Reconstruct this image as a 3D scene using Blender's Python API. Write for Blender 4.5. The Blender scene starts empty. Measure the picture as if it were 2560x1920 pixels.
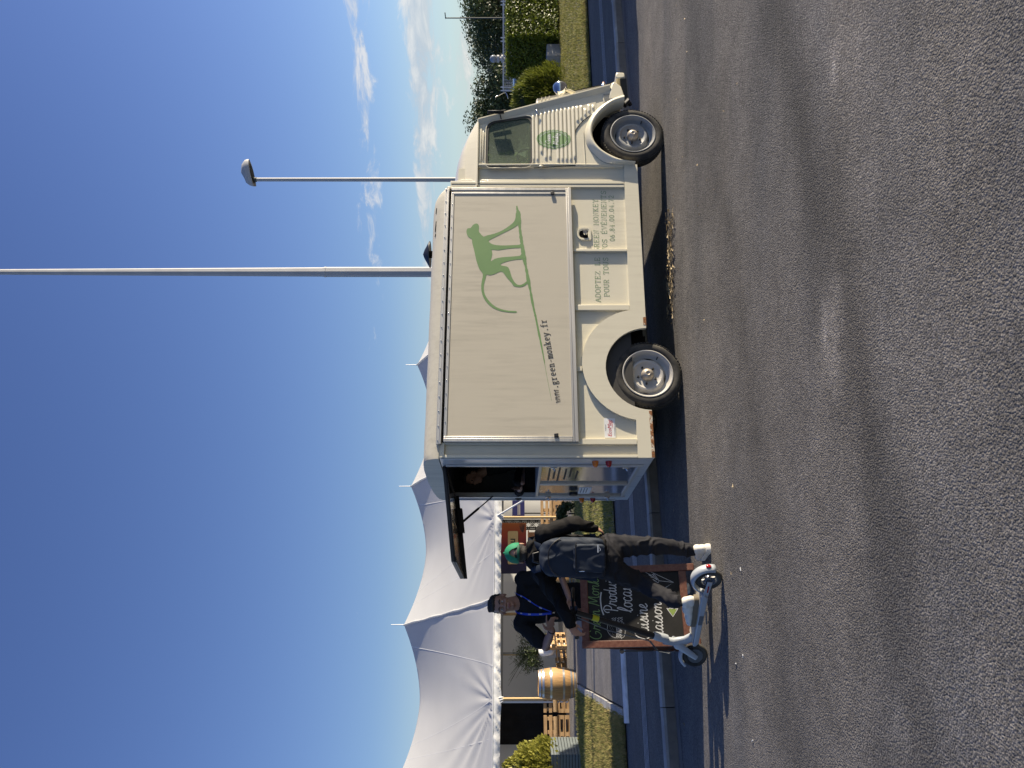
import bpy, bmesh, math, random
import numpy as np
from mathutils import Vector, Matrix, noise as mnoise
random.seed(7); np.random.seed(7)
scene = bpy.context.scene
COL = scene.collection
rad = math.radians

# ------------------------------------------------------------------ camera (photo is a phone picture lying on its side)
FPX, CAMH = 1950.0, 1.65
cam_data = bpy.data.cameras.new('camera')
cam = bpy.data.objects.new('camera', cam_data); COL.objects.link(cam)
cam_data.sensor_fit = 'HORIZONTAL'; cam_data.sensor_width = 36.0
cam_data.lens = 36.0 * FPX / 2560.0
cam_data.clip_start = 0.05; cam_data.clip_end = 4000
cam.matrix_world = Matrix(((0, 1, 0, 0), (0, 0, -1, 0), (-1, 0, 0, CAMH), (0, 0, 0, 1)))
scene.camera = cam

# ------------------------------------------------------------------ light
SUN_AZ, SUN_EL = rad(7.5), rad(13.5)          # azimuth measured from +X towards +Y
sdir = Vector((math.cos(SUN_AZ) * math.cos(SUN_EL), math.sin(SUN_AZ) * math.cos(SUN_EL), math.sin(SUN_EL)))
sun_data = bpy.data.lights.new('sun', 'SUN'); sun_data.energy = 5.0; sun_data.angle = rad(0.53)
sun_data.color = (1.0, 0.87, 0.68)
sun = bpy.data.objects.new('sun', sun_data); COL.objects.link(sun)
sun.rotation_euler = sdir.to_track_quat('Z', 'Y').to_euler(); sun.location = (30, 0, 20)

world = bpy.data.worlds.new('World'); scene.world = world; world.use_nodes = True
wn, wl = world.node_tree.nodes, world.node_tree.links
wn.clear()
def N(nodes, t, **kw):
    n = nodes.new(t)
    for k, v in kw.items():
        if k.startswith('i_'):
            key = k[2:]; key = int(key) if key.isdigit() else key.replace('_', ' ')
            n.inputs[key].default_value = v
        else: setattr(n, k, v)
    return n
w_out = N(wn, 'ShaderNodeOutputWorld'); w_bg = N(wn, 'ShaderNodeBackground'); w_bg.inputs[1].default_value = 0.085
sky = N(wn, 'ShaderNodeTexSky', sky_type='NISHITA', sun_disc=False, sun_elevation=SUN_EL,
        sun_rotation=rad(90) - SUN_AZ, altitude=50, air_density=1.0, dust_density=0.6, ozone_density=3.0)
# clouds: noise over the sky direction, flattened towards the horizon
tc = N(wn, 'ShaderNodeTexCoord'); sep = N(wn, 'ShaderNodeSeparateXYZ'); wl.new(tc.outputs['Generated'], sep.inputs[0])
def WM(op, a, b=None, c=None, clamp=False):
    n = N(wn, 'ShaderNodeMath', operation=op, use_clamp=clamp)
    for i, v in enumerate((a, b, c)):
        if v is None: continue
        if isinstance(v, (int, float)): n.inputs[i].default_value = v
        else: wl.new(v, n.inputs[i])
    return n.outputs[0]
az = WM('ARCTAN2', sep.outputs[0], sep.outputs[1])          # 0 = straight ahead, + = right
el = WM('ARCSINE', sep.outputs[2])
OFFA, OFFB = 3.1, 0.0
cmb = N(wn, 'ShaderNodeCombineXYZ'); wl.new(az, cmb.inputs[0]); cmb.inputs[2].default_value = OFFA; wl.new(WM('MULTIPLY', el, 3.4), cmb.inputs[1])
nz = N(wn, 'ShaderNodeTexNoise', i_Scale=13.0, i_Detail=12.0, i_Roughness=0.66, i_Distortion=0.5); wl.new(cmb.outputs[0], nz.inputs['Vector'])
nzb = N(wn, 'ShaderNodeTexNoise', i_Scale=2.2, i_Detail=2.0); wl.new(cmb.outputs[0], nzb.inputs['Vector'])
def WR(v, a, b, c=0.0, d=1.0, smooth=True):
    n = N(wn, 'ShaderNodeMapRange', interpolation_type='SMOOTHSTEP' if smooth else 'LINEAR')
    wl.new(v, n.inputs[0]); n.inputs[1].default_value = a; n.inputs[2].default_value = b
    n.inputs[3].default_value = c; n.inputs[4].default_value = d
    return n.outputs[0]
band = lambda e0, w: WM('POWER', 2.718, WM('MULTIPLY', WM('POWER', WM('DIVIDE', WM('ABSOLUTE', WM('SUBTRACT', el, rad(e0))), rad(w)), 2.0), -1.0))
cover = WM('ADD', WM('MULTIPLY', band(10.1, 1.5), 0.255), WM('ADD', WM('MULTIPLY', band(6.2, 1.25), 0.40), WM('MULTIPLY', band(3.2, 1.6), 0.26)))
cover = WM('MULTIPLY', cover, WR(az, -0.12, 0.40, 0.25, 1.0))
dens = WM('ADD', WM('ADD', WM('MULTIPLY', nz.outputs[0], 0.9), WM('MULTIPLY', nzb.outputs[0], 0.28)), cover)
cl = WM('MULTIPLY', WR(dens, 0.80, 0.97), WR(el, 0.0, 0.02))
cl = WM('MULTIPLY', cl, 0.7)
shade = WR(nz.outputs[0], 0.40, 0.70)
ccol = N(wn, 'ShaderNodeMix', data_type='RGBA'); wl.new(shade, ccol.inputs[0])
ccol.inputs[6].default_value = (3.3, 3.6, 4.0, 1); ccol.inputs[7].default_value = (5.6, 5.4, 5.1, 1)
haze_f = WM('MULTIPLY', WR(el, 0.0, 0.17, 1.0, 0.0), 0.74)
hz = N(wn, 'ShaderNodeMix', data_type='RGBA'); wl.new(haze_f, hz.inputs[0]); skyhs = N(wn, 'ShaderNodeHueSaturation', i_Hue=0.522, i_Saturation=1.10, i_Value=1.08); wl.new(sky.outputs[0], skyhs.inputs['Color']); wl.new(skyhs.outputs[0], hz.inputs[6]); hz.inputs[7].default_value = (3.5, 4.1, 4.5, 1)
mixc = N(wn, 'ShaderNodeMix', data_type='RGBA'); wl.new(cl, mixc.inputs[0]); wl.new(hz.outputs[2], mixc.inputs[6]); wl.new(ccol.outputs[2], mixc.inputs[7])
wl.new(mixc.outputs[2], w_bg.inputs[0]); wl.new(w_bg.outputs[0], w_out.inputs[0])

vs = scene.view_settings
vs.view_transform = 'Standard'; vs.look = 'None'; vs.exposure = 0.92; vs.gamma = 1.0; vs.use_curve_mapping = False
scene.cycles.max_bounces = 6; scene.cycles.diffuse_bounces = 3; scene.cycles.glossy_bounces = 3; scene.cycles.transparent_max_bounces = 8
scene.cycles.use_denoising = True
scene.cycles.sample_clamp_indirect = 6.0

# ------------------------------------------------------------------ helpers: materials
def material(name):
    m = bpy.data.materials.new(name); m.use_nodes = True
    return m, m.node_tree.nodes, m.node_tree.links, m.node_tree.nodes['Principled BSDF']
def pm(name, col, rough=0.5, metal=0.0, var=0.12, vs_=4.0, bump=0.0, bs=60.0, col2=None, cs=3.0, coat=0.0, stretch=None, spec=0.5, det=4.0, thr=(0.42, 0.62)):
    """principled material with mottled value, optional second colour in patches and fine bump"""
    m, n, l, b = material(name)
    t = N(n, 'ShaderNodeTexCoord'); v = t.outputs['Object']
    if stretch:
        mp = N(n, 'ShaderNodeMapping'); mp.inputs['Scale'].default_value = stretch; l.new(v, mp.inputs[0]); v = mp.outputs[0]
    nz_ = N(n, 'ShaderNodeTexNoise', i_Scale=vs_, i_Detail=det, i_Roughness=0.6); l.new(v, nz_.inputs['Vector'])
    hsv = N(n, 'ShaderNodeHueSaturation'); hsv.inputs['Color'].default_value = (*col, 1)
    mr = N(n, 'ShaderNodeMapRange'); l.new(nz_.outputs[0], mr.inputs[0])
    mr.inputs[1].default_value = 0.25; mr.inputs[2].default_value = 0.75; mr.inputs[3].default_value = 1 - var; mr.inputs[4].default_value = 1 + var
    l.new(mr.outputs[0], hsv.inputs['Value'])
    out = hsv.outputs[0]
    if col2:
        n2 = N(n, 'ShaderNodeTexNoise', i_Scale=cs, i_Detail=5.0, i_Roughness=0.6); l.new(v, n2.inputs['Vector'])
        r2 = N(n, 'ShaderNodeMapRange'); l.new(n2.outputs[0], r2.inputs[0]); r2.inputs[1].default_value = thr[0]; r2.inputs[2].default_value = thr[1]
        mx = N(n, 'ShaderNodeMix', data_type='RGBA'); l.new(r2.outputs[0], mx.inputs[0]); l.new(out, mx.inputs[6]); mx.inputs[7].default_value = (*col2, 1)
        out = mx.outputs[2]
    l.new(out, b.inputs['Base Color'])
    b.inputs['Roughness'].default_value = rough; b.inputs['Metallic'].default_value = metal
    b.inputs['Specular IOR Level'].default_value = spec; b.inputs['Coat Weight'].default_value = coat
    if rough < 0.9:
        rr = N(n, 'ShaderNodeMapRange'); l.new(nz_.outputs[0], rr.inputs[0]); rr.inputs[3].default_value = max(0.02, rough - 0.08); rr.inputs[4].default_value = min(1, rough + 0.1)
        l.new(rr.outputs[0], b.inputs['Roughness'])
    if bump:
        nb = N(n, 'ShaderNodeTexNoise', i_Scale=bs, i_Detail=3.0); l.new(v, nb.inputs['Vector'])
        bp = N(n, 'ShaderNodeBump', i_Strength=bump, i_Distance=0.01); l.new(nb.outputs[0], bp.inputs['Height']); l.new(bp.outputs[0], b.inputs['Normal'])
    return m
def leafmat(name, c1, c2, rough=0.55, trans=0.25):
    m, n, l, b = material(name)
    g = N(n, 'ShaderNodeNewGeometry'); mx = N(n, 'ShaderNodeMix', data_type='RGBA')
    l.new(g.outputs['Random Per Island'], mx.inputs[0]); mx.inputs[6].default_value = (*c1, 1); mx.inputs[7].default_value = (*c2, 1)
    l.new(mx.outputs[2], b.inputs['Base Color']); b.inputs['Roughness'].default_value = rough; b.inputs['Specular IOR Level'].default_value = 0.3
    tr = N(n, 'ShaderNodeBsdfTranslucent'); l.new(mx.outputs[2], tr.inputs[0])
    ms = N(n, 'ShaderNodeMixShader'); ms.inputs[0].default_value = trans
    l.new(b.outputs[0], ms.inputs[1]); l.new(tr.outputs[0], ms.inputs[2]); l.new(ms.outputs[0], n['Material Output'].inputs[0])
    return m
def glassmat(name, tint=(0.6, 0.65, 0.62), alpha=0.35, rough=0.03):
    m, n, l, b = material(name)
    b.inputs['Base Color'].default_value = (*[0.48 * x for x in tint], 1); b.inputs['Roughness'].default_value = rough
    b.inputs['Coat Weight'].default_value = 0.4
    tr = N(n, 'ShaderNodeBsdfTransparent'); tr.inputs[0].default_value = (*tint, 1)
    ms = N(n, 'ShaderNodeMixShader'); ms.inputs[0].default_value = alpha
    l.new(tr.outputs[0], ms.inputs[1]); l.new(b.outputs[0], ms.inputs[2]); l.new(ms.outputs[0], n['Material Output'].inputs[0])
    return m

# ------------------------------------------------------------------ helpers: meshes
def tag(o, label=None, cat=None, group=None, kind=None):
    if label: o['label'] = label
    if cat: o['category'] = cat
    if group: o['group'] = group
    if kind: o['kind'] = kind
    return o
def empty(name, loc=(0, 0, 0), rz=0.0):
    o = bpy.data.objects.new(name, None); COL.objects.link(o); o.location = loc; o.rotation_euler = (0, 0, rz)
    o.empty_display_size = 0.1
    return o
def link(name, me, parent=None, mat=None):
    o = bpy.data.objects.new(name, me); COL.objects.link(o)
    if mat is not None:
        me.materials.clear()
        for mm in (mat if isinstance(mat, (list, tuple)) else [mat]): me.materials.append(mm)
    if parent is not None: o.parent = parent
    return o
def copy_tree(o, parent=None):
    c = o.copy(); COL.objects.link(c); c.parent = parent
    for ch in list(o.children): copy_tree(ch, c)
    return c
class MB:
    def __init__(s): s.v = []; s.f = []; s.m = []
    def add(s, v, f, mi=0):
        o = len(s.v); s.v += [tuple(p) for p in v]; s.f += [tuple(i + o for i in q) for q in f]; s.m += [mi] * len(f); return s
    def box(s, a, b, mi=0, M=None):
        x0, y0, z0 = a; x1, y1, z1 = b
        v = [(x0, y0, z0), (x1, y0, z0), (x1, y1, z0), (x0, y1, z0), (x0, y0, z1), (x1, y0, z1), (x1, y1, z1), (x0, y1, z1)]
        if M is not None: v = [M @ Vector(p) for p in v]
        return s.add(v, [(0, 3, 2, 1), (4, 5, 6, 7), (0, 1, 5, 4), (1, 2, 6, 5), (2, 3, 7, 6), (3, 0, 4, 7)], mi)
    def bar(s, p, q, w, h, up=(0, 0, 1), mi=0):
        """rectangular bar from p to q, w across, h along up"""
        p, q = Vector(p), Vector(q); d = (q - p).normalized(); r = d.cross(Vector(up))
        if r.length < 1e-5: r = d.cross(Vector((0, 1, 0)))
        r.normalize(); u = r.cross(d)
        v = []
        for c in (p, q):
            for a, b in ((-1, -1), (1, -1), (1, 1), (-1, 1)): v.append(c + r * (a * w / 2) + u * (b * h / 2))
        return s.add(v, [(0, 1, 2, 3), (7, 6, 5, 4), (0, 4, 5, 1), (1, 5, 6, 2), (2, 6, 7, 3), (3, 7, 4, 0)], mi)
    def tube(s, path, rads, n=10, cap=True, mi=0, flat=(1, 1), up=None):
        path = [Vector(p) for p in path]
        if not isinstance(rads, (list, tuple)): rads = [rads] * len(path)
        vs_ = []; prev = None
        for i, p in enumerate(path):
            d = (path[min(i + 1, len(path) - 1)] - path[max(i - 1, 0)])
            d = d.normalized() if d.length > 1e-9 else Vector((0, 0, 1))
            if prev is None:
                ref = Vector(up) if up else (Vector((0, 0, 1)) if abs(d.z) < 0.9 else Vector((0, 1, 0)))
                a = d.cross(ref).normalized()
            else:
                a = prev - d * prev.dot(d); a = a.normalized() if a.length > 1e-6 else d.orthogonal().normalized()
            prev = a; b = d.cross(a)
            r = rads[i]; ra, rb = (r if isinstance(r, (list, tuple)) else (r * flat[0], r * flat[1]))
            for k in range(n):
                t = 2 * math.pi * k / n; vs_.append(p + a * (ra * math.cos(t)) + b * (rb * math.sin(t)))
        f = []
        for i in range(len(path) - 1):
            for k in range(n): f.append((i * n + k, i * n + (k + 1) % n, (i + 1) * n + (k + 1) % n, (i + 1) * n + k))
        if cap: f.append(tuple(reversed(range(n)))); f.append(tuple(range((len(path) - 1) * n, len(path) * n)))
        return s.add(vs_, f, mi)
    def lathe(s, prof, n=24, c=(0, 0, 0), axis='Z', mi=0, cap=True):
        """prof: list of (radius, height)"""
        vs_ = []
        for r, h in prof:
            for k in range(n):
                t = 2 * math.pi * k / n; x, y, z = r * math.cos(t), r * math.sin(t), h
                if axis == 'Y': x, y, z = x, z, y
                elif axis == 'X': x, y, z = z, x, y
                vs_.append((c[0] + x, c[1] + y, c[2] + z))
        f = []
        fl = axis == 'Y'
        for i in range(len(prof) - 1):
            for k in range(n):
                q = (i * n + k, i * n + (k + 1) % n, (i + 1) * n + (k + 1) % n, (i + 1) * n + k)
                f.append(q[::-1] if fl else q)
        if cap:
            a = tuple(reversed(range(n))); b = tuple(range((len(prof) - 1) * n, len(prof) * n))
            f.append(a[::-1] if fl else a); f.append(b[::-1] if fl else b)
        return s.add(vs_, f, mi)
    def prism(s, poly, d, mi=0):
        """closed polygon (3-D points) extruded by vector d"""
        n = len(poly); p = [Vector(x) for x in poly]; q = [x + Vector(d) for x in p]
        f = [tuple(range(n)), tuple(reversed(range(n, 2 * n)))] + [(i, n + i, n + (i + 1) % n, (i + 1) % n) for i in range(n)]
        return s.add(p + q, f, mi)
    def ball(s, c, r, nu=12, nv=8, M=None, mi=0):
        rx, ry, rz = r if isinstance(r, (list, tuple)) else (r, r, r)
        v = []
        for j in range(1, nv):
            p = math.pi * j / nv
            for k in range(nu):
                t = 2 * math.pi * k / nu; v.append(Vector((rx * math.sin(p) * math.cos(t), ry * math.sin(p) * math.sin(t), rz * math.cos(p))))
        v += [Vector((0, 0, rz)), Vector((0, 0, -rz))]
        if M is not None: v = [M @ x for x in v]
        v = [x + Vector(c) for x in v]; f = []
        for j in range(nv - 2):
            for k in range(nu): f.append((j * nu + k, (j + 1) * nu + k, (j + 1) * nu + (k + 1) % nu, j * nu + (k + 1) % nu))
        T, B = (nv - 1) * nu, (nv - 1) * nu + 1
        for k in range(nu): f.append((T, k, (k + 1) % nu)); f.append((B, (nv - 2) * nu + (k + 1) % nu, (nv - 2) * nu + k))
        return s.add(v, f, mi)
    def mesh(s, name, smooth=None, recalc=True):
        me = bpy.data.meshes.new(name); me.from_pydata(s.v, [], s.f)
        if any(s.m): me.polygons.foreach_set('material_index', s.m)
        if recalc:
            bm = bmesh.new(); bm.from_mesh(me); bmesh.ops.recalc_face_normals(bm, faces=bm.faces); bm.to_mesh(me); bm.free()
        if smooth is not None:
            me.polygons.foreach_set('use_smooth', [True] * len(me.polygons)); me.set_sharp_from_angle(angle=rad(smooth))
        me.update(); return me
    def build(s, name, mat, parent=None, smooth=None, bevel=0.0, recalc=True):
        o = link(name, s.mesh(name, smooth, recalc), parent, mat)
        if bevel:
            b = o.modifiers.new('bevel', 'BEVEL'); b.width = bevel; b.segments = 2; b.limit_method = 'ANGLE'; b.angle_limit = rad(40)
            if smooth is None: o.data.polygons.foreach_set('use_smooth', [True] * len(o.data.polygons)); o.data.set_sharp_from_angle(angle=rad(60))
        return o
def quads_mesh(name, V, nper=4):
    """V: (n, nper, 3) array -> mesh of separate small faces"""
    n = len(V); me = bpy.data.meshes.new(name)
    me.vertices.add(n * nper); me.vertices.foreach_set('co', np.ascontiguousarray(V, dtype=np.float32).ravel())
    me.loops.add(n * nper); me.loops.foreach_set('vertex_index', np.arange(n * nper, dtype=np.int32))
    me.polygons.add(n); me.polygons.foreach_set('loop_start', np.arange(0, n * nper, nper, dtype=np.int32))
    me.update(calc_edges=True); return me
def leaf_cloud(P, size, aspect=0.5, nrm=None, jitter=1.0, fold=False):
    """quads (leaf shaped) at points P (n,3), random orientation, optionally leaning to nrm"""
    n = len(P); d = np.random.normal(size=(n, 3))
    if nrm is not None: d = nrm + jitter * d * 0.6
    d /= np.linalg.norm(d, axis=1, keepdims=True) + 1e-9
    r = np.random.normal(size=(n, 3)); a = np.cross(d, r); a /= np.linalg.norm(a, axis=1, keepdims=True) + 1e-9
    b = np.cross(d, a); s = (size * np.random.uniform(0.6, 1.3, n))[:, None]
    L = a * s; Wd = b * s * aspect
    return np.stack([P - L, P + Wd * 0.9, P + L, P - Wd * 0.9], axis=1)
def catmull(pts, n=6, closed=False):
    pts = [tuple(p) for p in pts]; N_ = len(pts); out = []
    rng = range(N_) if closed else range(N_ - 1)
    for i in rng:
        if closed: p0, p1, p2, p3 = pts[(i - 1) % N_], pts[i], pts[(i + 1) % N_], pts[(i + 2) % N_]
        else: p0, p1, p2, p3 = pts[max(i - 1, 0)], pts[i], pts[i + 1], pts[min(i + 2, N_ - 1)]
        for k in range(n):
            t = k / n
            out.append(tuple(0.5 * ((2 * b) + (-a + c) * t + (2 * a - 5 * b + 4 * c - d) * t * t + (-a + 3 * b - 3 * c + d) * t ** 3) for a, b, c, d in zip(p0, p1, p2, p3)))
    if not closed: out.append(pts[-1])
    return out
def bez_round(poly, r, n=4):
    """2-D polygon with rounded corners"""
    out = []; m = len(poly)
    for i in range(m):
        p0, p1, p2 = Vector(poly[i - 1]), Vector(poly[i]), Vector(poly[(i + 1) % m])
        rr = r[i] if isinstance(r, (list, tuple)) else r
        a = p1 + (p0 - p1).normalized() * min(rr, (p0 - p1).length * 0.49); b = p1 + (p2 - p1).normalized() * min(rr, (p2 - p1).length * 0.49)
        for k in range(n + 1):
            t = k / n; q = a * (1 - t) ** 2 + p1 * 2 * t * (1 - t) + b * t * t; out.append((q.x, q.y))
    return out
def ribbon(pts, w, taper=None):
    """2-D polyline -> strip of quads; returns verts, faces"""
    n = len(pts); v = []
    for i in range(n):
        a = Vector(pts[max(i - 1, 0)]); b = Vector(pts[min(i + 1, n - 1)]); d = (b - a)
        d = d.normalized() if d.length > 1e-9 else Vector((1, 0)); nn = Vector((-d.y, d.x))
        ww = w / 2 * (taper[i] if taper else 1); p = Vector(pts[i])
        v += [p + nn * ww, p - nn * ww]
    return [tuple(x) for x in v], [(2 * i, 2 * i + 1, 2 * i + 3, 2 * i + 2) for i in range(n - 1)]
def ring_fill(outer, inner, mapf):
    """planar face between two closed 2-D loops of equal length"""
    n = len(outer)
    v = [mapf(*p) for p in outer] + [mapf(*p) for p in inner]
    return v, [(i, (i + 1) % n, n + (i + 1) % n, n + i) for i in range(n)]
def resample(loop, n):
    P = [Vector(p) for p in loop] + [Vector(loop[0])]
    L = [0.0]
    for i in range(1, len(P)): L.append(L[-1] + (P[i] - P[i - 1]).length)
    out = []; j = 0
    for k in range(n):
        t = L[-1] * k / n
        while L[j + 1] < t: j += 1
        u = (t - L[j]) / max(L[j + 1] - L[j], 1e-9); q = P[j].lerp(P[j + 1], u); out.append(tuple(q))
    return out
def filled(poly3):
    """triangulated polygon (may be concave) -> verts, faces"""
    from mathutils.geometry import tessellate_polygon
    t = tessellate_polygon([[Vector(p) for p in poly3]])
    return poly3, [tuple(x) for x in t]

# ------------------------------------------------------------------ picture measurements -> metres (used to read sizes off the photo's own planes)
ZR = {'A': (1060, 0, .31646), 'B': (1060, 400, .31646), 'C': (1060, 750, .31646), 'D': (1060, 1000, .31646), 'E': (1160, 1250, .31646), 'F': (960, 1395, .31646),
      'a2': (1500, 1350, .16275), 'a3': (1400, 1400, .16275), 'b1': (1280, 170, .18083), 'b6': (1190, 240, .1085)}
THV, TV, S0 = rad(20.8), 6.95, 2.77
VD = Vector((math.cos(THV), math.sin(THV), 0)); VN = Vector((-math.sin(THV), math.cos(THV), 0))
def ray(r, x, y):
    ox, oy, k = ZR[r]; return Vector(((960 - (oy + y * k)) / FPX, 1.0, -((ox + x * k) - 1280) / FPX))
def VS(r, x, y, dt=0.0):
    """picture point on the van's side plane -> (s along van, z)"""
    d = ray(r, x, y); Y = (TV + dt) / d.dot(VN); p = d * Y
    return (p.dot(VD) - S0, CAMH + p.z)
def PX(r, x, y, Y):
    d = ray(r, x, y) * Y; return Vector((d.x, d.y, CAMH + d.z))
THR = rad(23.2); RD = Vector((math.cos(THR), math.sin(THR), 0)); RN = Vector((-math.sin(THR), math.cos(THR), 0))
def RF(s, t, z=0.0): return RD * s + RN * t + Vector((0, 0, z))
# ------------------------------------------------------------------ materials of the setting
def asphalt_mat(name, base, warm, speck=0.5, bumpk=1.0, scale=95.0, tracks=False):
    m, n, l, b = material(name)
    t = N(n, 'ShaderNodeTexCoord'); v = t.outputs['Object']
    vor = N(n, 'ShaderNodeTexVoronoi', i_Scale=scale, i_Randomness=1.0); l.new(v, vor.inputs['Vector'])
    vor2 = N(n, 'ShaderNodeTexVoronoi', i_Scale=scale * 2.3); l.new(v, vor2.inputs['Vector'])
    nf = N(n, 'ShaderNodeTexNoise', i_Scale=scale * 1.6, i_Detail=3.0); l.new(v, nf.inputs['Vector'])
    mp = N(n, 'ShaderNodeMapping'); mp.inputs['Rotation'].default_value = (0, 0, -THR); mp.inputs['Scale'].default_value = (0.22, 1.0, 1.0); l.new(v, mp.inputs[0])
    big = N(n, 'ShaderNodeTexNoise', i_Scale=0.9, i_Detail=4.0, i_Roughness=0.55); l.new(mp.outputs[0], big.inputs['Vector'])
    mid = N(n, 'ShaderNodeTexNoise', i_Scale=2.2, i_Detail=6.0, i_Roughness=0.65); l.new(v, mid.inputs['Vector'])
    mxa = N(n, 'ShaderNodeMix', data_type='RGBA'); r = N(n, 'ShaderNodeMapRange'); l.new(big.outputs[0], r.inputs[0]); r.inputs[1].default_value = 0.38; r.inputs[2].default_value = 0.62
    l.new(r.outputs[0], mxa.inputs[0]); mxa.inputs[6].default_value = (*base, 1); mxa.inputs[7].default_value = (*warm, 1)
    bw = N(n, 'ShaderNodeSeparateColor'); l.new(vor.outputs['Color'], bw.inputs[0])
    mr = N(n, 'ShaderNodeMapRange'); l.new(bw.outputs[0], mr.inputs[0]); mr.inputs[3].default_value = 1 - speck; mr.inputs[4].default_value = 1 + speck
    mm = N(n, 'ShaderNodeMapRange'); l.new(mid.outputs[0], mm.inputs[0]); mm.inputs[1].default_value = 0.3; mm.inputs[2].default_value = 0.7; mm.inputs[3].default_value = 0.78; mm.inputs[4].default_value = 1.22
    mu = N(n, 'ShaderNodeMath', operation='MULTIPLY'); l.new(mr.outputs[0], mu.inputs[0]); l.new(mm.outputs[0], mu.inputs[1])
    if tracks:   # wheel-polished dark bands and dusty strips along the road, patchy
        m3 = N(n, 'ShaderNodeMapping'); m3.inputs['Rotation'].default_value = (0, 0, -THR); l.new(v, m3.inputs[0]); sx = N(n, 'ShaderNodeSeparateXYZ'); l.new(m3.outputs[0], sx.inputs[0])
        def MT(op, a, b_):
            q = N(n, 'ShaderNodeMath', operation=op)
            for i, w in enumerate((a, b_)):
                if isinstance(w, (int, float)): q.inputs[i].default_value = w
                else: l.new(w, q.inputs[i])
            return q.outputs[0]
        wob = MT('ADD', sx.outputs[1], MT('MULTIPLY', MT('SUBTRACT', big.outputs[0], .5), 1.1))
        def gb(c_, w_): return MT('POWER', 2.718, MT('MULTIPLY', MT('POWER', MT('DIVIDE', MT('SUBTRACT', wob, c_), w_), 2.0), -1.0))
        pat = N(n, 'ShaderNodeTexNoise', i_Scale=.7, i_Detail=5.0, i_Roughness=.6); l.new(v, pat.inputs['Vector'])
        pr_ = N(n, 'ShaderNodeMapRange'); l.new(pat.outputs[0], pr_.inputs[0]); pr_.inputs[1].default_value = .35; pr_.inputs[2].default_value = .65
        dark = MT('ADD', MT('MULTIPLY', gb(3.50, .24), .42), MT('MULTIPLY', gb(5.1, .30), .22)); pale = MT('ADD', MT('MULTIPLY', gb(2.95, .32), .45), MT('MULTIPLY', gb(6.4, .6), .22))
        sx0 = N(n, 'ShaderNodeSeparateXYZ'); l.new(v, sx0.inputs[0])
        for (cx_, cy_, rx_, ry_, am) in ((.17, 4.0, .30, .10, 1.5), (.30, 4.12, .12, .05, 1.2), (1.62, 4.0, .13, .06, 1.4), (-1.4, 3.3, .5, .2, .5)):
            g_ = MT('POWER', 2.718, MT('MULTIPLY', MT('ADD', MT('POWER', MT('DIVIDE', MT('SUBTRACT', sx0.outputs[0], cx_), rx_), 2.0), MT('POWER', MT('DIVIDE', MT('SUBTRACT', sx0.outputs[1], cy_), ry_), 2.0)), -1.0))
            pale = MT('ADD', pale, MT('MULTIPLY', g_, MT('MULTIPLY', mid.outputs[0], am * 1.7)))
        tr_ = MT('SUBTRACT', MT('ADD', 1.0, MT('MULTIPLY', pale, pr_.outputs[0])), dark)
        mu2 = N(n, 'ShaderNodeMath', operation='MULTIPLY'); l.new(mu.outputs[0], mu2.inputs[0]); l.new(tr_, mu2.inputs[1]); mu = mu2
    # a few pale stones
    p2 = N(n, 'ShaderNodeSeparateColor'); l.new(vor2.outputs['Color'], p2.inputs[0])
    pr = N(n, 'ShaderNodeMapRange'); l.new(p2.outputs[1], pr.inputs[0]); pr.inputs[1].default_value = 0.97; pr.inputs[2].default_value = 1.0; pr.inputs[4].default_value = 0.10
    hs = N(n, 'ShaderNodeHueSaturation'); l.new(mxa.outputs[2], hs.inputs['Color']); l.new(mu.outputs[0], hs.inputs['Value'])
    mx2 = N(n, 'ShaderNodeMix', data_type='RGBA'); l.new(pr.outputs[0], mx2.inputs[0]); l.new(hs.outputs[0], mx2.inputs[6]); mx2.inputs[7].default_value = (0.5, 0.47, 0.4, 1)
    l.new(mx2.outputs[2], b.inputs['Base Color']); b.inputs['Roughness'].default_value = 0.82; b.inputs['Specular IOR Level'].default_value = 0.35
    ad = N(n, 'ShaderNodeMath', operation='MULTIPLY_ADD'); l.new(vor.outputs['Distance'], ad.inputs[0]); ad.inputs[1].default_value = -0.9; l.new(nf.outputs[0], ad.inputs[2])
    bp = N(n, 'ShaderNodeBump', i_Strength=0.8 * bumpk, i_Distance=0.006); l.new(ad.outputs[0], bp.inputs['Height']); l.new(bp.outputs[0], b.inputs['Normal'])
    return m
M = {}
M['road'] = asphalt_mat('asphalt road', (0.094, 0.091, 0.090), (0.140, 0.129, 0.117), 0.42, 1.2, 92.0, True)
M['pave'] = asphalt_mat('pavement asphalt', (0.075, 0.075, 0.078), (0.09, 0.088, 0.085), bumpk=0.5)
M['path'] = asphalt_mat('path asphalt', (0.17, 0.16, 0.15), (0.20, 0.185, 0.165), bumpk=0.4)
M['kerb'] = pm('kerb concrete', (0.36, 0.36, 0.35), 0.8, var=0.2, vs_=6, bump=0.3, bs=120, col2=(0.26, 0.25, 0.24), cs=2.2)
M['kerbw'] = pm('pale kerb', (0.62, 0.62, 0.61), 0.75, var=0.15, vs_=8, bump=0.3, bs=90, col2=(0.40, 0.39, 0.37), cs=2.5, thr=(0.5, 0.7))
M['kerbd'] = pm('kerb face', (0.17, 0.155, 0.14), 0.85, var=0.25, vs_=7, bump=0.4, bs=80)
M['paint'] = pm('white road paint', (0.60, 0.61, 0.62), 0.7, var=0.15, vs_=9)
M['earth'] = pm('terrain grass and soil', (0.11, 0.12, 0.05), 0.95, var=0.3, vs_=0.6, bump=0.5, bs=12, col2=(0.17, 0.14, 0.075), cs=0.35)
M['grass'] = leafmat('lawn blades', (0.13, 0.16, 0.035), (0.33, 0.29, 0.105), 0.7, 0.3)
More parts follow.
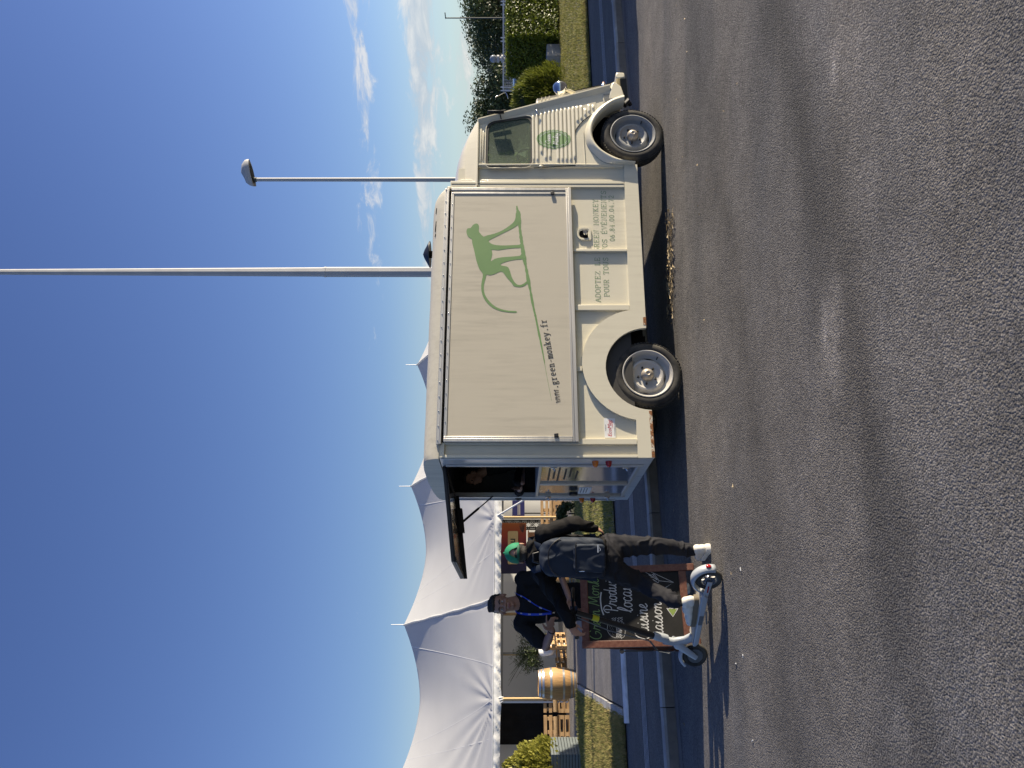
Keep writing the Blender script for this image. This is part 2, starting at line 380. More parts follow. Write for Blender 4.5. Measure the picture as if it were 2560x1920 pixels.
M['drygrass'] = leafmat('dry grass', (0.30, 0.23, 0.10), (0.20, 0.19, 0.06), 0.8, 0.25)
M['hedge'] = leafmat('hedge leaves', (0.075, 0.11, 0.012), (0.19, 0.225, 0.018), 0.45, 0.25)
M['bush'] = leafmat('bush leaves', (0.10, 0.125, 0.018), (0.21, 0.23, 0.035), 0.5, 0.25)
M['ybush'] = leafmat('golden bush leaves', (0.19, 0.195, 0.03), (0.38, 0.36, 0.08), 0.45, 0.3)
M['tree'] = leafmat('tree leaves', (0.035, 0.055, 0.022), (0.075, 0.10, 0.035), 0.5, 0.2)
M['dplant'] = leafmat('dark plant leaves', (0.028, 0.045, 0.016), (0.075, 0.10, 0.035), 0.45, 0.2)
M['bark'] = pm('bark', (0.10, 0.075, 0.05), 0.95, var=0.3, vs_=12, bump=0.8, bs=40)
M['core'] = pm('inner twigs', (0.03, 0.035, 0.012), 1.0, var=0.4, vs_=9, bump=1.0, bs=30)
M['steel'] = pm('galvanised steel', (0.42, 0.42, 0.42), 0.6, metal=0.0, var=0.1, vs_=3, bump=0.05)
M['dsteel'] = pm('dark painted steel', (0.05, 0.06, 0.06), 0.5, var=0.1)
M['straw'] = leafmat('straw bits', (0.26, 0.19, 0.10), (0.46, 0.38, 0.25), 0.8, 0.1)

# ------------------------------------------------------------------ the setting
KH = 0.12
def sheet(name, pts, mat, z):
    o = MB().add([(p.x, p.y, z) for p in pts], [tuple(range(len(pts)))]).build(name, mat, recalc=False)
    return tag(o, kind='structure')
def rquad(s0, s1, t0, t1): return [RF(s0, t0), RF(s1, t0), RF(s1, t1), RF(s0, t1)]
o = MB().add([(-900, -900, -0.03), (900, -900, -0.03), (900, 900, -0.03), (-900, 900, -0.03)], [(0, 1, 2, 3)]).build('ground', M['earth'], recalc=False); tag(o, kind='structure')
sheet('road', rquad(-60, 90, -25, 8.56), M['road'], 0.0)
sheet('pavement', rquad(-60, 90, 8.68, 11.44), M['pave'], KH)
sheet('car_park', rquad(-40, 90, 19.6, 60), M['path'], KH - 0.004)
# footpath to the tent between the lawns
PL0, PL1 = RF(0.12, 11.3), RF(0.78, 19.7)
PR0, PR1 = RF(2.12, 11.3), RF(2.45, 19.7)
sheet('footpath', [PL0, PR0, PR1, PL1], M['path'], KH + 0.004)
LZ = KH + 0.02
sheet('lawn', [RF(2.24, 11.42), RF(60, 11.42), RF(60, 18.6), RF(2.58, 19.55)], M['earth'], LZ)
sheet('lawn', [RF(-30, 11.42), RF(-0.02, 11.42), RF(0.62, 19.55), RF(-30, 19.55)], M['earth'], LZ)
# kerb between road and pavement, stone by stone
kerb = empty('kerb', RF(0, 8.53), THR); tag(kerb, kind='structure')
def kerbstone(L):
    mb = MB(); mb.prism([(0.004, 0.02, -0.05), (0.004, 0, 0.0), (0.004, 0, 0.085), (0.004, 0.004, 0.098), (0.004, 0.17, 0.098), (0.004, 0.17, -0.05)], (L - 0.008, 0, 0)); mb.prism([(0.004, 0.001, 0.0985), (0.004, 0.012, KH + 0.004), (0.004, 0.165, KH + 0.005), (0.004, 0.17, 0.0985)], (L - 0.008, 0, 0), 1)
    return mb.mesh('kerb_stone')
ks = kerbstone(1.0); ks.materials.append(M['kerbd']); ks.materials.append(M['kerb'])  # pale concrete top also carries the sky's reflection in its colour; face darker
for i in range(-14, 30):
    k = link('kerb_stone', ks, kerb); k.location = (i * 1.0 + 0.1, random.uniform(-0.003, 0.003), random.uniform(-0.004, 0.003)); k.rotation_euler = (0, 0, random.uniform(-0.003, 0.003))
# gutter strip in front of the kerb
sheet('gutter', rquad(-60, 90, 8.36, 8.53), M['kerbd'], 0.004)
# four parallel guide lines set in the pavement
for j in range(4):
    mb = MB(); tt = 9.64 + j * 0.085
    mb.add([tuple(RF(s, t, KH + 0.006)) for s, t in ((-20, tt), (40, tt), (40, tt + 0.022), (-20, tt + 0.022))], [(0, 1, 2, 3)])
    tag(mb.build('pavement_guide_line', M['paint'], recalc=False), kind='structure')
# pale dropped kerb where the footpath starts, and the footpath's edging
ek = empty('footpath_kerb', RF(0, 11.08), THR); tag(ek, kind='structure')
me = MB().prism([(0, 0, -0.03), (0, 0, 0.045), (0, 0.03, 0.065), (0, 0.27, 0.07), (0, 0.27, -0.03)], (0.992, 0, 0)).mesh('kerb_stone'); me.materials.append(M['kerbw'])
for i in range(2):
    k = link('kerb_stone', me, ek); k.location = (-0.06 + i * 1.0, 0, KH - 0.035)
for side, (a, b) in enumerate(((PL0, PL1), (PR0, PR1))):
    d = b - a; L = d.length; ang = math.atan2(d.y, d.x)
    e2 = empty('footpath_edging', a + Vector((0, 0, KH)), ang); tag(e2, kind='structure')
    me = MB().box((0.004, -0.06, -0.05), (0.95, 0.06, 0.04)).mesh('edging_stone'); me.materials.append(M['kerb'])
    off = 0.09 if side == 0 else -0.09
    for i in range(int(L / 0.955)):
        k = link('edging_stone', me, e2); k.location = (i * 0.955 + 0.15, off, random.uniform(-0.006, 0.004)); k.rotation_euler = (0, 0, random.uniform(-0.012, 0.012))
jb = MB(); q0, q1 = PL0.lerp(PL1, 0.55), PR0.lerp(PR1, 0.55)
jb.add([tuple(q0 + Vector((0, 0, KH + 0.008))), tuple(q1 + Vector((0, 0, KH + 0.008))), tuple(q1 + RN * 0.04 + Vector((0, 0, KH + 0.008))), tuple(q0 + RN * 0.04 + Vector((0, 0, KH + 0.008)))], [(0, 1, 2, 3)])
tag(jb.build('path_joint', M['kerbd'], recalc=False), kind='structure')

# lawn blades
def grass(name, s0, s1, t0, t1, n, mat, keep=None, hh=0.055, bias=1.0, cat='grass', label=''):
    S = np.random.uniform(s0, s1, n); T = t0 + (t1 - t0) * np.random.uniform(0, 1, n) ** bias
    if keep is not None:
        k = keep(S, T); S, T = S[k], T[k]
    n = len(S); c, s = math.cos(THR), math.sin(THR)
    # clumps
    S += 0.03 * np.sin(T * 37) ; X = S * c - T * s; Y = S * s + T * c
    a = np.random.uniform(0, 2 * np.pi, n); h = hh * np.random.uniform(0.45, 1.35, n); w = np.random.uniform(0.006, 0.013, n)
    h *= 0.75 + 0.5 * np.sin(S * 2.1 + 1.3 * np.sin(T * 1.7)) ** 2
    lean = np.random.normal(0, 0.5, (n, 2)) * h[:, None]
    V = np.zeros((n, 3, 3))
    V[:, 0] = np.stack([X - w * np.cos(a), Y - w * np.sin(a), np.full(n, LZ - 0.005)], 1)
    V[:, 1] = np.stack([X + w * np.cos(a), Y + w * np.sin(a), np.full(n, LZ - 0.005)], 1)
    V[:, 2] = np.stack([X + lean[:, 0], Y + lean[:, 1], LZ + h], 1)
    me = quads_mesh(name, V, 3); o = link(name, me, None, mat)
    return tag(o, label, cat, kind='stuff')
grass('grass', -9.5, 0.66, 11.42, 19.5, 60000, M['grass'], lambda S, T: S < 0.0 + (T - 11.4) * 0.08, label='short green grass on the lawn with the slatted planter')
grass('grass', 2.25, 27, 11.42, 18.5, 105000, M['grass'], lambda S, T: S > 2.26 + (T - 11.4) * 0.045, bias=1.2, label='short green grass on the lawn behind the food truck')
grass('dry_grass', -2.6, 0.6, 11.42, 17, 14000, M['drygrass'], lambda S, T: S < 0.0 + (T - 11.4) * 0.08, hh=0.07, bias=1.8, label='dry straw-coloured grass along the footpath edging')
grass('dry_grass', 12, 27, 11.42, 12.2, 9000, M['drygrass'], None, hh=0.05, bias=1.5, label='dry grass along the lawn edge before the bush')

# straw and litter on the road
def straw_bits(name, C, n, spread, L=(0.02, 0.07), label=''):
    V = []
    for i in range(n):
        x, y = C[0] + random.gauss(0, spread[0]), C[1] + random.gauss(0, spread[1]); a = random.uniform(0, 6.28); l = random.uniform(*L); w = random.uniform(0.0008, 0.0022)
        if len(C) == 4: x, y = C[0] + (C[2] - C[0]) * random.random() + random.gauss(0, spread[0]), C[1] + (C[3] - C[1]) * random.random() + random.gauss(0, spread[1])
        dx, dy = math.cos(a) * l / 2, math.sin(a) * l / 2; px_, py_ = -math.sin(a) * w, math.cos(a) * w; z0 = 0.004 + random.random() * 0.012
        V.append([(x - dx - px_, y - dy - py_, z0), (x + dx - px_, y + dy - py_, z0 + random.uniform(0, 0.02)), (x + dx + px_, y + dy + py_, z0 + 0.003), (x - dx + px_, y - dy + py_, z0 + 0.003)])
    o = link(name, quads_mesh(name, np.array(V)), None, M['straw']); return tag(o, label, 'straw', kind='stuff')
straw_bits('straw_litter', (0.75, 7.95, 1.75, 8.25), 360, (0.08, 0.045), (0.03, 0.10), label='wisps of straw in a strip on the asphalt under the food truck')
straw_bits('straw_litter', (-3.0, 5.2, 3.5, 8.2), 60, (0.8, 0.7), (0.012, 0.035), label='scattered straw bits on the open asphalt')
for i, (x, y) in enumerate(((-1.95, 5.55), (-2.05, 5.72), (-1.32, 5.62), (-2.45, 5.35))):
    mb = MB(); mb.tube([(0, 0, 0.005), (0.015, 0.003, 0.006), (0.026, 0.008, 0.005)], [0.003, 0.0042, 0.003], 6)
    o = mb.build('cigarette_butt', M['paint']); o.location = (x, y, 0); o.rotation_euler = (0, 0, i * 1.7)
    tag(o, ('cigarette butt on the asphalt just behind the scooter wheel', 'cigarette butt on the asphalt, middle one of three', 'cigarette butt on the asphalt under the rear scooter wheel', 'cigarette butt lying farthest from the scooter')[i], 'litter', group='butts on the road')

# ------------------------------------------------------------------ vegetation
def blob_points(n, c, r, shell=0.55, sub=9, seed=0):
    """points spread through a clumpy ellipsoid: sub-lobes on the surface plus interior"""
    rng = np.random.default_rng(seed); lob = rng.normal(size=(sub, 3)); lob /= np.linalg.norm(lob, axis=1, keepdims=True)
    lob *= rng.uniform(0.35, 0.8, (sub, 1)); k = rng.integers(0, sub, n); rr = rng.uniform(0.28, 0.5, sub)
    d = rng.normal(size=(n, 3)); d /= np.linalg.norm(d, axis=1, keepdims=True)
    rad_ = rng.uniform(shell, 1.05, (n, 1)) ** 0.7
    return np.array(c) + (lob[k] + d * rad_ * rr[k][:, None]) * np.array(r), d
def tree(name, base, h, w, n, mat, label, group=None, seed=0, leaf=0.11, trunk_r=0.12, crown0=0.25):
    root = empty(name, base); tag(root, label, 'tree', group)
    mb = MB(); mb.tube([(0, 0, -0.1), (0.03, 0.02, h * 0.25), (-0.04, 0.05, h * 0.6), (0.02, 0, h * 0.85)], [trunk_r, trunk_r * 0.8, trunk_r * 0.5, trunk_r * 0.15], 8)
    rng = random.Random(seed)
    for i in range(7):
        a = rng.uniform(0, 6.28); z0 = h * rng.uniform(0.25, 0.6); r = w * rng.uniform(0.25, 0.42)
        mb.tube([(0, 0, z0), (r * 0.5 * math.cos(a), r * 0.5 * math.sin(a), z0 + h * 0.12), (r * math.cos(a), r * math.sin(a), z0 + h * 0.22)], [trunk_r * 0.45, trunk_r * 0.3, trunk_r * 0.1], 6)
    mb.build('trunk', M['bark'], root, 60)
    P, d = blob_points(n, (0, 0, h * (crown0 + (1 - crown0) * 0.5)), (w * 0.62, w * 0.62, h * (1 - crown0) * 0.62), 0.3, 16, seed)
    nr = d.copy(); nr[:, 2] += 0.5
    link('crown', quads_mesh('crown', leaf_cloud(P, leaf, 0.6, nr)), root, mat)
    return root
for i, (x, y, h, w) in enumerate(((17.8, 66, 6.4, 6.0), (22.3, 64, 5.9, 6.0), (26.8, 67, 5.6, 5.5), (31.5, 66, 7.0, 7.0), (36.0, 68, 7.2, 7.0), (24.5, 75, 6.0, 7.0), (33.5, 78, 6.6, 7.5))):
    tree('tree', (x, y, KH - 0.03), h * .80, w, 8000, M['tree'], ('dark leafy tree behind the car park, nearest the cab roof', 'rounded dark tree, second from the cab roof', 'low dark tree behind the globe lamp', 'tall dark tree behind the thin lamp post', 'tall dark tree at the picture edge past the thin lamp post', 'distant dark tree filling the gap behind the globe lamp', 'distant dark tree behind the thin lamp post')[i], 'trees beyond the car park', seed=i + 3, leaf=0.135, crown0=0.06)

def box_leaves(n, L, W, Hh, z0, round_=0.12, thick=0.14, seed=0):
    rng = np.random.default_rng(seed); areas = np.array([L * Hh, L * Hh, W * Hh, W * Hh, L * W * 1.2]); k = rng.choice(5, n, p=areas / areas.sum())
    u = rng.uniform(-.5, .5, n); v = rng.uniform(0, 1, n); P = np.zeros((n, 3)); D = np.zeros((n, 3)); dep = rng.uniform(-thick, 0.05, n)
    for f in range(5):
        m = k == f
        if f < 2: sg = (-1, 1)[f]; P[m] = np.stack([u[m] * L, np.full(m.sum(), sg * W / 2) + sg * dep[m], z0 + v[m] * Hh], 1); D[m] = (0, sg, 0.35)
        elif f < 4: sg = (-1, 1)[f - 2]; P[m] = np.stack([np.full(m.sum(), sg * L / 2) + sg * dep[m], u[m] * W, z0 + v[m] * Hh], 1); D[m] = (sg, 0, 0.35)
        else: P[m] = np.stack([u[m] * L, (v[m] - .5) * W, z0 + Hh + dep[m] * 0.6], 1); D[m] = (0, 0, 1)
    P += rng.normal(0, 0.018, P.shape)
    return P, D
def hedge(name, base, L, W, z0, z1, n, label, group, leaf=0.042, seed=0):
    root = empty(name, base, THR); tag(root, label, 'hedge', group)
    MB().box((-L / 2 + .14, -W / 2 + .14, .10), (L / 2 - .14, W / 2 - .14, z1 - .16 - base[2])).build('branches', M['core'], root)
    st = MB()
    for i in range(int(L * 3)):
        x = -L / 2 + .2 + i / 3; st.tube([(x, random.uniform(-.2, .2), -0.05), (x + random.uniform(-.1, .1), random.uniform(-.3, .3), z0 + .25 - base[2])], [.025, .015], 5)
    st.build('stems', M['bark'], root)['kind'] = 'stuff'
    P, D = box_leaves(n, L, W, z1 - z0, z0 - base[2], seed=seed)
    link('foliage', quads_mesh('foliage', leaf_cloud(P, leaf, 0.62, D, 1.1)), root, M['hedge'])
    return root
# clipped hedge right of the bush: near left corner at picture position measured on the lawn
hc = RF(19.3, 17.8)
b = hc + RD * 3.5 + RN * 0.9; b.z = KH
hedge('clipped_hedge', tuple(b), 7.0, 1.8, KH + 0.10, 1.80, 52000, 'clipped dark green box hedge with sunlit top past the bush', 'hedges on the lawn', seed=1)
b = RF(10.2, 15.7); b.z = KH  # unseen hedge added to throw a shadow band over lawn and path
hedge('clipped_hedge', tuple(b), 4.6, 1.3, KH + 0.1, 2.75, 9000, 'tall clipped hedge added unseen behind the food truck to cast a shadow band', 'hedges on the lawn', leaf=0.08, seed=2)
# fluffy upright bush next to the hedge
def bush(name, base, rx, rz, n, mat, label, leaf=0.05, asp=0.22, seed=0, cat='bush'):
    root = empty(name, base); tag(root, label, cat)
    rng = np.random.default_rng(seed); st = MB()
    d = rng.normal(size=(n, 3)); d[:, 2] = np.abs(d[:, 2]) * 1.1 + rng.uniform(-.25, .1, n); d /= np.linalg.norm(d, axis=1, keepdims=True)
    lump = 1 + 0.10 * np.sin(d[:, 0] * 7 + seed) * np.sin(d[:, 1] * 6 + 1) + 0.06 * np.sin(d[:, 2] * 13)
    r = rng.uniform(0.62, 1.0, n) ** 0.6 * lump
    P = d * r[:, None] * np.array([rx, rx, rz]); P[:, 2] = np.maximum(P[:, 2] + rz * 0.22, 0.04)
    ax = d + rng.normal(0, 0.35, (n, 3)); ax[:, 2] += 0.8; ax /= np.linalg.norm(ax, axis=1, keepdims=True)
    sd = np.cross(ax, rng.normal(size=(n, 3))); sd /= np.linalg.norm(sd, axis=1, keepdims=True)
    s = (leaf * rng.uniform(.6, 1.3, n))[:, None]
    V = np.stack([P - ax * s, P + sd * s * asp, P + ax * s, P - sd * s * asp], 1)
    link('foliage', quads_mesh('foliage', V), root, mat)
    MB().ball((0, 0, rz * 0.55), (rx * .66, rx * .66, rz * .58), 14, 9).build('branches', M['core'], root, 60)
    for i in range(9):
        a = i * 0.7; st.tube([(0.05 * math.cos(a), 0.05 * math.sin(a), -.05), (rx * .5 * math.cos(a), rx * .5 * math.sin(a), rz * .7)], [.02, .008], 5)
    st.build('stems', M['bark'], root)['kind'] = 'stuff'
    return root
b = RF(16.65, 17.6); bush('bush', (b.x, b.y, KH), 0.90, 1.26, 12000, M['bush'], 'fluffy rounded olive-green bush beside the truck headlamp', 0.075, 0.2, 4)
# low concrete block under the hedge
b = RF(18.9, 18.25)
mb = MB().box((-0.25, -0.25, 0), (0.25, 0.25, 0.46)); o = mb.build('concrete_block', M['kerb'], None, bevel=0.02); o.location = (b.x, b.y, KH); o.rotation_euler = (0, 0, THR)
tag(o, 'low pale concrete block between hedge and bush', 'block')

# ------------------------------------------------------------------ street lights, fence, car park things
def mast(name, base, prof, n, label):
    root = empty(name, base); tag(root, label, 'lamp post'); return root
b = Vector(((1240 - 960) / FPX * 15.5, 15.5, KH))
r = mast('lighting_mast', b, None, 8, 'tall tapered pale steel mast rising beyond the picture behind the truck')
MB().lathe([(0.105, 0), (0.100, 5.25), (0.093, 5.3), (0.046, 13.2)], 8).build('pole', M['steel'], r, 20)
MB().lathe([(0.1045, 5.22), (0.1045, 5.25), (0.102, 5.26)], 8).build('collar', M['steel'], r)
MB().lathe([(0.0, 0), (0.2, 0), (0.2, 0.03), (0.0, 0.03)], 12, (0, 0, 0.0), cap=False).build('base_plate', M['steel'], r)
mb = MB(); mb.bar((0, 0, 13.1), (0.9, 0.2, 13.2), 0.28, 0.12); mb.build('lamp_head', M['steel'], r, bevel=0.03)
yd = 21.0; b = Vector(((1471 - 960) / FPX * yd, yd, KH))
hgt = CAMH + (1280 - 640) / FPX * yd - KH
r = empty('street_lamp', b, rad(-12)); tag(r, 'slim pale street lamp with flat oval head above the cab roof', 'street lamp')
MB().lathe([(0.075, 0), (0.055, hgt * .6), (0.05, hgt)], 12).build('pole', M['steel'], r, 30)
MB().lathe([(0.062, hgt - 0.02), (0.062, hgt + 0.06)], 12).build('joint', M['dsteel'], r, 30)
hd = MB(); ring = []
out2 = catmull([(-.17, -.10), (-.10, -.15), (.15, -.17), (.38, -.13), (.53, 0), (.38, .13), (.15, .17), (-.10, .15), (-.17, .10)], 4, True)
nn = len(out2); lay = [(1.0, 0.0, 0.0), (1.0, 0.05, 0.0), (0.93, 0.12, 0.02), (0.70, 0.20, 0.05), (0.3, 0.235, 0.08)]
vv = []
for sc, z, dx in lay:
    for x, y in out2: vv.append((x * sc + dx * .6, y * sc, hgt + 0.07 + z + x * 0.16))
ff = [(i * nn + k, i * nn + (k + 1) % nn, (i + 1) * nn + (k + 1) % nn, (i + 1) * nn + k) for i in range(4) for k in range(nn)] + [tuple(reversed(range(nn))), tuple(range(4 * nn, 5 * nn))]
h = hd.add(vv, ff).build('lamp_head', M['steel'], r, 40)
lens = MB().add([(x * .72 + .04, y * .72, hgt + 0.066 + x * .72 * 0.16) for x, y in out2], [tuple(range(nn))]); lens.build('lens', M['dsteel'], h)
# fence far behind the bush
fy = 45.0; fx0, fx1 = (1692 - 960) / FPX * fy, (1990 - 960) / FPX * fy
r = empty('railing_fence', (fx0, fy, KH)); tag(r, 'white metal railing fence beyond the clipped hedge', 'fence')
zt = CAMH + (1280 - 1258) / FPX * fy - KH
MB().bar((0, 0, zt), (fx1 - fx0, 0, zt), 0.05, 0.06).build('top_rail', M['paint'], r)
MB().bar((0, 0, zt - .9), (fx1 - fx0, 0, zt - .9), 0.04, 0.05).build('bottom_rail', M['paint'], r)
bars = MB()
for i in range(int((fx1 - fx0) / 0.085)): bars.bar((i * .085, 0, zt - .9), (i * .085, 0, zt), 0.016, 0.016)
o = bars.build('bars', M['paint'], r); o['kind'] = 'stuff'
for x in (0.05, 0.25, 1.85, 2.05, 2.9, 3.1, 5.0, 5.2):
    MB().bar((x, 0.03, 0), (x, 0.03, zt + 0.15), 0.05, 0.05, up=(1, 0, 0)).build('post', M['paint'], r)
# globe lamp
gy = 42.0; gx = (1920 - 147 - 960) / FPX * gy; gz = CAMH + (1280 - 1234) / FPX * gy
r = empty('globe_lamp', (gx, gy, KH)); tag(r, 'small globe lamp on a grey post behind the white railing', 'lamp')
MB().lathe([(0.06, 0), (0.05, gz - KH - .35)], 10).build('post', M['steel'], r, 30)
MB().lathe([(0.20, gz - KH - .5), (0.2, gz - KH - .42), (0.1, gz - KH - .4), (0.1, gz - KH - .34), (0.19, gz - KH - .3), (0.19, gz - KH - .18)], 14).build('collar', M['steel'], r, 30)
MB().ball((0, 0, gz - KH), 0.2, 16, 10).build('globe', pm('smoked globe', (0.28, 0.30, 0.32), 0.15, var=0.05), r, 60)
# thin far street lamp
ty = 60.0; tx = (1920 - 45 - 960) / FPX * ty; tz = CAMH + (1280 - 1114) / FPX * ty - KH
r = empty('thin_lamp_post', (tx, ty, KH)); tag(r, 'thin dark lamp post in front of the far trees', 'lamp post')
MB().lathe([(0.07, 0), (0.045, tz)], 8).build('pole', M['dsteel'], r, 30)
MB().bar((-0.05, 0, tz), (0.42, 0, tz + 0.05), 0.12, 0.07).build('lamp_head', M['dsteel'], r, bevel=0.02)
# ------------------------------------------------------------------ stroke lettering (typewriter capitals, typewriter minuscules, brush script)
def arc(cx, cy, rx, ry, a0, a1, n=10): return [(cx + rx * math.cos(rad(a0 + (a1 - a0) * i / n)), cy + ry * math.sin(rad(a0 + (a1 - a0) * i / n))) for i in range(n + 1)]
SER = True
CAPS = {
 'A': [[(0, 0), (.36, 1), (.44, 1), (.8, 0)], [(.14, .36), (.66, .36)], [(-.08, 0), (.16, 0)], [(.64, 0), (.88, 0)]],
 'D': [[(.1, 0), (.1, 1)], [(0, 0), (.4, 0)] + arc(.4, .5, .36, .5, -90, 90) + [(0, 1)]],
 'O': [arc(.4, .5, .38, .5, 90, 450, 20)], '0': [arc(.4, .5, .33, .5, 90, 450, 20)],
 'P': [[(.12, 0), (.12, 1)], [(0, 1), (.45, 1)] + arc(.45, .74, .3, .26, 90, -90) + [(.12, .48)], [(-.02, 0), (.32, 0)]],
 'T': [[(.4, 0), (.4, 1)], [(0, .78), (.02, 1), (.78, 1), (.8, .78)], [(.22, 0), (.58, 0)]],
 'E': [[(.12, 0), (.12, 1)], [(0, 0), (.74, 0), (.74, .24)], [(0, 1), (.7, 1), (.7, .78)], [(.12, .52), (.5, .52)], [(.5, .4), (.5, .64)]],
 'Z': [[(.06, .8), (.08, 1), (.72, 1), (.04, 0), (.74, 0), (.76, .22)]],
 'L': [[(.18, 0), (.18, 1)], [(.02, 1), (.36, 1)], [(.02, 0), (.74, 0), (.74, .3)]],
 'G': [arc(.42, .5, .38, .5, 50, 350, 16) + [(.8, .42)], [(.5, .42), (.86, .42)], [(.78, .42), (.78, .05)]],
 'R': [[(.12, 0), (.12, 1)], [(0, 1), (.45, 1)] + arc(.45, .75, .27, .25, 90, -90) + [(.12, .5)], [(.42, .5), (.72, 0), (.84, 0)], [(0, 0), (.28, 0)]],
 'N': [[(.1, 0), (.1, 1), (.7, 0), (.7, 1)], [(0, 1), (.1, 1)], [(0, 0), (.24, 0)], [(.56, 1), (.84, 1)]],
 'M': [[(.06, 0), (.08, 1), (.4, .35), (.72, 1), (.74, 0)], [(-.04, 0), (.2, 0)], [(.62, 0), (.86, 0)], [(-.02, 1), (.08, 1)], [(.72, 1), (.84, 1)]],
 'K': [[(.12, 0), (.12, 1)], [(.66, 1), (.14, .42)], [(.3, .6), (.7, 0)], [(0, 0), (.28, 0)], [(0, 1), (.28, 1)], [(.52, 1), (.78, 1)], [(.58, 0), (.84, 0)]],
 'Y': [[(.08, 1), (.4, .5), (.72, 1)], [(.4, .5), (.4, 0)], [(-.04, 1), (.2, 1)], [(.6, 1), (.84, 1)], [(.24, 0), (.56, 0)]],
 'U': [[(.1, 1), (.1, .35)] + arc(.4, .33, .3, .33, 180, 360) + [(.7, 1)], [(-.04, 1), (.26, 1)], [(.56, 1), (.84, 1)]],
 'S': [arc(.4, .75, .29, .25, 20, 270, 10) + arc(.4, .25, .32, .25, 90, -160, 10), [(.7, .78), (.7, 1)], [(.08, .2), (.08, 0)]],
 'V': [[(.04, 1), (.4, 0), (.76, 1)], [(-.08, 1), (.18, 1)], [(.62, 1), (.88, 1)]],
 '6': [[(.66, .95), (.4, .9), (.16, .6), (.1, .3)] + arc(.4, .3, .3, .3, 180, 540, 16)],
 '8': [arc(.4, .75, .25, .24, -90, 270, 14), arc(.4, .26, .31, .26, 90, 450, 14)],
 '4': [[(.56, 0), (.56, 1), (.04, .3), (.78, .3)], [(.38, 0), (.72, 0)]],
 '7': [[(.08, .82), (.08, 1), (.72, 1), (.32, 0)]],
 '2': [arc(.4, .7, .3, .3, 170, -30, 10) + [(.08, .06), (.08, 0), (.74, 0), (.74, .16)]],
 '.': [arc(.4, .05, .05, .05, 0, 360, 6)], ' ': [], '-': [[(.15, .35), (.65, .35)]],
 'w': [[(.0, .62), (.2, 0), (.4, .5), (.6, 0), (.8, .62)], [(-.08, .62), (.14, .62)], [(.66, .62), (.88, .62)], [(.3, .5), (.5, .5)]],
 'g': [arc(.36, .42, .24, .2, 0, 360, 14), [(.54, .55), (.7, .62), (.8, .6)], [(.2, .25), (.14, .14), (.3, .08), (.6, .04), (.7, -.08), (.56, -.24), (.26, -.26), (.1, -.14), (.2, .06)]],
 'r': [[(.22, 0), (.22, .62)], [(.02, .62), (.22, .62)], [(.22, .4), (.4, .58), (.6, .64), (.72, .58)], [(.02, 0), (.5, 0)]],
 'e': [[(.1, .33), (.7, .33)] + arc(.4, .32, .3, .31, 0, 310, 14)],
 'n': [[(.14, 0), (.14, .62)], [(-.02, .62), (.14, .62)], [(.14, .42), (.3, .6), (.48, .63), (.64, .5), (.64, 0)], [(-.02, 0), (.3, 0)], [(.5, 0), (.8, 0)]],
 'm': [[(.02, 0), (.02, .62)], [(-.1, .62), (.02, .62)], [(.02, .45), (.16, .62), (.32, .6), (.4, .48), (.4, 0)], [(.4, .45), (.54, .62), (.7, .6), (.78, .48), (.78, 0)], [(-.1, 0), (.14, 0)], [(.3, 0), (.52, 0)], [(.68, 0), (.92, 0)]],
 'o': [arc(.4, .31, .3, .31, 0, 360, 16)],
 'k': [[(.14, 0), (.14, .95)], [(-.02, .95), (.14, .95)], [(.6, .62), (.16, .25)], [(.32, .38), (.66, 0)], [(-.02, 0), (.3, 0)], [(.46, .62), (.74, .62)], [(.52, 0), (.82, 0)]],
 'y': [[(.04, .62), (.4, .0)], [(.76, .62), (.34, -.16), (.14, -.26), (.02, -.22)], [(-.08, .62), (.18, .62)], [(.62, .62), (.88, .62)]],
 'f': [[(.72, .88), (.6, .96), (.44, .9), (.36, .75), (.36, 0)], [(.1, .6), (.66, .6)], [(.14, 0), (.6, 0)]],
}
CAPS['É'] = CAPS['E'] + [[(.36, 1.12), (.54, 1.34)]]
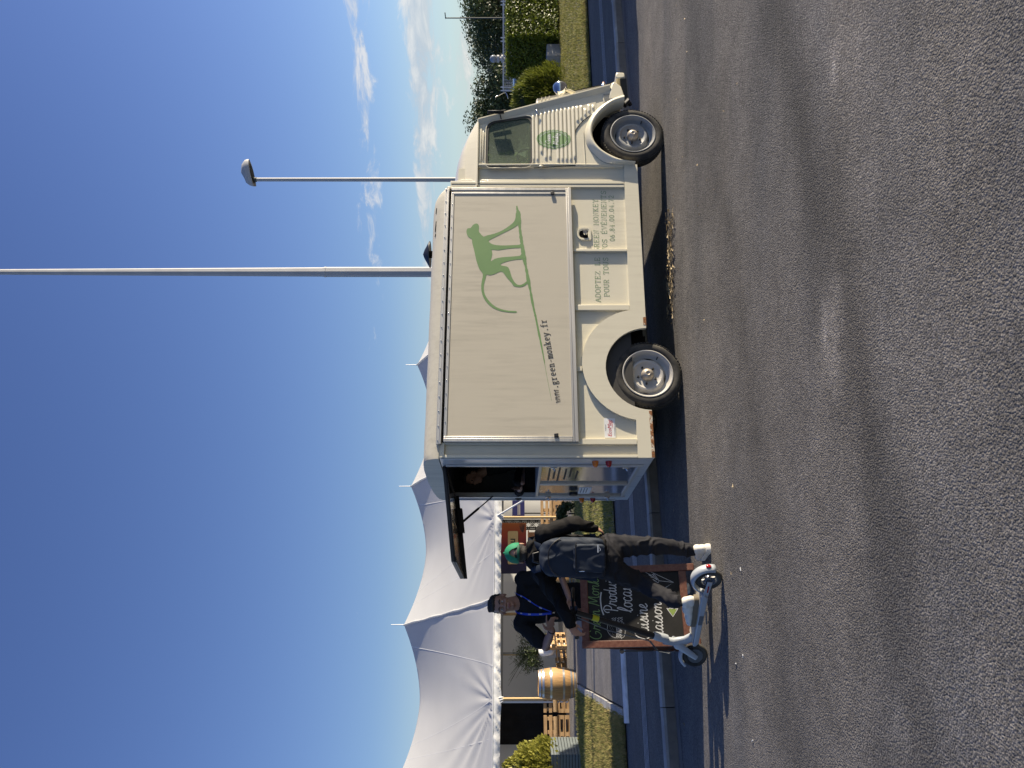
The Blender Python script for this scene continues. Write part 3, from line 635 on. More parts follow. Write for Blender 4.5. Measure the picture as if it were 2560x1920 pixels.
SCR = {  # brush script, single strokes; advance in second item
 'G': ([[(.95, .82), (.7, 1.02), (.35, .95), (.1, .6), (.12, .2), (.45, -.02), (.8, .12), (.92, .42), (.6, .42)]], 1.05),
 'r': ([[(.0, .05), (.15, .35), (.2, .6), (.3, .5), (.5, .52), (.46, .2), (.55, .02), (.72, .12)]], .62),
 'e': ([[(.0, .12), (.3, .26), (.42, .46), (.3, .58), (.14, .4), (.14, .14), (.32, 0), (.6, .14)]], .56),
 'n': ([[(.05, .5), (.14, .55), (.12, 0)], [(.12, .25), (.3, .52), (.46, .5), (.46, .15), (.54, .0), (.7, .14)]], .66),
 'M': ([[(.0, .0), (.15, .5), (.25, 1.0), (.42, .3), (.5, .22), (.7, .7), (.85, 1.0), (.86, .4), (.95, .02), (1.08, .1)]], 1.08),
 'o': ([[(.4, .52), (.2, .52), (.08, .25), (.25, 0), (.46, .15), (.46, .4), (.36, .54), (.5, .46), (.66, .48)]], .6),
 'k': ([[(.0, .1), (.2, .55), (.3, .95), (.22, 1.0), (.14, .6), (.12, 0)], [(.12, .22), (.4, .5), (.42, .34), (.2, .26), (.4, .02), (.6, .1)]], .58),
 'y': ([[(.05, .5), (.12, .2), (.26, .08), (.44, .3), (.5, .52)], [(.5, .52), (.46, .0), (.34, -.4), (.16, -.42), (.2, -.2), (.6, .1)]], .62),
 'P': ([[(.3, .95), (.3, .4), (.26, -.05)], [(.02, .62), (-.02, .85), (.3, 1.04), (.66, .95), (.76, .72), (.6, .48), (.34, .44)]], .8),
 'd': ([[(.44, .5), (.22, .54), (.06, .26), (.2, .0), (.4, .18), (.56, .98)], [(.56, .98), (.48, .3), (.54, .02), (.7, .12)]], .68),
 'u': ([[(.02, .4), (.12, .54), (.1, .16), (.24, 0), (.42, .2), (.5, .54)], [(.5, .54), (.46, .14), (.56, 0), (.7, .12)]], .68),
 'i': ([[(.02, .3), (.14, .54), (.12, .14), (.22, .0), (.36, .12)], [(.2, .74), (.22, .78)]], .36),
 't': ([[(.02, .2), (.2, .9), (.14, .2), (.24, 0), (.4, .12)], [(.02, .58), (.38, .62)]], .38),
 's': ([[(.0, .08), (.2, .36), (.28, .58), (.36, .36), (.38, .12), (.22, -.02), (.06, .08)], [(.3, .02), (.52, .14)]], .5),
 'l': ([[(.0, .1), (.3, .6), (.38, .92), (.26, 1.02), (.14, .6), (.12, .16), (.24, 0), (.4, .12)]], .42),
 'c': ([[(.42, .46), (.28, .56), (.1, .4), (.1, .12), (.28, 0), (.5, .14)]], .5),
 'a': ([[(.42, .48), (.22, .54), (.06, .28), (.18, .0), (.38, .16), (.44, .5)], [(.44, .5), (.42, .14), (.52, 0), (.66, .12)]], .64),
 'x': ([[(.02, .5), (.14, .54), (.34, .04), (.52, .02)], [(.46, .54), (.06, .0)]], .56),
 'C': ([[(.78, .84), (.6, 1.02), (.26, .9), (.06, .5), (.14, .1), (.4, -.04), (.72, .14)]], .8),
 'm': ([[(.02, .46), (.1, .54), (.1, 0)], [(.1, .26), (.24, .54), (.36, .46), (.36, 0)], [(.36, .26), (.5, .54), (.62, .46), (.6, .12), (.7, 0), (.84, .12)]], .84),
 ' ': ([], .4),
}
def text_strokes(txt, table='caps', adv=1.06):
    """list of polylines for a line of text, cap height 1"""
    x = 0; out = []
    for ch in txt:
        if table == 'caps':
            for st in CAPS[ch]: out.append([(x + a, b) for a, b in st])
            x += adv if ch != '.' else adv * .8
        else:
            st, w = SCR[ch]
            for s_ in st: out.append([(x + a + b * .16, b) for a, b in (catmull(s_, 5) if len(s_) > 2 else s_)])
            x += w
    return out, x
def lettering(name, txt, mat, parent, origin, xdir, ydir, height, length=None, stroke=0.13, table='caps', lift=Vector((0, 0, 0)), mapf=None):
    st, w = text_strokes(txt, table); sx = (length / w) if length else height
    mb = MB(); o, xd, yd = Vector(origin), Vector(xdir).normalized(), Vector(ydir).normalized()
    for s_ in st:
        p2 = [(a * sx, b * height) for a, b in s_]
        v, f = ribbon(p2, stroke * height); f3 = [o + xd * a + yd * b for a, b in v]
        if mapf: f3 = [mapf(p) for p in f3]
        mb.add(f3, f)
    return mb.build(name, mat, parent, recalc=False)
def font_text(name, txt, mat, parent, M4, size, shear=0.0, bold=0.0):
    cu = bpy.data.curves.new(name, 'FONT'); cu.body = txt; cu.size = size; cu.shear = shear; cu.offset = bold; cu.resolution_u = 3; cu.fill_mode = 'FRONT'
    tmp = bpy.data.objects.new('tmp', cu); COL.objects.link(tmp); dg = bpy.context.evaluated_depsgraph_get()
    me = bpy.data.meshes.new_from_object(tmp.evaluated_get(dg)); bpy.data.objects.remove(tmp); bpy.data.curves.remove(cu)
    me.transform(M4); me.name = name
    return link(name, me, parent, mat)

# ------------------------------------------------------------------ the food truck
def paintmat(name, col, rough=0.3, dirt=(0.36, 0.31, 0.22), amt=0.35, coat=0.25):
    """old glossy paint: faint mottling, vertical dirt streaks, small scuffs"""
    m, n, l, b = material(name); t = N(n, 'ShaderNodeTexCoord'); v = t.outputs['Object']
    mp = N(n, 'ShaderNodeMapping'); mp.inputs['Scale'].default_value = (9, 9, 0.8); l.new(v, mp.inputs[0])
    a = N(n, 'ShaderNodeTexNoise', i_Scale=2.0, i_Detail=6.0, i_Roughness=.65); l.new(mp.outputs[0], a.inputs['Vector'])
    c = N(n, 'ShaderNodeTexNoise', i_Scale=1.3, i_Detail=4.0); l.new(v, c.inputs['Vector'])
    d = N(n, 'ShaderNodeTexNoise', i_Scale=16, i_Detail=8.0, i_Roughness=.75); l.new(v, d.inputs['Vector'])
    def rng(x, lo, hi, hi2=1.0):
        r = N(n, 'ShaderNodeMapRange'); l.new(x, r.inputs[0]); r.inputs[1].default_value = lo; r.inputs[2].default_value = hi; r.inputs[4].default_value = hi2; return r.outputs[0]
    mu = N(n, 'ShaderNodeMath', operation='MULTIPLY'); l.new(rng(a.outputs[0], .45, .8), mu.inputs[0]); l.new(rng(c.outputs[0], .35, .7, amt), mu.inputs[1])
    mx = N(n, 'ShaderNodeMix', data_type='RGBA'); l.new(mu.outputs[0], mx.inputs[0]); mx.inputs[6].default_value = (*col, 1); mx.inputs[7].default_value = (*dirt, 1)
    m2 = N(n, 'ShaderNodeMix', data_type='RGBA'); l.new(rng(d.outputs[0], .70, .80, .45), m2.inputs[0]); l.new(mx.outputs[2], m2.inputs[6]); m2.inputs[7].default_value = (*[x * .6 for x in dirt], 1)
    l.new(m2.outputs[2], b.inputs['Base Color']); b.inputs['Coat Weight'].default_value = coat; b.inputs['Coat Roughness'].default_value = .12
    rr = N(n, 'ShaderNodeMapRange'); l.new(a.outputs[0], rr.inputs[0]); rr.inputs[3].default_value = rough - .08; rr.inputs[4].default_value = rough + .2; l.new(rr.outputs[0], b.inputs['Roughness'])
    bp = N(n, 'ShaderNodeBump', i_Strength=.11, i_Distance=.02); l.new(c.outputs[0], bp.inputs['Height']); l.new(bp.outputs[0], b.inputs['Normal'])
    return m
M['cream'] = paintmat('cream paint', (0.66, 0.615, 0.475), amt=.5)
M['creamcab'] = paintmat('cream cab paint', (0.69, 0.64, 0.49), rough=0.26, coat=0.5)
M['shutter'] = paintmat('beige shutter panel', (0.495, 0.45, 0.35), rough=0.5, dirt=(.25, .225, .175), amt=0.6, coat=0.0)
M['roofp'] = paintmat('greyed roof paint', (0.50, 0.47, 0.38), rough=0.45, dirt=(0.25, 0.23, 0.19), amt=0.8, coat=0.0)
M['alu'] = pm('aluminium profile', (0.52, 0.50, 0.46), 0.42, metal=0.7, var=0.1, vs_=3, stretch=(.3, 8, 8))
M['chrome'] = pm('chrome', (0.62, 0.63, 0.64), 0.10, metal=1.0, var=0.05)
M['black'] = pm('black plastic', (0.012, 0.012, 0.013), 0.45, var=0.2)
M['blackm'] = pm('black inner metal', (0.007, 0.007, 0.007), 0.9, var=0.2, spec=0.1)
M['tyre'] = pm('tyre rubber', (0.035, 0.034, 0.033), 0.85, var=0.3, vs_=7, col2=(0.075, 0.07, 0.06), cs=6, bump=0.2, bs=90, spec=0.25)
M['rim'] = paintmat('wheel paint', (0.46, 0.44, 0.40), rough=0.42, dirt=(0.2, 0.17, 0.13), amt=0.6, coat=0.0)
M['rimd'] = paintmat('dirty wheel paint', (0.27, 0.275, 0.27), rough=0.5, dirt=(0.12, 0.10, 0.08), amt=1.0, coat=0.0)
M['hubcap'] = pm('hub cap', (0.42, 0.37, 0.30), 0.42, metal=0.4, var=0.2, vs_=12)
M['green'] = pm('green vinyl', (0.135, 0.245, 0.085), 0.5, var=0.06)
M['greent'] = pm('green lettering', (0.17, 0.26, 0.13), 0.5, var=0.06)
M['ink'] = pm('black lettering', (0.02, 0.02, 0.02), 0.5)
M['rust'] = pm('rusty edge', (0.24, 0.10, 0.035), 0.9, var=0.4, vs_=20, bump=0.6, bs=70, col2=(0.55, 0.50, 0.40), cs=14, thr=(0.5, 0.56))
M['glass'] = glassmat('cab glass', (0.50, 0.60, 0.46), 0.42)
M['dglass'] = pm('dark glossy pane', (0.03, 0.03, 0.028), 0.04, var=0.02, coat=0.6)
M['mirrorpanel'] = pm('polished sheet panel', (0.46, 0.47, 0.48), 0.10, metal=0.9, var=0.04, vs_=1.5)
M['rearp'] = paintmat('grey rear paint', (0.55, 0.56, 0.55), rough=0.25, amt=0.2, coat=0.4)
M['orange'] = pm('amber lens', (0.75, 0.20, 0.01), 0.15, var=0.02, coat=0.5)
M['red'] = pm('red lens', (0.35, 0.008, 0.012), 0.15, var=0.02, coat=0.5)
M['white'] = pm('white sheet', (0.74, 0.74, 0.72), 0.5, var=0.05)
M['redink'] = pm('red lettering', (0.55, 0.03, 0.03), 0.5)
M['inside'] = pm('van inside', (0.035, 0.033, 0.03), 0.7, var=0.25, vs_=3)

van = empty('food_truck', VD * S0 + VN * TV, THV)
tag(van, 'cream vintage food truck with a green monkey on its closed side shutter', 'food truck')
W_ = 1.80
def side3(y): return lambda s, z: (s, y, z)
AI = (0.034, 0.325, 0.425); AO = (0.083, 0.398, 0.577)
def arc_in(n=22): # from left to right over the top at z = .335
    a = math.asin((0.335 - AI[1]) / AI[2]); return [(AI[0] + AI[2] * math.cos(t), AI[1] + AI[2] * math.sin(t)) for t in [math.pi - a - (math.pi - 2 * a) * i / n for i in range(n + 1)]]
def arc_out(n=22): # from right to left over the top at z = .487
    a = math.asin((0.487 - AO[1]) / AO[2]); return [(AO[0] + AO[2] * math.cos(t), AO[1] + AO[2] * math.sin(t)) for t in [a + (math.pi - 2 * a) * i / n for i in range(n + 1)]]
base_poly = [(-.85, .40)] + [(s, max(z, .40)) for s, z in arc_in() if z > .40] + [(2.10, .40), (2.10, 2.33), (-.85, 2.33)]
v, f = filled([(s, .035, z) for s, z in base_poly]); mb = MB().add(v, f); mb.build('side_panel', M['cream'], van, recalc=False)
lower = [(-.855, .338)] + arc_in() + [(2.377, .315), (2.377, .457), (2.09, .463), (1.33, .476), (.70, .485)] + arc_out() + [(-.855, .489)]
ff_ = [(s, 0.0, z) for s, z in lower]; bb_ = [(s, 0.036, z) for s, z in lower]; n = len(lower)
v, f = filled(ff_); mb = MB().add(ff_, f); mb.add(ff_ + bb_, [(i, (i + 1) % n, n + (i + 1) % n, n + i) for i in range(n)])
mb.build('side_skirt', M['cream'], van, recalc=True)
def vbox(name, a, b, mat, parent=None, bevel=0.0): return MB().box(a, b).build(name, mat, parent or van, bevel=bevel)
for s0, s1, z0, z1 in ((2.092, 2.170, .464, 2.30), (1.318, 1.348, .4765, 1.03), (.653, .712, .486, 1.03), (.005, .052, .9755, 1.03), (-.727, -.672, .49, 2.28), (-.855, -.827, .49, 2.31)):
    vbox('side_post', (s0, 0.002, z0), (s1, .034, z1), M['cream'], bevel=.004)
vbox('cant_rail', (-.855, -.002, 2.275), (2.10, .034, 2.33), M['cream'], bevel=.004)
# front bay between box and cab
vbox('cab_corner', (2.352, .0045, .46), (2.3705, .06, 2.02), M['cream'])
vbox('bay_panel', (2.171, .038, .44), (2.3515, .055, 2.22), M['cream'])
vbox('bay_post', (2.172, .012, .464), (2.196, .0379, 2.2), M['cream'], bevel=.003)
vbox('seam', (2.128, -.001, .47), (2.134, .0018, 2.29), M['blackm'])
# rusty lower edge behind the rear wheel, worn patches by the arch
vbox('rust_strip', (-.853, -.0025, .334), (-.40, -.0005, .362), M['rust'])
vbox('rust_patch', (.49, -.0025, .331), (.575, -.0005, .36), M['rust'])
# shutter
ZB, ZT, SA, SB = 1.032, 2.285, -.712, 2.062
sh = vbox('serving_shutter', (SA + .03, -.022, ZB + .03), (SB - .03, -.002, ZT - .02), M['shutter'])
for a, b in (((SA, -.034, ZB), (SB, -.004, ZB + .035)), ((SA, -.030, ZB + .036), (SB, -.003, ZB + .055)), ((SA, -.034, ZB + .0565), (SA + .034, -.004, ZT)), ((SA + .035, -.030, ZB + .0565), (SA + .055, -.003, ZT)),
             ((SB - .034, -.034, ZB + .0565), (SB, -.004, ZT)), ((SB - .076, -.029, ZB + .0565), (SB - .052, -.003, ZT)), ((SA + .0555, -.030, ZT - .03), (SB - .077, -.003, ZT))):
    vbox('shutter_frame', a, b, M['alu'], sh, bevel=.003)
vbox('shadow_gap', (SA, -.020, ZT + .002), (SB, -.001, ZT + .016), M['blackm'], sh)
for (r, x, y) in (('C', 1045, 1070), ('B', 1015, 265)):
    s_, z_ = VS(r, x, y, -.03); vbox('shutter_latch', (s_ - .018, -.046, z_ - .020), (s_ + .018, -.030, z_ + .020), M['black'], sh, bevel=.004)
vbox('roof_rail', (-.735, -.040, 2.306), (2.055, -.0025, 2.322), M['alu'], bevel=.003)
vbox('roof_rail', (-.735, -.028, 2.3225), (2.055, -.0125, 2.352), M['alu'], bevel=.003)
mb = MB()
for i in range(20): mb.ball((-.70 + i * .144, -.030, 2.338), .006, 8, 5)
for i in range(20): mb.ball((-.66 + i * .140, -.032, ZT - .012), .005, 8, 5)
mb.build('rivets', M['chrome'], van, 60)['kind'] = 'stuff'
# monkey emblem and branch
MK = [(335, 560), (345, 540), (368, 537), (385, 515), (405, 502), (425, 505), (435, 525), (432, 560), (445, 580), (470, 605), (500, 595), (560, 580), (620, 555), (680, 515), (712, 485), (724, 450), (725, 420), (745, 418), (750, 445), (745, 480), (742, 512),
      (690, 545), (630, 575), (570, 605), (520, 630), (512, 642), (530, 660), (570, 672), (640, 675), (710, 672), (757, 668), (765, 650), (775, 655), (778, 690), (720, 695), (650, 702), (590, 712), (550, 708), (535, 712), (540, 740), (532, 775), (528, 800),
      (560, 780), (620, 768), (700, 762), (760, 755), (770, 735), (790, 738), (800, 760), (795, 780), (720, 788), (660, 800), (612, 818), (608, 832), (640, 838), (665, 848), (680, 880), (692, 920), (712, 960), (740, 985), (770, 985), (800, 967), (815, 955), (825, 965),
      (800, 990), (770, 1002), (735, 1002), (708, 995), (692, 970), (660, 935), (640, 908), (622, 885), (600, 882), (560, 900), (520, 910), (495, 905), (488, 930), (478, 965), (472, 1000), (475, 1040), (490, 1080), (520, 1120), (560, 1155), (610, 1178), (670, 1190), (725, 1193), (733, 1200), (725, 1206),
      (660, 1202), (600, 1191), (545, 1168), (500, 1130), (470, 1085), (455, 1040), (452, 990), (458, 950), (465, 900), (440, 865), (425, 830), (410, 780), (400, 730), (390, 690), (380, 650), (378, 625), (355, 612), (340, 590)]
poly = [VS('B', x, y, -.0235) for x, y in MK]; poly = catmull(poly, 2, True)
v, f = filled([(s, -.0235, z) for s, z in poly]); MB().add(v, f).build('monkey_emblem', M['green'], sh, recalc=False)
br = [(733, 362, .3), (736, 385, .75), (745, 420, .9), (752, 480, 1.0), (757, 540, .8), (766, 610, .85), (776, 680, .9), (790, 770, 1.1), (802, 830, .7), (812, 880, .8), (824, 950, .85), (840, 1030, .7), (852, 1100, .75), (868, 1180, .65), (880, 1230, .6), (892, 1290, .55), (910, 1380, .5), (928, 1470, .42), (945, 1560, .3), (955, 1620, .12), (970, 1706, .09), (1008, 1901, .07)]
p2 = [VS('B', x, y, -.0235) for x, y, w in br]; pp = catmull(p2, 4); tp = [w * (1 + random.uniform(-.22, .22)) for x, y, w in br]; tpp = catmull([(w,) for w in tp], 4)
v, f = ribbon(pp, .034, [t[0] * random.uniform(.8, 1.2) for t in tpp]); MB().add([(a, -.0238, b) for a, b in v], f).build('branch_emblem', M['green'], sh, recalc=False)
def line_on_side(name, txt, r0, r1, h, y, mat, parent, stroke=.13):
    (a, za), (b, zb) = VS(*r0, y), VS(*r1, y); d = Vector((b - a, 0, zb - za))
    return lettering(name, txt, mat, parent, (a, y, za), d, Vector((-d.z, 0, d.x)), h, d.length, stroke)
for tx_, f0, f1 in (('www', 0, 3 / 19), ('.', 3 / 19, 4 / 19), ('green', 4 / 19, 9 / 19), ('-', 9 / 19, 10 / 19), ('monkey', 10 / 19, 16 / 19), ('.', 16 / 19, 17 / 19), ('fr', 17 / 19, 1)):
    line_on_side('web_address', tx_, ('C', 1080 - 118 * f0, 803 - 660 * f0), ('C', 1080 - 118 * f1, 803 - 660 * f1), .066, -.0240, M['ink'], sh, .115)
for nm, t, a, b, y in (('slogan_lettering', 'ADOPTEZ LE', ('B', 1396, 1120), ('B', 1388, 762), .0335), ('slogan_lettering', 'GREEN MONKEY', ('B', 1384, 722), ('B', 1372, 302), .0335),
                       ('slogan_lettering', 'POUR TOUS', ('B', 1464, 1078), ('B', 1453, 762), .0335), ('slogan_lettering', 'VOS ÉVÉNEMENTS', ('B', 1448, 722), ('B', 1435, 236), .0335),
                       ('phone_number', '06.84.00.04.72', ('B', 1507, 640), ('B', 1496, 275), .0335)):
    for i_, wd_ in enumerate(t.split(' ')):
        f0 = (sum(len(q) + 1 for q in t.split(' ')[:i_])) / len(t); f1 = f0 + len(wd_) / len(t); L2 = lambda f: (a[0], a[1] + (b[1] - a[1]) * f, a[2] + (b[2] - a[2]) * f)
        line_on_side(nm, wd_, L2(f0), L2(f1), .050, y, M['greent'], van, .105)
# fuel filler
fs, fz = VS('B', 1262, 585, .03)
rr_ = bez_round([(fs - .075, fz - .075), (fs + .075, fz - .075), (fs + .075, fz + .07), (fs - .075, fz + .07)], [.02, .02, .07, .07], 5)
inn = bez_round([(fs - .058, fz - .055), (fs + .058, fz - .055), (fs + .058, fz + .055), (fs - .058, fz + .055)], [.02, .02, .05, .05], 5)
mb = MB(); v, f = ring_fill(rr_, inn, side3(.018)); mb.add(v, f); k = len(rr_)
mb.add([(s, .018, z) for s, z in rr_] + [(s, .036, z) for s, z in rr_], [(i, k + i, k + (i + 1) % k, (i + 1) % k) for i in range(k)])
mb.add([(s, .018, z) for s, z in inn] + [(s, .032, z) for s, z in [(fs + (a - fs) * .8, fz + (b_ - fz) * .8) for a, b_ in inn]], [(i, (i + 1) % k, k + (i + 1) % k, k + i) for i in range(k)])
fl = mb.build('fuel_filler', M['cream'], van, 40)
MB().add([(fs + (a - fs) * .8, .0325, fz + (b_ - fz) * .8) for a, b_ in inn], [tuple(range(k))]).build('filler_cup', M['blackm'], fl)
MB().lathe([(.0, -.010), (.022, -.010), (.026, .012), (.026, .03)], 14, (fs, .0, fz - .012), 'Y', cap=False).build('filler_cap', M['chrome'], fl, 40)
# maker's plate
a_, b_ = VS('C', 1428, 1088, .03), VS('C', 1508, 935, .03)
pl = vbox('maker_plate', (a_[0], .029, b_[1]), (b_[0], .0335, a_[1]), M['white'])
pw, ph = b_[0] - a_[0], a_[1] - b_[1]
RX = Matrix.Rotation(rad(90), 4, 'X')
font_text('plate_lettering', 'EcoMag', M['redink'], pl, Matrix.Translation((a_[0] + pw * .05, .0280, b_[1] + ph * .36)) @ RX, ph * .50, .25, .0)
font_text('plate_lettering', 'FRANCE', M['redink'], pl, Matrix.Translation((a_[0] + pw * .5, .0280, b_[1] + ph * .22)) @ RX, ph * .15)
font_text('plate_lettering', 'Réalisation', M['ink'], pl, Matrix.Translation((a_[0] + pw * .35, .0280, b_[1] + ph * .84)) @ RX, ph * .14)
font_text('plate_lettering', 'www.ecomag-france.fr', M['ink'], pl, Matrix.Translation((a_[0] + pw * .08, .0280, b_[1] + ph * .05)) @ RX, ph * .13)

# roof
cs = [(-.010, 2.325), (-.010, 2.350), (.008, 2.392), (.045, 2.435), (.11, 2.468), (.22, 2.488), (.45, 2.505), (.9, 2.515), (1.35, 2.505), (1.58, 2.488), (1.69, 2.468), (1.755, 2.435), (1.792, 2.392), (1.81, 2.35), (1.81, 2.325)]
st_ = [(-.868, .97), (-.86, 1.0)] + [(-.8 + i * .2, 1 + .01 * math.sin(i * 2.1)) for i in range(14)] + [(1.90, 1.0), (1.97, .95), (2.02, .82), (2.055, .60), (2.075, .30), (2.083, 0.02)]
vv = []; 
for s_, k_ in st_:
    for y_, z_ in cs: vv.append((s_, y_, 2.325 + (z_ - 2.325) * k_))
nc = len(cs); ff = [(i * nc + j, i * nc + j + 1, (i + 1) * nc + j + 1, (i + 1) * nc + j) for i in range(len(st_) - 1) for j in range(nc - 1)]
rf = MB().add(vv, ff + [tuple(range(nc))]).build('roof', M['roofp'], van, 45)
ch = MB().lathe([(.04, 2.48), (.04, 2.57)], 14, (1.64, .62, 0)); co = ch.build('roof_vent', M['blackm'], van, 40)
MB().lathe([(.005, 2.635), (.05, 2.618), (.148, 2.562), (.148, 2.555), (.02, 2.57)], 20, (1.64, .62, 0)).build('vent_cowl', M['black'], co, 40)
# roof scratches
for a, b_ in ((1.86, 1.80), (1.70, 1.60), (1.66, 1.58), (1.55, 1.52)): MB().add([(a, .045, 2.4365), (b_, .05, 2.442), (b_, .065, 2.452), (a + .01, .06, 2.446)], [(0, 1, 2, 3)]).build('peeling_paint', M['blackm'], rf)

# rear end
RS = -.855
for a, b_ in (((RS, 0.0365, .338), (RS + .04, .27, 2.325)), ((RS, 1.585, .338), (RS + .04, 1.8, 2.325)), ((RS, .2705, .338), (RS + .04, 1.5845, .415)), ((RS, .2705, 2.29), (RS + .04, 1.5845, 2.325))):
    vbox('rear_frame', a, b_, M['rearp'], bevel=.005)
for a, b_ in (((RS - .018, .235, .40), (RS - .0005, .27, 2.28)), ((RS - .018, 1.585, .40), (RS - .0005, 1.62, 2.28)), ((RS - .012, .02, .48), (RS - .0005, .05, 2.30)), ((RS - .012, 1.75, .48), (RS - .0005, 1.78, 2.3))):
    vbox('rear_moulding', a, b_, M['rearp'], bevel=.004)
def rdoor(y0, y1, name):
    d = vbox(name, (RS + .006, y0 + .03, .45), (RS + .02, y1 - .03, 1.36), M['mirrorpanel'])
    for a, b_ in (((RS - .012, y0, .417), (RS + .03, y1, .449)), ((RS - .012, y0, 1.361), (RS + .03, y1, 1.392)), ((RS - .012, y0, .4495), (RS + .03, y0 + .03, 1.3605)), ((RS - .012, y1 - .03, .4495), (RS + .03, y1, 1.3605))):
        vbox('door_frame', a, b_, M['alu'], d, bevel=.003)
    return d
d1 = rdoor(.275, 1.015, 'rear_door'); d2 = rdoor(1.02, 1.58, 'rear_door')
def latch(y, z, par):
    mb = MB(); mb.box((RS - .03, y - .018, z - .03), (RS - .013, y + .018, z + .03)); mb.tube([(RS - .05, y, z - .012), (RS - .02, y, z + .01)], .009, 8); mb.build('latch', M['chrome'], par, bevel=.002)
latch(.29, 1.25, d1); latch(.29, .56, d1); latch(1.565, 1.25, d2); latch(1.565, .60, d2)
hb = MB(); hb.lathe([(.0, 0), (.05, 0), (.045, -.03), (.0, -.035)], 16, (RS - .012, 1.38, .985), 'X'); hb.build('door_handle', M['black'], d2, 40)
mb = MB()
for z_, y0, y1 in ((1.27, .40, .88), (1.22, .45, .80), (1.175, .38, .92), (1.11, .42, .86), (1.06, .40, .75), (.995, .5, .85)):
    y = y0; mb = MB()
    while y < y1:
        l_ = random.uniform(.02, .06); mb.add([(RS + .0045, y, z_), (RS + .0045, y + l_, z_), (RS + .0045, y + l_, z_ + .02), (RS + .0045, y, z_ + .02)], [(0, 1, 2, 3)]); y += l_ + .012
    mb.build('menu_lettering', M['ink'], d1, recalc=False)
st = vbox('price_sticker', (RS + .003, 1.20, .80), (RS + .0055, 1.50, .93), M['white'], d2)
mb = MB()
for z_ in (.90, .87, .84): mb.add([(RS + .0022, 1.23, z_), (RS + .0022, 1.45, z_), (RS + .0022, 1.45, z_ + .008), (RS + .0022, 1.23, z_ + .008)], [(0, 1, 2, 3)])
mb.build('price_lettering', M['ink'], d2, recalc=False)
for y_, nm in ((.14, 'near'), (1.69, 'far')):
    for z_, mt in ((.87, 'orange'), (.745, 'red')):
        MB().lathe([(.0, -.055), (.015, -.052), (.026, -.035), (.032, 0)], 14, (RS, y_, z_), 'X', cap=False).build('tail_lamp', M[mt], van, 50)
# inside of the box
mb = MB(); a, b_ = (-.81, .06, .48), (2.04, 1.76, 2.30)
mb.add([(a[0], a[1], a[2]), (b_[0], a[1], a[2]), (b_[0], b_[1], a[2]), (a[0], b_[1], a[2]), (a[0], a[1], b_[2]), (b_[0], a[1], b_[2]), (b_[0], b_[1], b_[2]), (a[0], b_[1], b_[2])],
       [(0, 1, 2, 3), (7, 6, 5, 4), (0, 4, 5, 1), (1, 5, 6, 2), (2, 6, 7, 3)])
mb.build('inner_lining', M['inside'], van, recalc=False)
vbox('counter', (-.815, .28, 1.352), (-.42, 1.58, 1.392), M['steel'], bevel=.004)
vbox('far_side', (-.85, 1.775, .338), (2.38, 1.80, 2.325), M['cream'])
vbox('front_wall', (2.045, .036, .45), (2.085, 1.775, 2.325), M['cream'])
vbox('underbody', (-.80, .36, .36), (3.10, 1.44, .47), M['blackm'])
for s_ in (AI[0], 2.77):
    vbox('wheel_housing', (s_ - .46, .28, .30), (s_ + .46, .34, .80), M['blackm'])
vbox('mud_flap', (-.47, .05, .30), (-.455, .27, .70), M['blackm'])
vbox('axle', (-.05, .2, .30), (.05, 1.6, .38), M['blackm'])
vbox('exhaust', (.4, .7, .24), (2.2, .82, .34), M['blackm'], bevel=.03)
# raised rear flap with dark panes, hung on the top of the opening
piv = Vector((RS - .01, 0, 2.296)); FA = rad(-7.0)
def fl_(u, y, w): # u outwards, w normal
    return (piv.x - u * math.cos(FA) - w * math.sin(FA) * 0, y, piv.z + u * math.sin(FA) + w)
def fbox(name, u0, u1, y0, y1, w0, w1, mat, par):
    v = [fl_(u, y, w) for w in (w0, w1) for u, y in ((u0, y0), (u1, y0), (u1, y1), (u0, y1))]
    return MB().add(v, [(0, 3, 2, 1), (4, 5, 6, 7), (0, 1, 5, 4), (1, 2, 6, 5), (2, 3, 7, 6), (3, 0, 4, 7)]).build(name, mat, par, bevel=.004)
fp = fbox('rear_flap', 0, .90, .28, 1.58, -.012, .018, M['black'], van)
for u0, u1, y0, y1, w0_ in ((0, .90, .28, .31, -.020), (0, .90, 1.54, 1.58, -.060), (0, .05, .311, 1.539, -.030), (.85, .90, .311, 1.539, -.030)):
    fbox('flap_frame', u0, u1, y0, y1, w0_, -.0125, M['black'], fp)
M['flapp'] = pm('smoky flap pane', (.34, .32, .29), .10, metal=.85, var=.05)
fbox('flap_pane', .06, .44, .34, 1.52, -.022, -.0125, M['flapp'], fp); fbox('flap_pane', .46, .84, .34, 1.52, -.022, -.0125, M['flapp'], fp)
fbox('flap_lamp_box', .16, .42, 1.44, 1.529, -.085, -.0225, M['black'], fp)
p0 = Vector(fl_(.30, 1.545, -.06)); p1 = Vector((RS - .01, 1.56, 1.86)); pm_ = p0.lerp(p1, .55)
s1 = MB().tube([p0, pm_], .013, 10).build('gas_strut', M['black'], fp, 40); MB().tube([pm_, p1], .007, 8).build('strut_rod', M['black'], s1, 40)
p0 = Vector(fl_(.30, .315, -.06)); p1 = Vector((RS - .01, .30, 1.95)); 
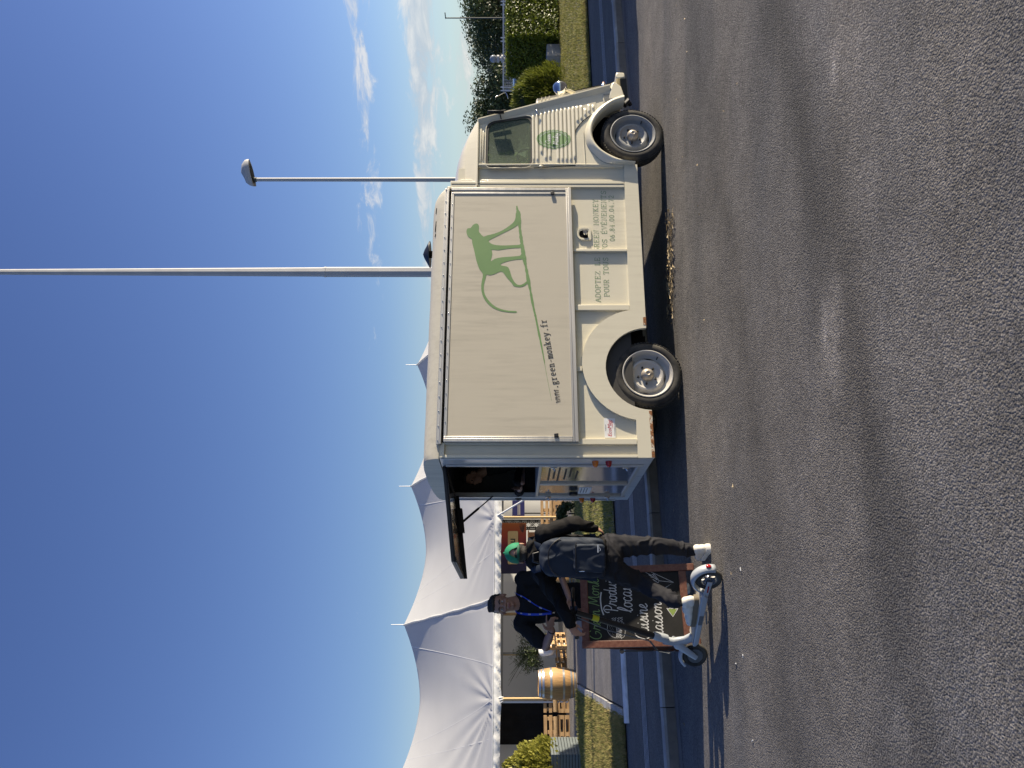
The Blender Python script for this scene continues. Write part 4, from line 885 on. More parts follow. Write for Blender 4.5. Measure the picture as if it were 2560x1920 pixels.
# ------------------------------------------------------------------ cab of the truck
F0, F1 = Vector((2.947, 2.017)), Vector((3.423, .528))
def s_front(z): return F0.x + (F0.y - z) / (F0.y - F1.y) * (F1.x - F0.x)
ROWY = (0.003, 1.797)
win = [VS('b6', x, y, .02) for x, y in ((330, 690), (1060, 490), (1285, 640), (1290, 1480), (1100, 1640), (330, 1655), (235, 1560), (250, 800))]
wloop_c = [VS('b6', 262, 640, .01), VS('b6', 1285, 480, .01), VS('b6', 1285, 1640, .01), VS('b6', 235, 1655, .01)]
wloop = bez_round(wloop_c, [.10, .09, .085, .07], 6)
ctr = (sum(p[0] for p in wloop) / len(wloop), sum(p[1] for p in wloop) / len(wloop))
def cast(poly, ang):
    dx, dy = math.cos(ang), math.sin(ang); best = None
    for i in range(len(poly)):
        ax, ay = poly[i - 1][0] - ctr[0], poly[i - 1][1] - ctr[1]; bx, by = poly[i][0] - ctr[0], poly[i][1] - ctr[1]
        ex, ey = bx - ax, by - ay; den = dx * ey - dy * ex
        if abs(den) < 1e-12: continue
        t = (ax * ey - ay * ex) / den; u = (ax * dy - ay * dx) / den
        if t > 0 and -1e-9 <= u <= 1 + 1e-9 and (best is None or t < best): best = t
    return (ctr[0] + dx * best, ctr[1] + dy * best)
up_poly = [(2.372, 1.40), (s_front(1.40) - .055, 1.40), (s_front(2.02) - .055, 2.02), (2.372, 2.02)]
angs = sorted([2 * math.pi * i / 72 for i in range(72)] + [math.atan2(p[1] - ctr[1], p[0] - ctr[0]) % (2 * math.pi) for p in up_poly])
oL = [cast(up_poly, a) for a in angs]; iL = [cast(wloop, a) for a in angs]
def grow(loop, k): return [(ctr[0] + (p[0] - ctr[0]) * k, ctr[1] + (p[1] - ctr[1]) * k) for p in loop]
# fender curves read from the photo
finn = catmull([VS('A', x, y, -.02) for x, y in ((1582, 800), (1490, 830), (1400, 900), (1345, 980), (1330, 1060), (1350, 1130), (1410, 1195), (1500, 1245), (1590, 1275), (1668, 1290))], 4)
fout = catmull([VS('A', x, y, 0) for x, y in ((1572, 752), (1470, 790), (1380, 850), (1310, 930), (1275, 1020), (1275, 1100), (1300, 1170), (1360, 1235), (1450, 1290), (1664, 1304))], 4)
low_poly = [(2.372, 1.401), (2.372, .462)] + [(max(s, 2.374), z) for s, z in reversed(fout)] + [(s_front(.56) - .055, .56), (s_front(1.401) - .055, 1.401)]
for k_, y in enumerate(ROWY):
    mb = MB(); v, f = ring_fill(oL, iL, side3(y)); mb.add(v, f)
    v, f = filled([(s, y, z) for s, z in low_poly]); mb.add(v, f)
    mb.build('cab_side', M['creamcab'], van, recalc=False)
    # rubber seal and glass
    sg = 1 if k_ == 0 else -1
    mb = MB(); v, f = ring_fill(grow(iL, 1.035), grow(iL, .945), side3(y - .008 * sg)); mb.add(v, f)
    v, f = ring_fill(grow(iL, 1.035), grow(iL, 1.045), lambda s, z: (s, y - .008 * sg if True else y, z)); mb.add(v, f)
    wn_ = mb.build('window_seal', M['black'], van, recalc=False)
    MB().add([(s, y + .004 * sg, z) for s, z in grow(iL, .96)], [tuple(range(len(iL)))]).build('window_glass', M['glass'], wn_)
    if k_ == 0:
        mb = MB(); P = [(s, y - .010, z) for s, z in grow(iL, 1.05)]; mb.tube(P + [P[0]], .006, 6, cap=False); mb.build('window_trim', M['creamcab'], wn_, 60)
# stamped ribs of the door
ribs = [VS('b1', 292 + 56 * k, 760)[1] for k in range(16)]
zlo, zhi = ribs[-1] - .03, ribs[0] + .03
n0 = VS('b1', 870, 890); n1 = VS('b1', 1095, 660)
def s_rear(z):
    if z >= n0[1]: return 2.388
    if z <= n1[1]: return n1[0] + .02
    t = (n0[1] - z) / (n0[1] - n1[1]); return n0[0] + (n1[0] - n0[0]) * t ** .8
def ss(x): x = min(max(x, 0), 1); return x * x * (3 - 2 * x)
front_cut = [0.0, .0, .0, .0, .0, .005, .01, .015, .02, .03, .035, .04, .045, .10, .06, .08]
rear_cut = [0, .0, .10, .02, .03, .19, .0, .0, .0, .0, .03, .05, .03, .03, .03, .03]
def rib_h(s, z):
    h = 0.0
    for k, zk in enumerate(ribs):
        d = abs(z - zk)
        if d < .02:
            a = s_rear(zk) + .02 + rear_cut[k]; b_ = s_front(zk) - .095 - front_cut[k]
            h = max(h, .0125 * math.sqrt(max(0, 1 - (d / .0155) ** 2)) * ss((s - a) / .03) * ss((b_ - s) / .045))
    return h
rows = np.arange(zlo, zhi, .0042); ncol = 46; vv = []
for z in rows:
    a, b_ = s_rear(z), s_front(z) - .057
    for c in range(ncol):
        s_ = a + (b_ - a) * c / (ncol - 1); vv.append((s_, -.001 - rib_h(s_, z), z))
ff = [(i * ncol + j, i * ncol + j + 1, (i + 1) * ncol + j + 1, (i + 1) * ncol + j) for i in range(len(rows) - 1) for j in range(ncol - 1)]
MB().add(vv, ff).build('ribbed_door', M['creamcab'], van, 80, recalc=False)
# door shut lines
mb = MB(); P = [VS('b1', x, y) for x, y in ((-260, 1375), (300, 1385), (875, 1350), (868, 1150), (872, 900), (930, 790), (1010, 710), (1085, 655))]
mb.tube([(s, -.003, z) for s, z in catmull(P[3:], 4)], .004, 6); mb.tube([(s, -.003, z) for s, z in P[1:4]], .004, 6); mb.build('door_edge', M['blackm'], van)
mb = MB()
for (x0, y0, x1, y1) in ((880, 1330, 1010, 1345), (985, 880, 1015, 1345)):
    a, b_ = VS('b1', x0, y0), VS('b1', x1, y1); mb.tube([(a[0], -.002, a[1]), (b_[0], -.002, b_[1])], .005, 6)
mb.build('weld_bead', M['creamcab'], van, 60)
for (x0, y0, x1, y1) in ((10, 770, 10, 1350), (-45, 700, -45, 1370), ):
    a, b_ = VS('b1', x0 - 490 + 20, y0), VS('b1', x1 - 490 + 20, y1)
# two small ribs above the window, one along the pillar
for z_, a, b_ in ((1.985, 2.40, 2.86), (1.962, 2.42, 2.82)):
    MB().tube([(a, .002, z_), (a + .03, -.004, z_), (b_ - .03, -.004, z_), (b_, .002, z_)], [.003, .008, .008, .003], 8).build('pressed_rib', M['creamcab'], van, 60)
# front edge flange: widens outwards, its rear face turned from the sun
zz = [.56 + (2.02 - .56) * i / 20 for i in range(21)]
vv = []
for z in zz:
    sf = s_front(z); vv += [(sf - .058, .002, z), (sf - .004, -.034, z), (sf + .010, -.034, z), (sf + .010, .02, z)]
ff = [(i * 4 + j, i * 4 + j + 1, (i + 1) * 4 + j + 1, (i + 1) * 4 + j) for i in range(20) for j in range(3)]
MB().add(vv, ff).build('front_edge', M['creamcab'], van, recalc=False)
# roof of the cab
prof = catmull([(2.09, 2.262), (2.3, 2.268), (2.5, 2.258), (2.65, 2.228), (2.78, 2.172), (2.88, 2.105), (2.945, 2.038), (2.962, 2.012)], 4)
vv = []; NY = 45
for s_, zc in prof:
    for j in range(NY):
        u = -1 + 2 * j / (NY - 1); e = max(0, 1 - abs(u) ** 3.0) ** (1 / 2.6)
        vv.append((s_, .90 + u * .905, 2.012 + (zc + .045 - 2.012) * e))
ff = [(i * NY + j, i * NY + j + 1, (i + 1) * NY + j + 1, (i + 1) * NY + j) for i in range(len(prof) - 1) for j in range(NY - 1)]
cr = MB().add(vv, ff + [tuple(range(NY))]).build('cab_roof', M['creamcab'], van, 60)
for z_, k in ((0, 0),):
    for i, s_ in enumerate(()):
        MB().tube([(s_, .004, 2.035), (s_ - .002, .007, 2.06), (s_ - .004, .020, 2.085)], [.002, .004, .002], 6).build('roof_rib', M['creamcab'], cr, 60)
MB().bar((2.10, -.010, 2.018), (2.952, -.010, 2.018), .022, .014).build('roof_gutter', M['creamcab'], van, bevel=.003)
MB().tube([(2.375, .01, .46), (2.372, -.004, 1.2), (2.368, -.004, 2.02)], .010, 8).build('cab_rear_edge', M['creamcab'], van, 60)
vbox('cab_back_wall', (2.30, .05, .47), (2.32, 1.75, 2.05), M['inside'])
# front wall, windscreen, hood
def fr(z, off, y): return (s_front(z) + off, y, z)
MB().add([fr(.53, 0, .02), fr(.53, 0, 1.78), fr(1.46, 0, 1.78), fr(1.46, 0, .02)], [(0, 1, 2, 3)]).build('front_panel', M['creamcab'], van)
MB().add([fr(1.965, 0, .02), fr(1.965, 0, 1.78), fr(2.02, 0, 1.78), fr(2.02, 0, .02)], [(0, 1, 2, 3)]).build('front_panel', M['creamcab'], van)
for a, b_ in ((.07, .89), (.91, 1.73)):
    MB().add([fr(1.46, .002, a), fr(1.46, .002, b_), fr(1.965, .002, b_), fr(1.965, .002, a)], [(0, 1, 2, 3)]).build('windscreen', M['glass'], van)
for y_ in (.02, .89, 1.73): MB().add([fr(1.46, .004, y_), fr(1.46, .004, y_ + .05 if y_ != .89 else y_ + .02), fr(1.965, .004, y_ + .05 if y_ != .89 else y_ + .02), fr(1.965, .004, y_)], [(0, 1, 2, 3)]).build('screen_pillar', M['creamcab'], van)
dtH = .30
h0, h1, h2, h3 = VS('A', 845, 845, dtH), VS('A', 890, 770, dtH), VS('A', 1478, 648, dtH), VS('A', 1500, 655, dtH)
hp = [(s_front(h0[1]) - .05, h0[1]), h1, h2, h3, (s_front(h3[1]) - .05, h3[1])]
hoodm = MB().prism([(s, dtH, z) for s, z in hp], (0, 1.2, 0)).build('hood', M['creamcab'], van, bevel=.02)
for k in range(7):
    t = .12 + k * .12; a = Vector(h1).lerp(Vector(h2), t)
    MB().bar((a.x + .004, dtH + .12, a.y), (a.x + .004, dtH + 1.08, a.y), .02, .012).build('hood_rib', M['creamcab'], hoodm, bevel=.004)
for k in range(3):
    t = .06 + k * .05; a = Vector(h1).lerp(Vector(h2), t); MB().bar((a.x - .06, dtH - .002, a.y), (a.x - .012, dtH - .002, a.y - .008), .008, .008).build('hood_louvre', M['creamcab'], hoodm)
mb = MB(); a, b_ = Vector(h1), Vector(h2); mb.tube([(a.x - .018, dtH - .003, a.y), (b_.x - .018, dtH - .003, b_.y)], .004, 6); mb.build('hood_seam', M['blackm'], hoodm)
# fender
mb = MB(); nF = len(finn); lays = []
for t, yy in ((0, -.001), (.25, -.035), (.5, -.055), (.75, -.058), (.92, -.045), (1.0, -.030), (1.0, .10)):
    lays.append([(a[0] + (b_[0] - a[0]) * t, yy, a[1] + (b_[1] - a[1]) * t) for a, b_ in zip(fout, finn)])
vv = [p for l_ in lays for p in l_]
ff = [(i * nF + j, i * nF + j + 1, (i + 1) * nF + j + 1, (i + 1) * nF + j) for i in range(len(lays) - 1) for j in range(nF - 1)]
MB().add(vv, ff).build('front_fender', M['creamcab'], van, 70)
# front corner below the flange
c1, c2, c3, c4 = VS('A', 1480, 668), VS('A', 1500, 650), VS('A', 1555, 690), VS('A', 1580, 758)
cp = [c1, c2, c3, c4, (c4[0] - .06, c4[1] + .03), VS('A', 1460, 790)]
MB().prism([(s, -.02, z) for s, z in cp], (0, .30, 0)).build('front_corner', M['creamcab'], van, bevel=.012)
# side vent
va, vb = VS('A', 1402, 822), VS('A', 1492, 738)
vq = [VS('A', 1405, 745), VS('A', 1478, 737), VS('A', 1492, 800), VS('A', 1420, 818)]
vent = MB().prism([(s, -.006, z) for s, z in bez_round(vq, .02, 3)], (0, .010, 0)).build('side_vent', M['creamcab'], van, bevel=.003)
for i in range(9):
    t = (i + .7) / 9.6; a = Vector(vq[3]).lerp(Vector(vq[0]), t); b_ = Vector(vq[2]).lerp(Vector(vq[1]), t); d = (b_ - a); a2, b2 = a + d * .12, b_ - d * .12
    MB().bar((a2.x, -.0075, a2.y), (b2.x, -.0075, b2.y), .005, .0035).build('vent_slat', M['rimd'], vent)
# headlamp on its bracket, indicator, bumper, mirror, handle
hs, hz_ = VS('A', 1075, 692, .10)
hl = MB().lathe([(.0, -.105), (.022, -.10), (.052, -.075), (.074, -.03), (.080, .0), (.080, .018), (.074, .026)], 24, (hs, .10, hz_), 'X').build('headlamp', M['chrome'], van, 50)
MB().lathe([(.072, .022), (.060, .040), (.03, .050), (.0, .052)], 24, (hs, .10, hz_), 'X', cap=False).build('headlamp_lens', M['dglass'], hl, 50)
MB().tube([(hs - .03, .10, hz_ - .06), (hs - .03, .12, hz_ - .11), (hs - .02, .18, hz_ - .16)], [.016, .02, .03], 10).build('headlamp_bracket', M['creamcab'], hl, 50)
is_, iz = VS('A', 1418, 668, .05)
il = MB().lathe([(.03, -.06), (.028, -.03), (.022, .0), (.018, .004)], 14, (is_ + .01, .05, iz), 'X').build('indicator', M['chrome'], van, 50)
MB().lathe([(.018, .003), (.014, .016), (.0, .02)], 14, (is_ + .01, .05, iz), 'X', cap=False).build('indicator_lens', M['orange'], il, 50)
b0 = VS('A', 1548, 606, .05)
bm_ = MB().prism([(b0[0] - .035, .02, b0[1] - .055), (b0[0] + .035, .02, b0[1] - .045), (b0[0] + .038, .02, b0[1] + .045), (b0[0] - .01, .02, b0[1] + .055), (b0[0] - .05, .02, b0[1] + .045)], (0, 1.72, 0)).build('bumper', M['creamcab'], van, bevel=.012)
MB().bar((b0[0] - .05, .04, b0[1] - .03), (3.30, .10, b0[1] - .045), .04, .07).build('bumper_iron', M['black'], van)
MB().tube([(3.22, .08, .40), (3.27, .07, .36), (3.24, .10, .32)], [.03, .04, .02], 8).build('front_bracket', M['black'], van)
ms, mz = VS('A', 560, 905, -.05)
mi = MB().box((ms - .004, -.11, mz - .10), (ms + .012, -.06, mz + .08)).build('wing_mirror', M['black'], van, bevel=.012)
MB().tube([(ms - .03, -.005, mz - .07), (ms + .02, -.06, mz - .05), (ms + .01, -.09, mz)], .006, 8).build('mirror_arm', M['black'], mi, 60)
w0, w1, w2, w3 = VS('b6', 460, 380, .3), VS('b6', 660, 275, .3), VS('b6', 720, 330, .3), VS('b6', 740, 410, .3)
MB().tube([(s, .05, z) for s, z in catmull([w0, w1, w2, w3], 5)], .005, 6).build('mirror_hoop', M['chrome'], mi, 60)
MB().bar((*VS('b6', 280, 480, 0)[:1], -.05, VS('b6', 280, 480, 0)[1]), (VS('b6', 690, 400, 0)[0], -.05, VS('b6', 690, 400, 0)[1]), .012, .02).build('mirror_edge', M['black'], mi, bevel=.004)
k0, k1, k2 = VS('b1', 335, 570, -.02), VS('b1', 345, 640, -.02), VS('b1', 385, 660, -.02)
MB().tube([(k0[0], -.012, k0[1]), ((k0[0] + k1[0]) / 2, -.030, (k0[1] + k1[1]) / 2 - .004), (k1[0], -.030, k1[1] - .005), (k2[0], -.026, k2[1])], [.010, .009, .008, .005], 8).build('door_handle', M['chrome'], van, 60)
q = VS('b1', 400, 1365); MB().ball((q[0], -.008, q[1]), (.016, .012, .022), 10, 7).build('door_hinge', M['creamcab'], van, 60)
# oval door emblem following the ribs
oc = VS('b1', 575, 992); orx, orz = .122, .185
def on_door(s, z, lift): return (s, -.0022 - lift - rib_h(s, z), z)
vv, ff = [], []; nu, nv_ = 56, 60
for i in range(nv_ + 1):
    z = oc[1] - orz + 2 * orz * i / nv_; hw = orx * math.sqrt(max(0, 1 - ((z - oc[1]) / orz) ** 2))
    for j in range(nu + 1): vv.append(on_door(oc[0] - hw + 2 * hw * j / nu, z, .0006))
ff = [(i * (nu + 1) + j, i * (nu + 1) + j + 1, (i + 1) * (nu + 1) + j + 1, (i + 1) * (nu + 1) + j) for i in range(nv_) for j in range(nu)]
em = MB().add(vv, ff).build('door_emblem', M['green'], van, 80, recalc=False)
mb = MB()
for k in (.80, .88):
    ring = [(oc[0] + orx * k * math.cos(2 * math.pi * i / 120), oc[1] + orz * k * math.sin(2 * math.pi * i / 120)) for i in range(121)]
    v, f = ribbon(ring, .0035 if k < .85 else .0025); mb.add([on_door(a, b_, .0014) for a, b_ in v], f)
mb.build('emblem_border', M['white'], em, recalc=False)
for txt, dz, ln in (('Green', .03, .12), ('Monkey', -.05, .15)):
    lettering('emblem_lettering', txt, M['white'], em, (oc[0] - ln / 2, 0, oc[1] + dz), (1, 0, .0), (0, 0, 1), .058, ln, .10, 'scr', mapf=lambda p: on_door(p.x, p.z, .0016))
# cab inside
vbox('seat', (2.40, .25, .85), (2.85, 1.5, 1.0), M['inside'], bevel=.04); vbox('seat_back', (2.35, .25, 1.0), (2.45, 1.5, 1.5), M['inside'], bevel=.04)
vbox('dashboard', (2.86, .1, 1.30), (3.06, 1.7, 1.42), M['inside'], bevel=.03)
mb = MB(); c = Vector((2.85, .55, 1.42)); mb.tube([c + Vector((.07 * math.sin(t) * .6, .19 * math.cos(t), .17 * math.sin(t))) for t in [2 * math.pi * i / 24 for i in range(25)]], .012, 6, cap=False); mb.tube([c, c + Vector((.25, 0, -.4))], .02, 8); mb.build('steering_wheel', M['black'], van, 60)
mb = MB(); a = VS('b6', 1105, 1320, .2); mb.add([(a[0] + .03, .20, 1.50), (a[0] - .05, .20, 1.50), (a[0] - .01, .20, 1.60)], [(0, 1, 2)]); mb.build('pennant', M['white'], van)

# ------------------------------------------------------------------ wheels
def wheel(s_, y0, mr, mirror=False):
    R = .338
    prof = [(.235, .03), (.245, .006), (.262, -.004), (.285, -.006), (.305, -.001), (.322, .016), (.332, .038), (.338, .06), (.338, .13), (.332, .152), (.30, .175), (.245, .175)]
    t = MB().lathe(prof, 64, (0, 0, 0), 'Y', cap=False)
    w = t.build('wheel', M['tyre'], van, 40); w.location = (s_, y0, R)
    tr = MB()
    for k in range(64):
        a = 2 * math.pi * k / 64; Mx = Matrix.Rotation(-a, 4, 'Y')
        tr.box((-.0105, .022, .329), (.0105, .072, .3405), 0, Mx @ Matrix.Rotation(.25, 4, 'Z')); tr.box((-.0105, .082, .333), (.0105, .125, .3415), 0, Mx @ Matrix.Rotation(-.25, 4, 'Z'))
    o = tr.build('tread', M['tyre'], w); o['kind'] = 'stuff'
    rimp = [(.243, .004), (.246, -.004), (.238, -.006), (.228, .004), (.220, .016), (.212, .050), (.200, .066), (.185, .072)]
    MB().lathe(rimp, 48, (0, 0, 0), 'Y', cap=False).build('rim', mr, w, 35)
    # dished disc with scalloped edge
    disc = MB(); nd = 60; vv = []
    for r_, y_ in ((.187, .078), (.170, .050), (.155, .034), (.140, .032), (.128, .044), (.110, .055), (.055, .055), (.05, .05)):
        for k in range(nd):
            t_ = 2 * math.pi * k / nd; q_ = r_
            if r_ > .165: q_ = r_ - .014 * max(0, math.cos(4 * t_ + .6)) ** 2
            vv.append((q_ * math.cos(t_), y_, q_ * math.sin(t_)))
    ff = [(i * nd + k, (i + 1) * nd + k, (i + 1) * nd + (k + 1) % nd, i * nd + (k + 1) % nd) for i in range(7) for k in range(nd)]
    disc.add(vv, ff).build('wheel_disc', mr, w, 35)
    MB().lathe([(.0, .06), (.215, .06), (.215, .08), (.0, .08)], 24, (0, .02, 0), 'Y', cap=False).build('drum', M['blackm'], w)
    MB().lathe([(.062, .056), (.060, .02), (.052, .002), (.036, -.012), (.028, -.018), (.020, -.019), (.012, -.012), (.0, -.011)], 28, (0, 0, 0), 'Y', cap=False).build('hub_cap', M['hubcap'], w, 30)
    for k in range(5):
        a = 2 * math.pi * k / 5 + .5
        MB().lathe([(.0, .030), (.009, .030), (.0105, .034), (.0105, .058)], 6, (.088 * math.cos(a), 0, .088 * math.sin(a)), 'Y').build('wheel_nut', M['tyre'], w)
    a = -.55; MB().tube([(.195 * math.cos(a), .05, .195 * math.sin(a)), (.205 * math.cos(a), .015, .205 * math.sin(a))], .006, 8).build('valve', M['black'], w)
    if mirror: w.rotation_euler = (0, 0, math.pi)
    return w
wheel(0.0, .055, M['rim']); wheel(2.775, -.005, M['rimd'])
wheel(0.0, 1.66, M['rim'], True); wheel(2.775, 1.70, M['rimd'], True)
# ------------------------------------------------------------------ the tent
THR = rad(22.5); RD = Vector((math.cos(THR), math.sin(THR), 0)); RN = Vector((-math.sin(THR), math.cos(THR), 0))
def fabric(name, col, trans=0.12, rough=0.65):
    m, n, l, b = material(name); b.inputs['Base Color'].default_value = (*col, 1); b.inputs['Roughness'].default_value = rough; b.inputs['Specular IOR Level'].default_value = .25
    t = N(n, 'ShaderNodeTexCoord'); nz_ = N(n, 'ShaderNodeTexNoise', i_Scale=.9, i_Detail=5.0); l.new(t.outputs['Object'], nz_.inputs['Vector'])
    mr = N(n, 'ShaderNodeMapRange'); l.new(nz_.outputs[0], mr.inputs[0]); mr.inputs[3].default_value = .9; mr.inputs[4].default_value = 1.06
    hs = N(n, 'ShaderNodeHueSaturation'); hs.inputs['Color'].default_value = (*col, 1); l.new(mr.outputs[0], hs.inputs['Value']); l.new(hs.outputs[0], b.inputs['Base Color'])
    bp = N(n, 'ShaderNodeBump', i_Strength=.12, i_Distance=.05); l.new(nz_.outputs[0], bp.inputs['Height']); l.new(bp.outputs[0], b.inputs['Normal'])
    tr = N(n, 'ShaderNodeBsdfTranslucent'); tr.inputs[0].default_value = (*[c * .8 for c in col], 1); ms = N(n, 'ShaderNodeMixShader'); ms.inputs[0].default_value = trans
    l.new(b.outputs[0], ms.inputs[1]); l.new(tr.outputs[0], ms.inputs[2]); l.new(ms.outputs[0], n['Material Output'].inputs[0]); return m
M['tent'] = fabric('white tent fabric', (0.72, 0.73, 0.74), .42)
M['valance'] = fabric('shiny white valance', (0.82, 0.82, 0.80), .08, .35)
M['wall'] = fabric('white tent wall', (0.62, 0.62, 0.61), .1)
M['curtain'] = pm('black curtain', (0.012, 0.012, 0.013), 0.9, var=0.3, spec=0.15)
M['bamboo'] = pm('bamboo pole', (0.52, 0.36, 0.16), 0.55, var=0.2, vs_=10, stretch=(6, 6, 1))
M['pine'] = pm('pallet pine', (0.50, 0.32, 0.15), 0.75, var=0.22, vs_=5, stretch=(1, 5, 5), bump=.2, bs=30, col2=(0.36, 0.22, 0.10), cs=2.5)
M['log'] = pm('rough log', (0.42, 0.28, 0.14), 0.9, var=0.3, vs_=9, stretch=(1, 6, 6), bump=.6, bs=18)
M['white_pole'] = pm('white tent strut', (0.72, 0.73, 0.74), 0.4, var=.05)
TS, TE, TP, BAY, PK0, ND0 = 22.6, 2.15, 28.2, 4.93, 2.64, 0.18
ten = empty('marquee', RF(0, TS), THR); tag(ten, 'long white peaked marquee with ruffled valance behind the lawn', 'tent')
# local frame: x = s, y = t - TS, z
def ridge(s):
    x = abs(((s - PK0) / BAY + .5) % 1 - .5) * 2; return 4.74 + .66 * (1 - x) ** 1.75
def roof_z(s, v):
    z = TE + (ridge(s) - TE) * (v ** 1.10); kn = round((s - ND0) / BAY); sn = ND0 + kn * BAY
    dx, dy = s - sn, v * 5.6; r = math.hypot(dx, dy) + 1e-6; a = math.atan2(dy, dx)
    w = math.sin(a * 15 + 2 * math.sin(a * 5 + kn)) * .040 * (1 - math.exp(-r * 6)) * math.exp(-r / .8)
    if kn <= 0: # long diagonal folds left of the bamboo pole
        g = math.exp(-((a - 2.35) / .42) ** 2); w += g * math.sin(a * 27 + 1.2 * math.sin(r * 1.1)) * .042 * (1 - math.exp(-r * 2)) * math.exp(-r / 2.8) * (1 - math.exp(-dy * 2.5))
    else:
        g = math.exp(-((a - 2.45) / .30) ** 2); w += g * math.sin(a * 31 + 1.0 * math.sin(r * 1.3)) * .012 * (1 - math.exp(-r * 2)) * math.exp(-((r - 1.6) / .8) ** 2)
    return z + w + .012 * math.sin(s * 1.3 + v * 5) * v * (1 - v)
s_vals = np.arange(-8.0, 13.7, .055); v_vals = [i / 52 for i in range(53)]
vv = []
for v_ in v_vals:
    for s_ in s_vals:
        sg = .10 * math.cos(2 * math.pi * (s_ - ND0) / BAY) * (1 - v_) ** 3     # eave bows in between the poles
        vv.append((s_, 5.6 * v_ - sg * .6, roof_z(s_, v_)))
ns = len(s_vals); ff = [(i * ns + j, i * ns + j + 1, (i + 1) * ns + j + 1, (i + 1) * ns + j) for i in range(52) for j in range(ns - 1)]
for v_ in (0.97, .75, .5, .25, 0):
    for s_ in s_vals: vv.append((s_, 5.6 * (2 - v_), TE + (ridge(s_) - TE) * v_ ** 1.1 - .02))
for i in range(53, 57): ff += [(i * ns + j, i * ns + j + 1, (i + 1) * ns + j + 1, (i + 1) * ns + j) for j in range(ns - 1)]
ff += [(52 * ns + j, 52 * ns + j + 1, 53 * ns + j + 1, 53 * ns + j) for j in range(ns - 1)]
roof_o = MB().add(vv, ff).build('roof', M['tent'], ten, 60, recalc=False)
def roof_pt(s, v, lift=0.0):
    sg = .10 * math.cos(2 * math.pi * (s - ND0) / BAY) * (1 - v) ** 3; return (s, 5.6 * v - sg * .6 - lift * .4, roof_z(s, v) + lift)
for k in range(-2, 3):
    pk = PK0 + k * BAY; rz_ = ridge(pk)
    MB().tube([(pk, 5.6, rz_ - .05), (pk, 5.6, rz_ + .45)], [.020, .013], 8).build('mast_tip', M['white_pole'], ten, 40)
    # rolled seam from the peak to the eave, and thin panel seams
    P = [roof_pt(pk + .55 * (1 - i / 16) * 0.35 + .012 * math.sin(i * 1.9), i / 16, .02) for i in range(16, -1, -1)]
    MB().tube(P, [.028 + .014 * math.sin(i * 2.3) ** 2 for i in range(17)], 8).build('rolled_seam', M['tent'], roof_o, 60)
    for off in (-1.6, 1.55, 2.5):
        P = [roof_pt(pk + off * (.45 + .55 * (1 - i / 14)), i / 14, .001) for i in range(15)]
        mb = MB().add([q_ for p_ in P for q_ in ((p_[0] - .008, p_[1] - .001, p_[2] + .002), (p_[0] + .008, p_[1] - .001, p_[2] + .002))], [(2 * i, 2 * i + 1, 2 * i + 3, 2 * i + 2) for i in range(14)]); mb.build('panel_seam', M['valance'], roof_o, recalc=False)
# valance
s2 = np.arange(-8.0, 13.7, .035); vv = []; rows_ = 7
for i in range(rows_):
    q = i / (rows_ - 1)
    for s_ in s2:
        sg = .10 * math.cos(2 * math.pi * (s_ - ND0) / BAY); dn = abs(((s_ - ND0) / BAY + .5) % 1 - .5) * BAY
        amp = .045 * q ** .5; nzv = .35 * mnoise.noise(Vector((s_ * 4.2, q * .8, 3))) + .50 * mnoise.noise(Vector((s_ * 8 + q * 2.6, q * .9, 8))) + .30 * mnoise.noise(Vector((s_ * 17 + q * 6, q * 1.4, 2)))
        drop = .19 + .012 * mnoise.noise(Vector((s_ * 5.2, 1, 1))) + .05 * math.exp(-dn * 3)
        vv.append((s_ + .03 * nzv * q, -sg * .6 - .01 - amp * nzv * 1.8 - .02 * math.sin(q * 3.14), TE + .01 - drop * q))
n2 = len(s2); ff = [(i * n2 + j, i * n2 + j + 1, (i + 1) * n2 + j + 1, (i + 1) * n2 + j) for i in range(rows_ - 1) for j in range(n2 - 1)]
MB().add(vv, ff).build('valance', M['valance'], ten, 60, recalc=False)
MB().tube([(s_, -.06 * math.cos(2 * math.pi * (s_ - ND0) / BAY) - .015, TE + .012) for s_ in s2[::8]], .016, 6).build('eave_rope', M['white_pole'], ten, 60)
for k in range(-1, 3):
    sn = ND0 + k * BAY
    MB().tube([(sn + .02, .0, TE + .02), (sn + .03, .02, KH)], .038, 10).build('bamboo_pole', M['bamboo'], ten, 40)
    for zz_ in (.5, 1.05, 1.6): MB().lathe([(.041, zz_ - .01), (.045, zz_), (.041, zz_ + .01)], 10, (sn + .025, .01, 0)).build('bamboo_ring', M['bamboo'], ten, 40)
    MB().tube([(sn - .055, .03, TE), (sn - .05, .05, KH)] if k != 1 else [(sn + .02, -.03, TE), (sn + .62, -.75, KH + .75)], .026, 8).build('strut', M['white_pole'], ten, 40)
    mb = MB()
    for a in range(3): mb.tube([(sn - .10 + .07 * a, -.07, TE - .12), (sn - .08 + .07 * a, -.09, TE - .19), (sn - .03 + .05 * a, -.08, TE - .27)], .012, 6)
    mb.build('tie_rope', M['white_pole'], ten, 60)
    for j, (dx, c) in enumerate(((1.35, 'bamboo'), (2.55, 'log'))):
        MB().tube([(sn + dx, 3.1, KH), (sn + dx, 3.1, 2.4)], .045, 8).build('inner_pole', M[c], ten, 40)
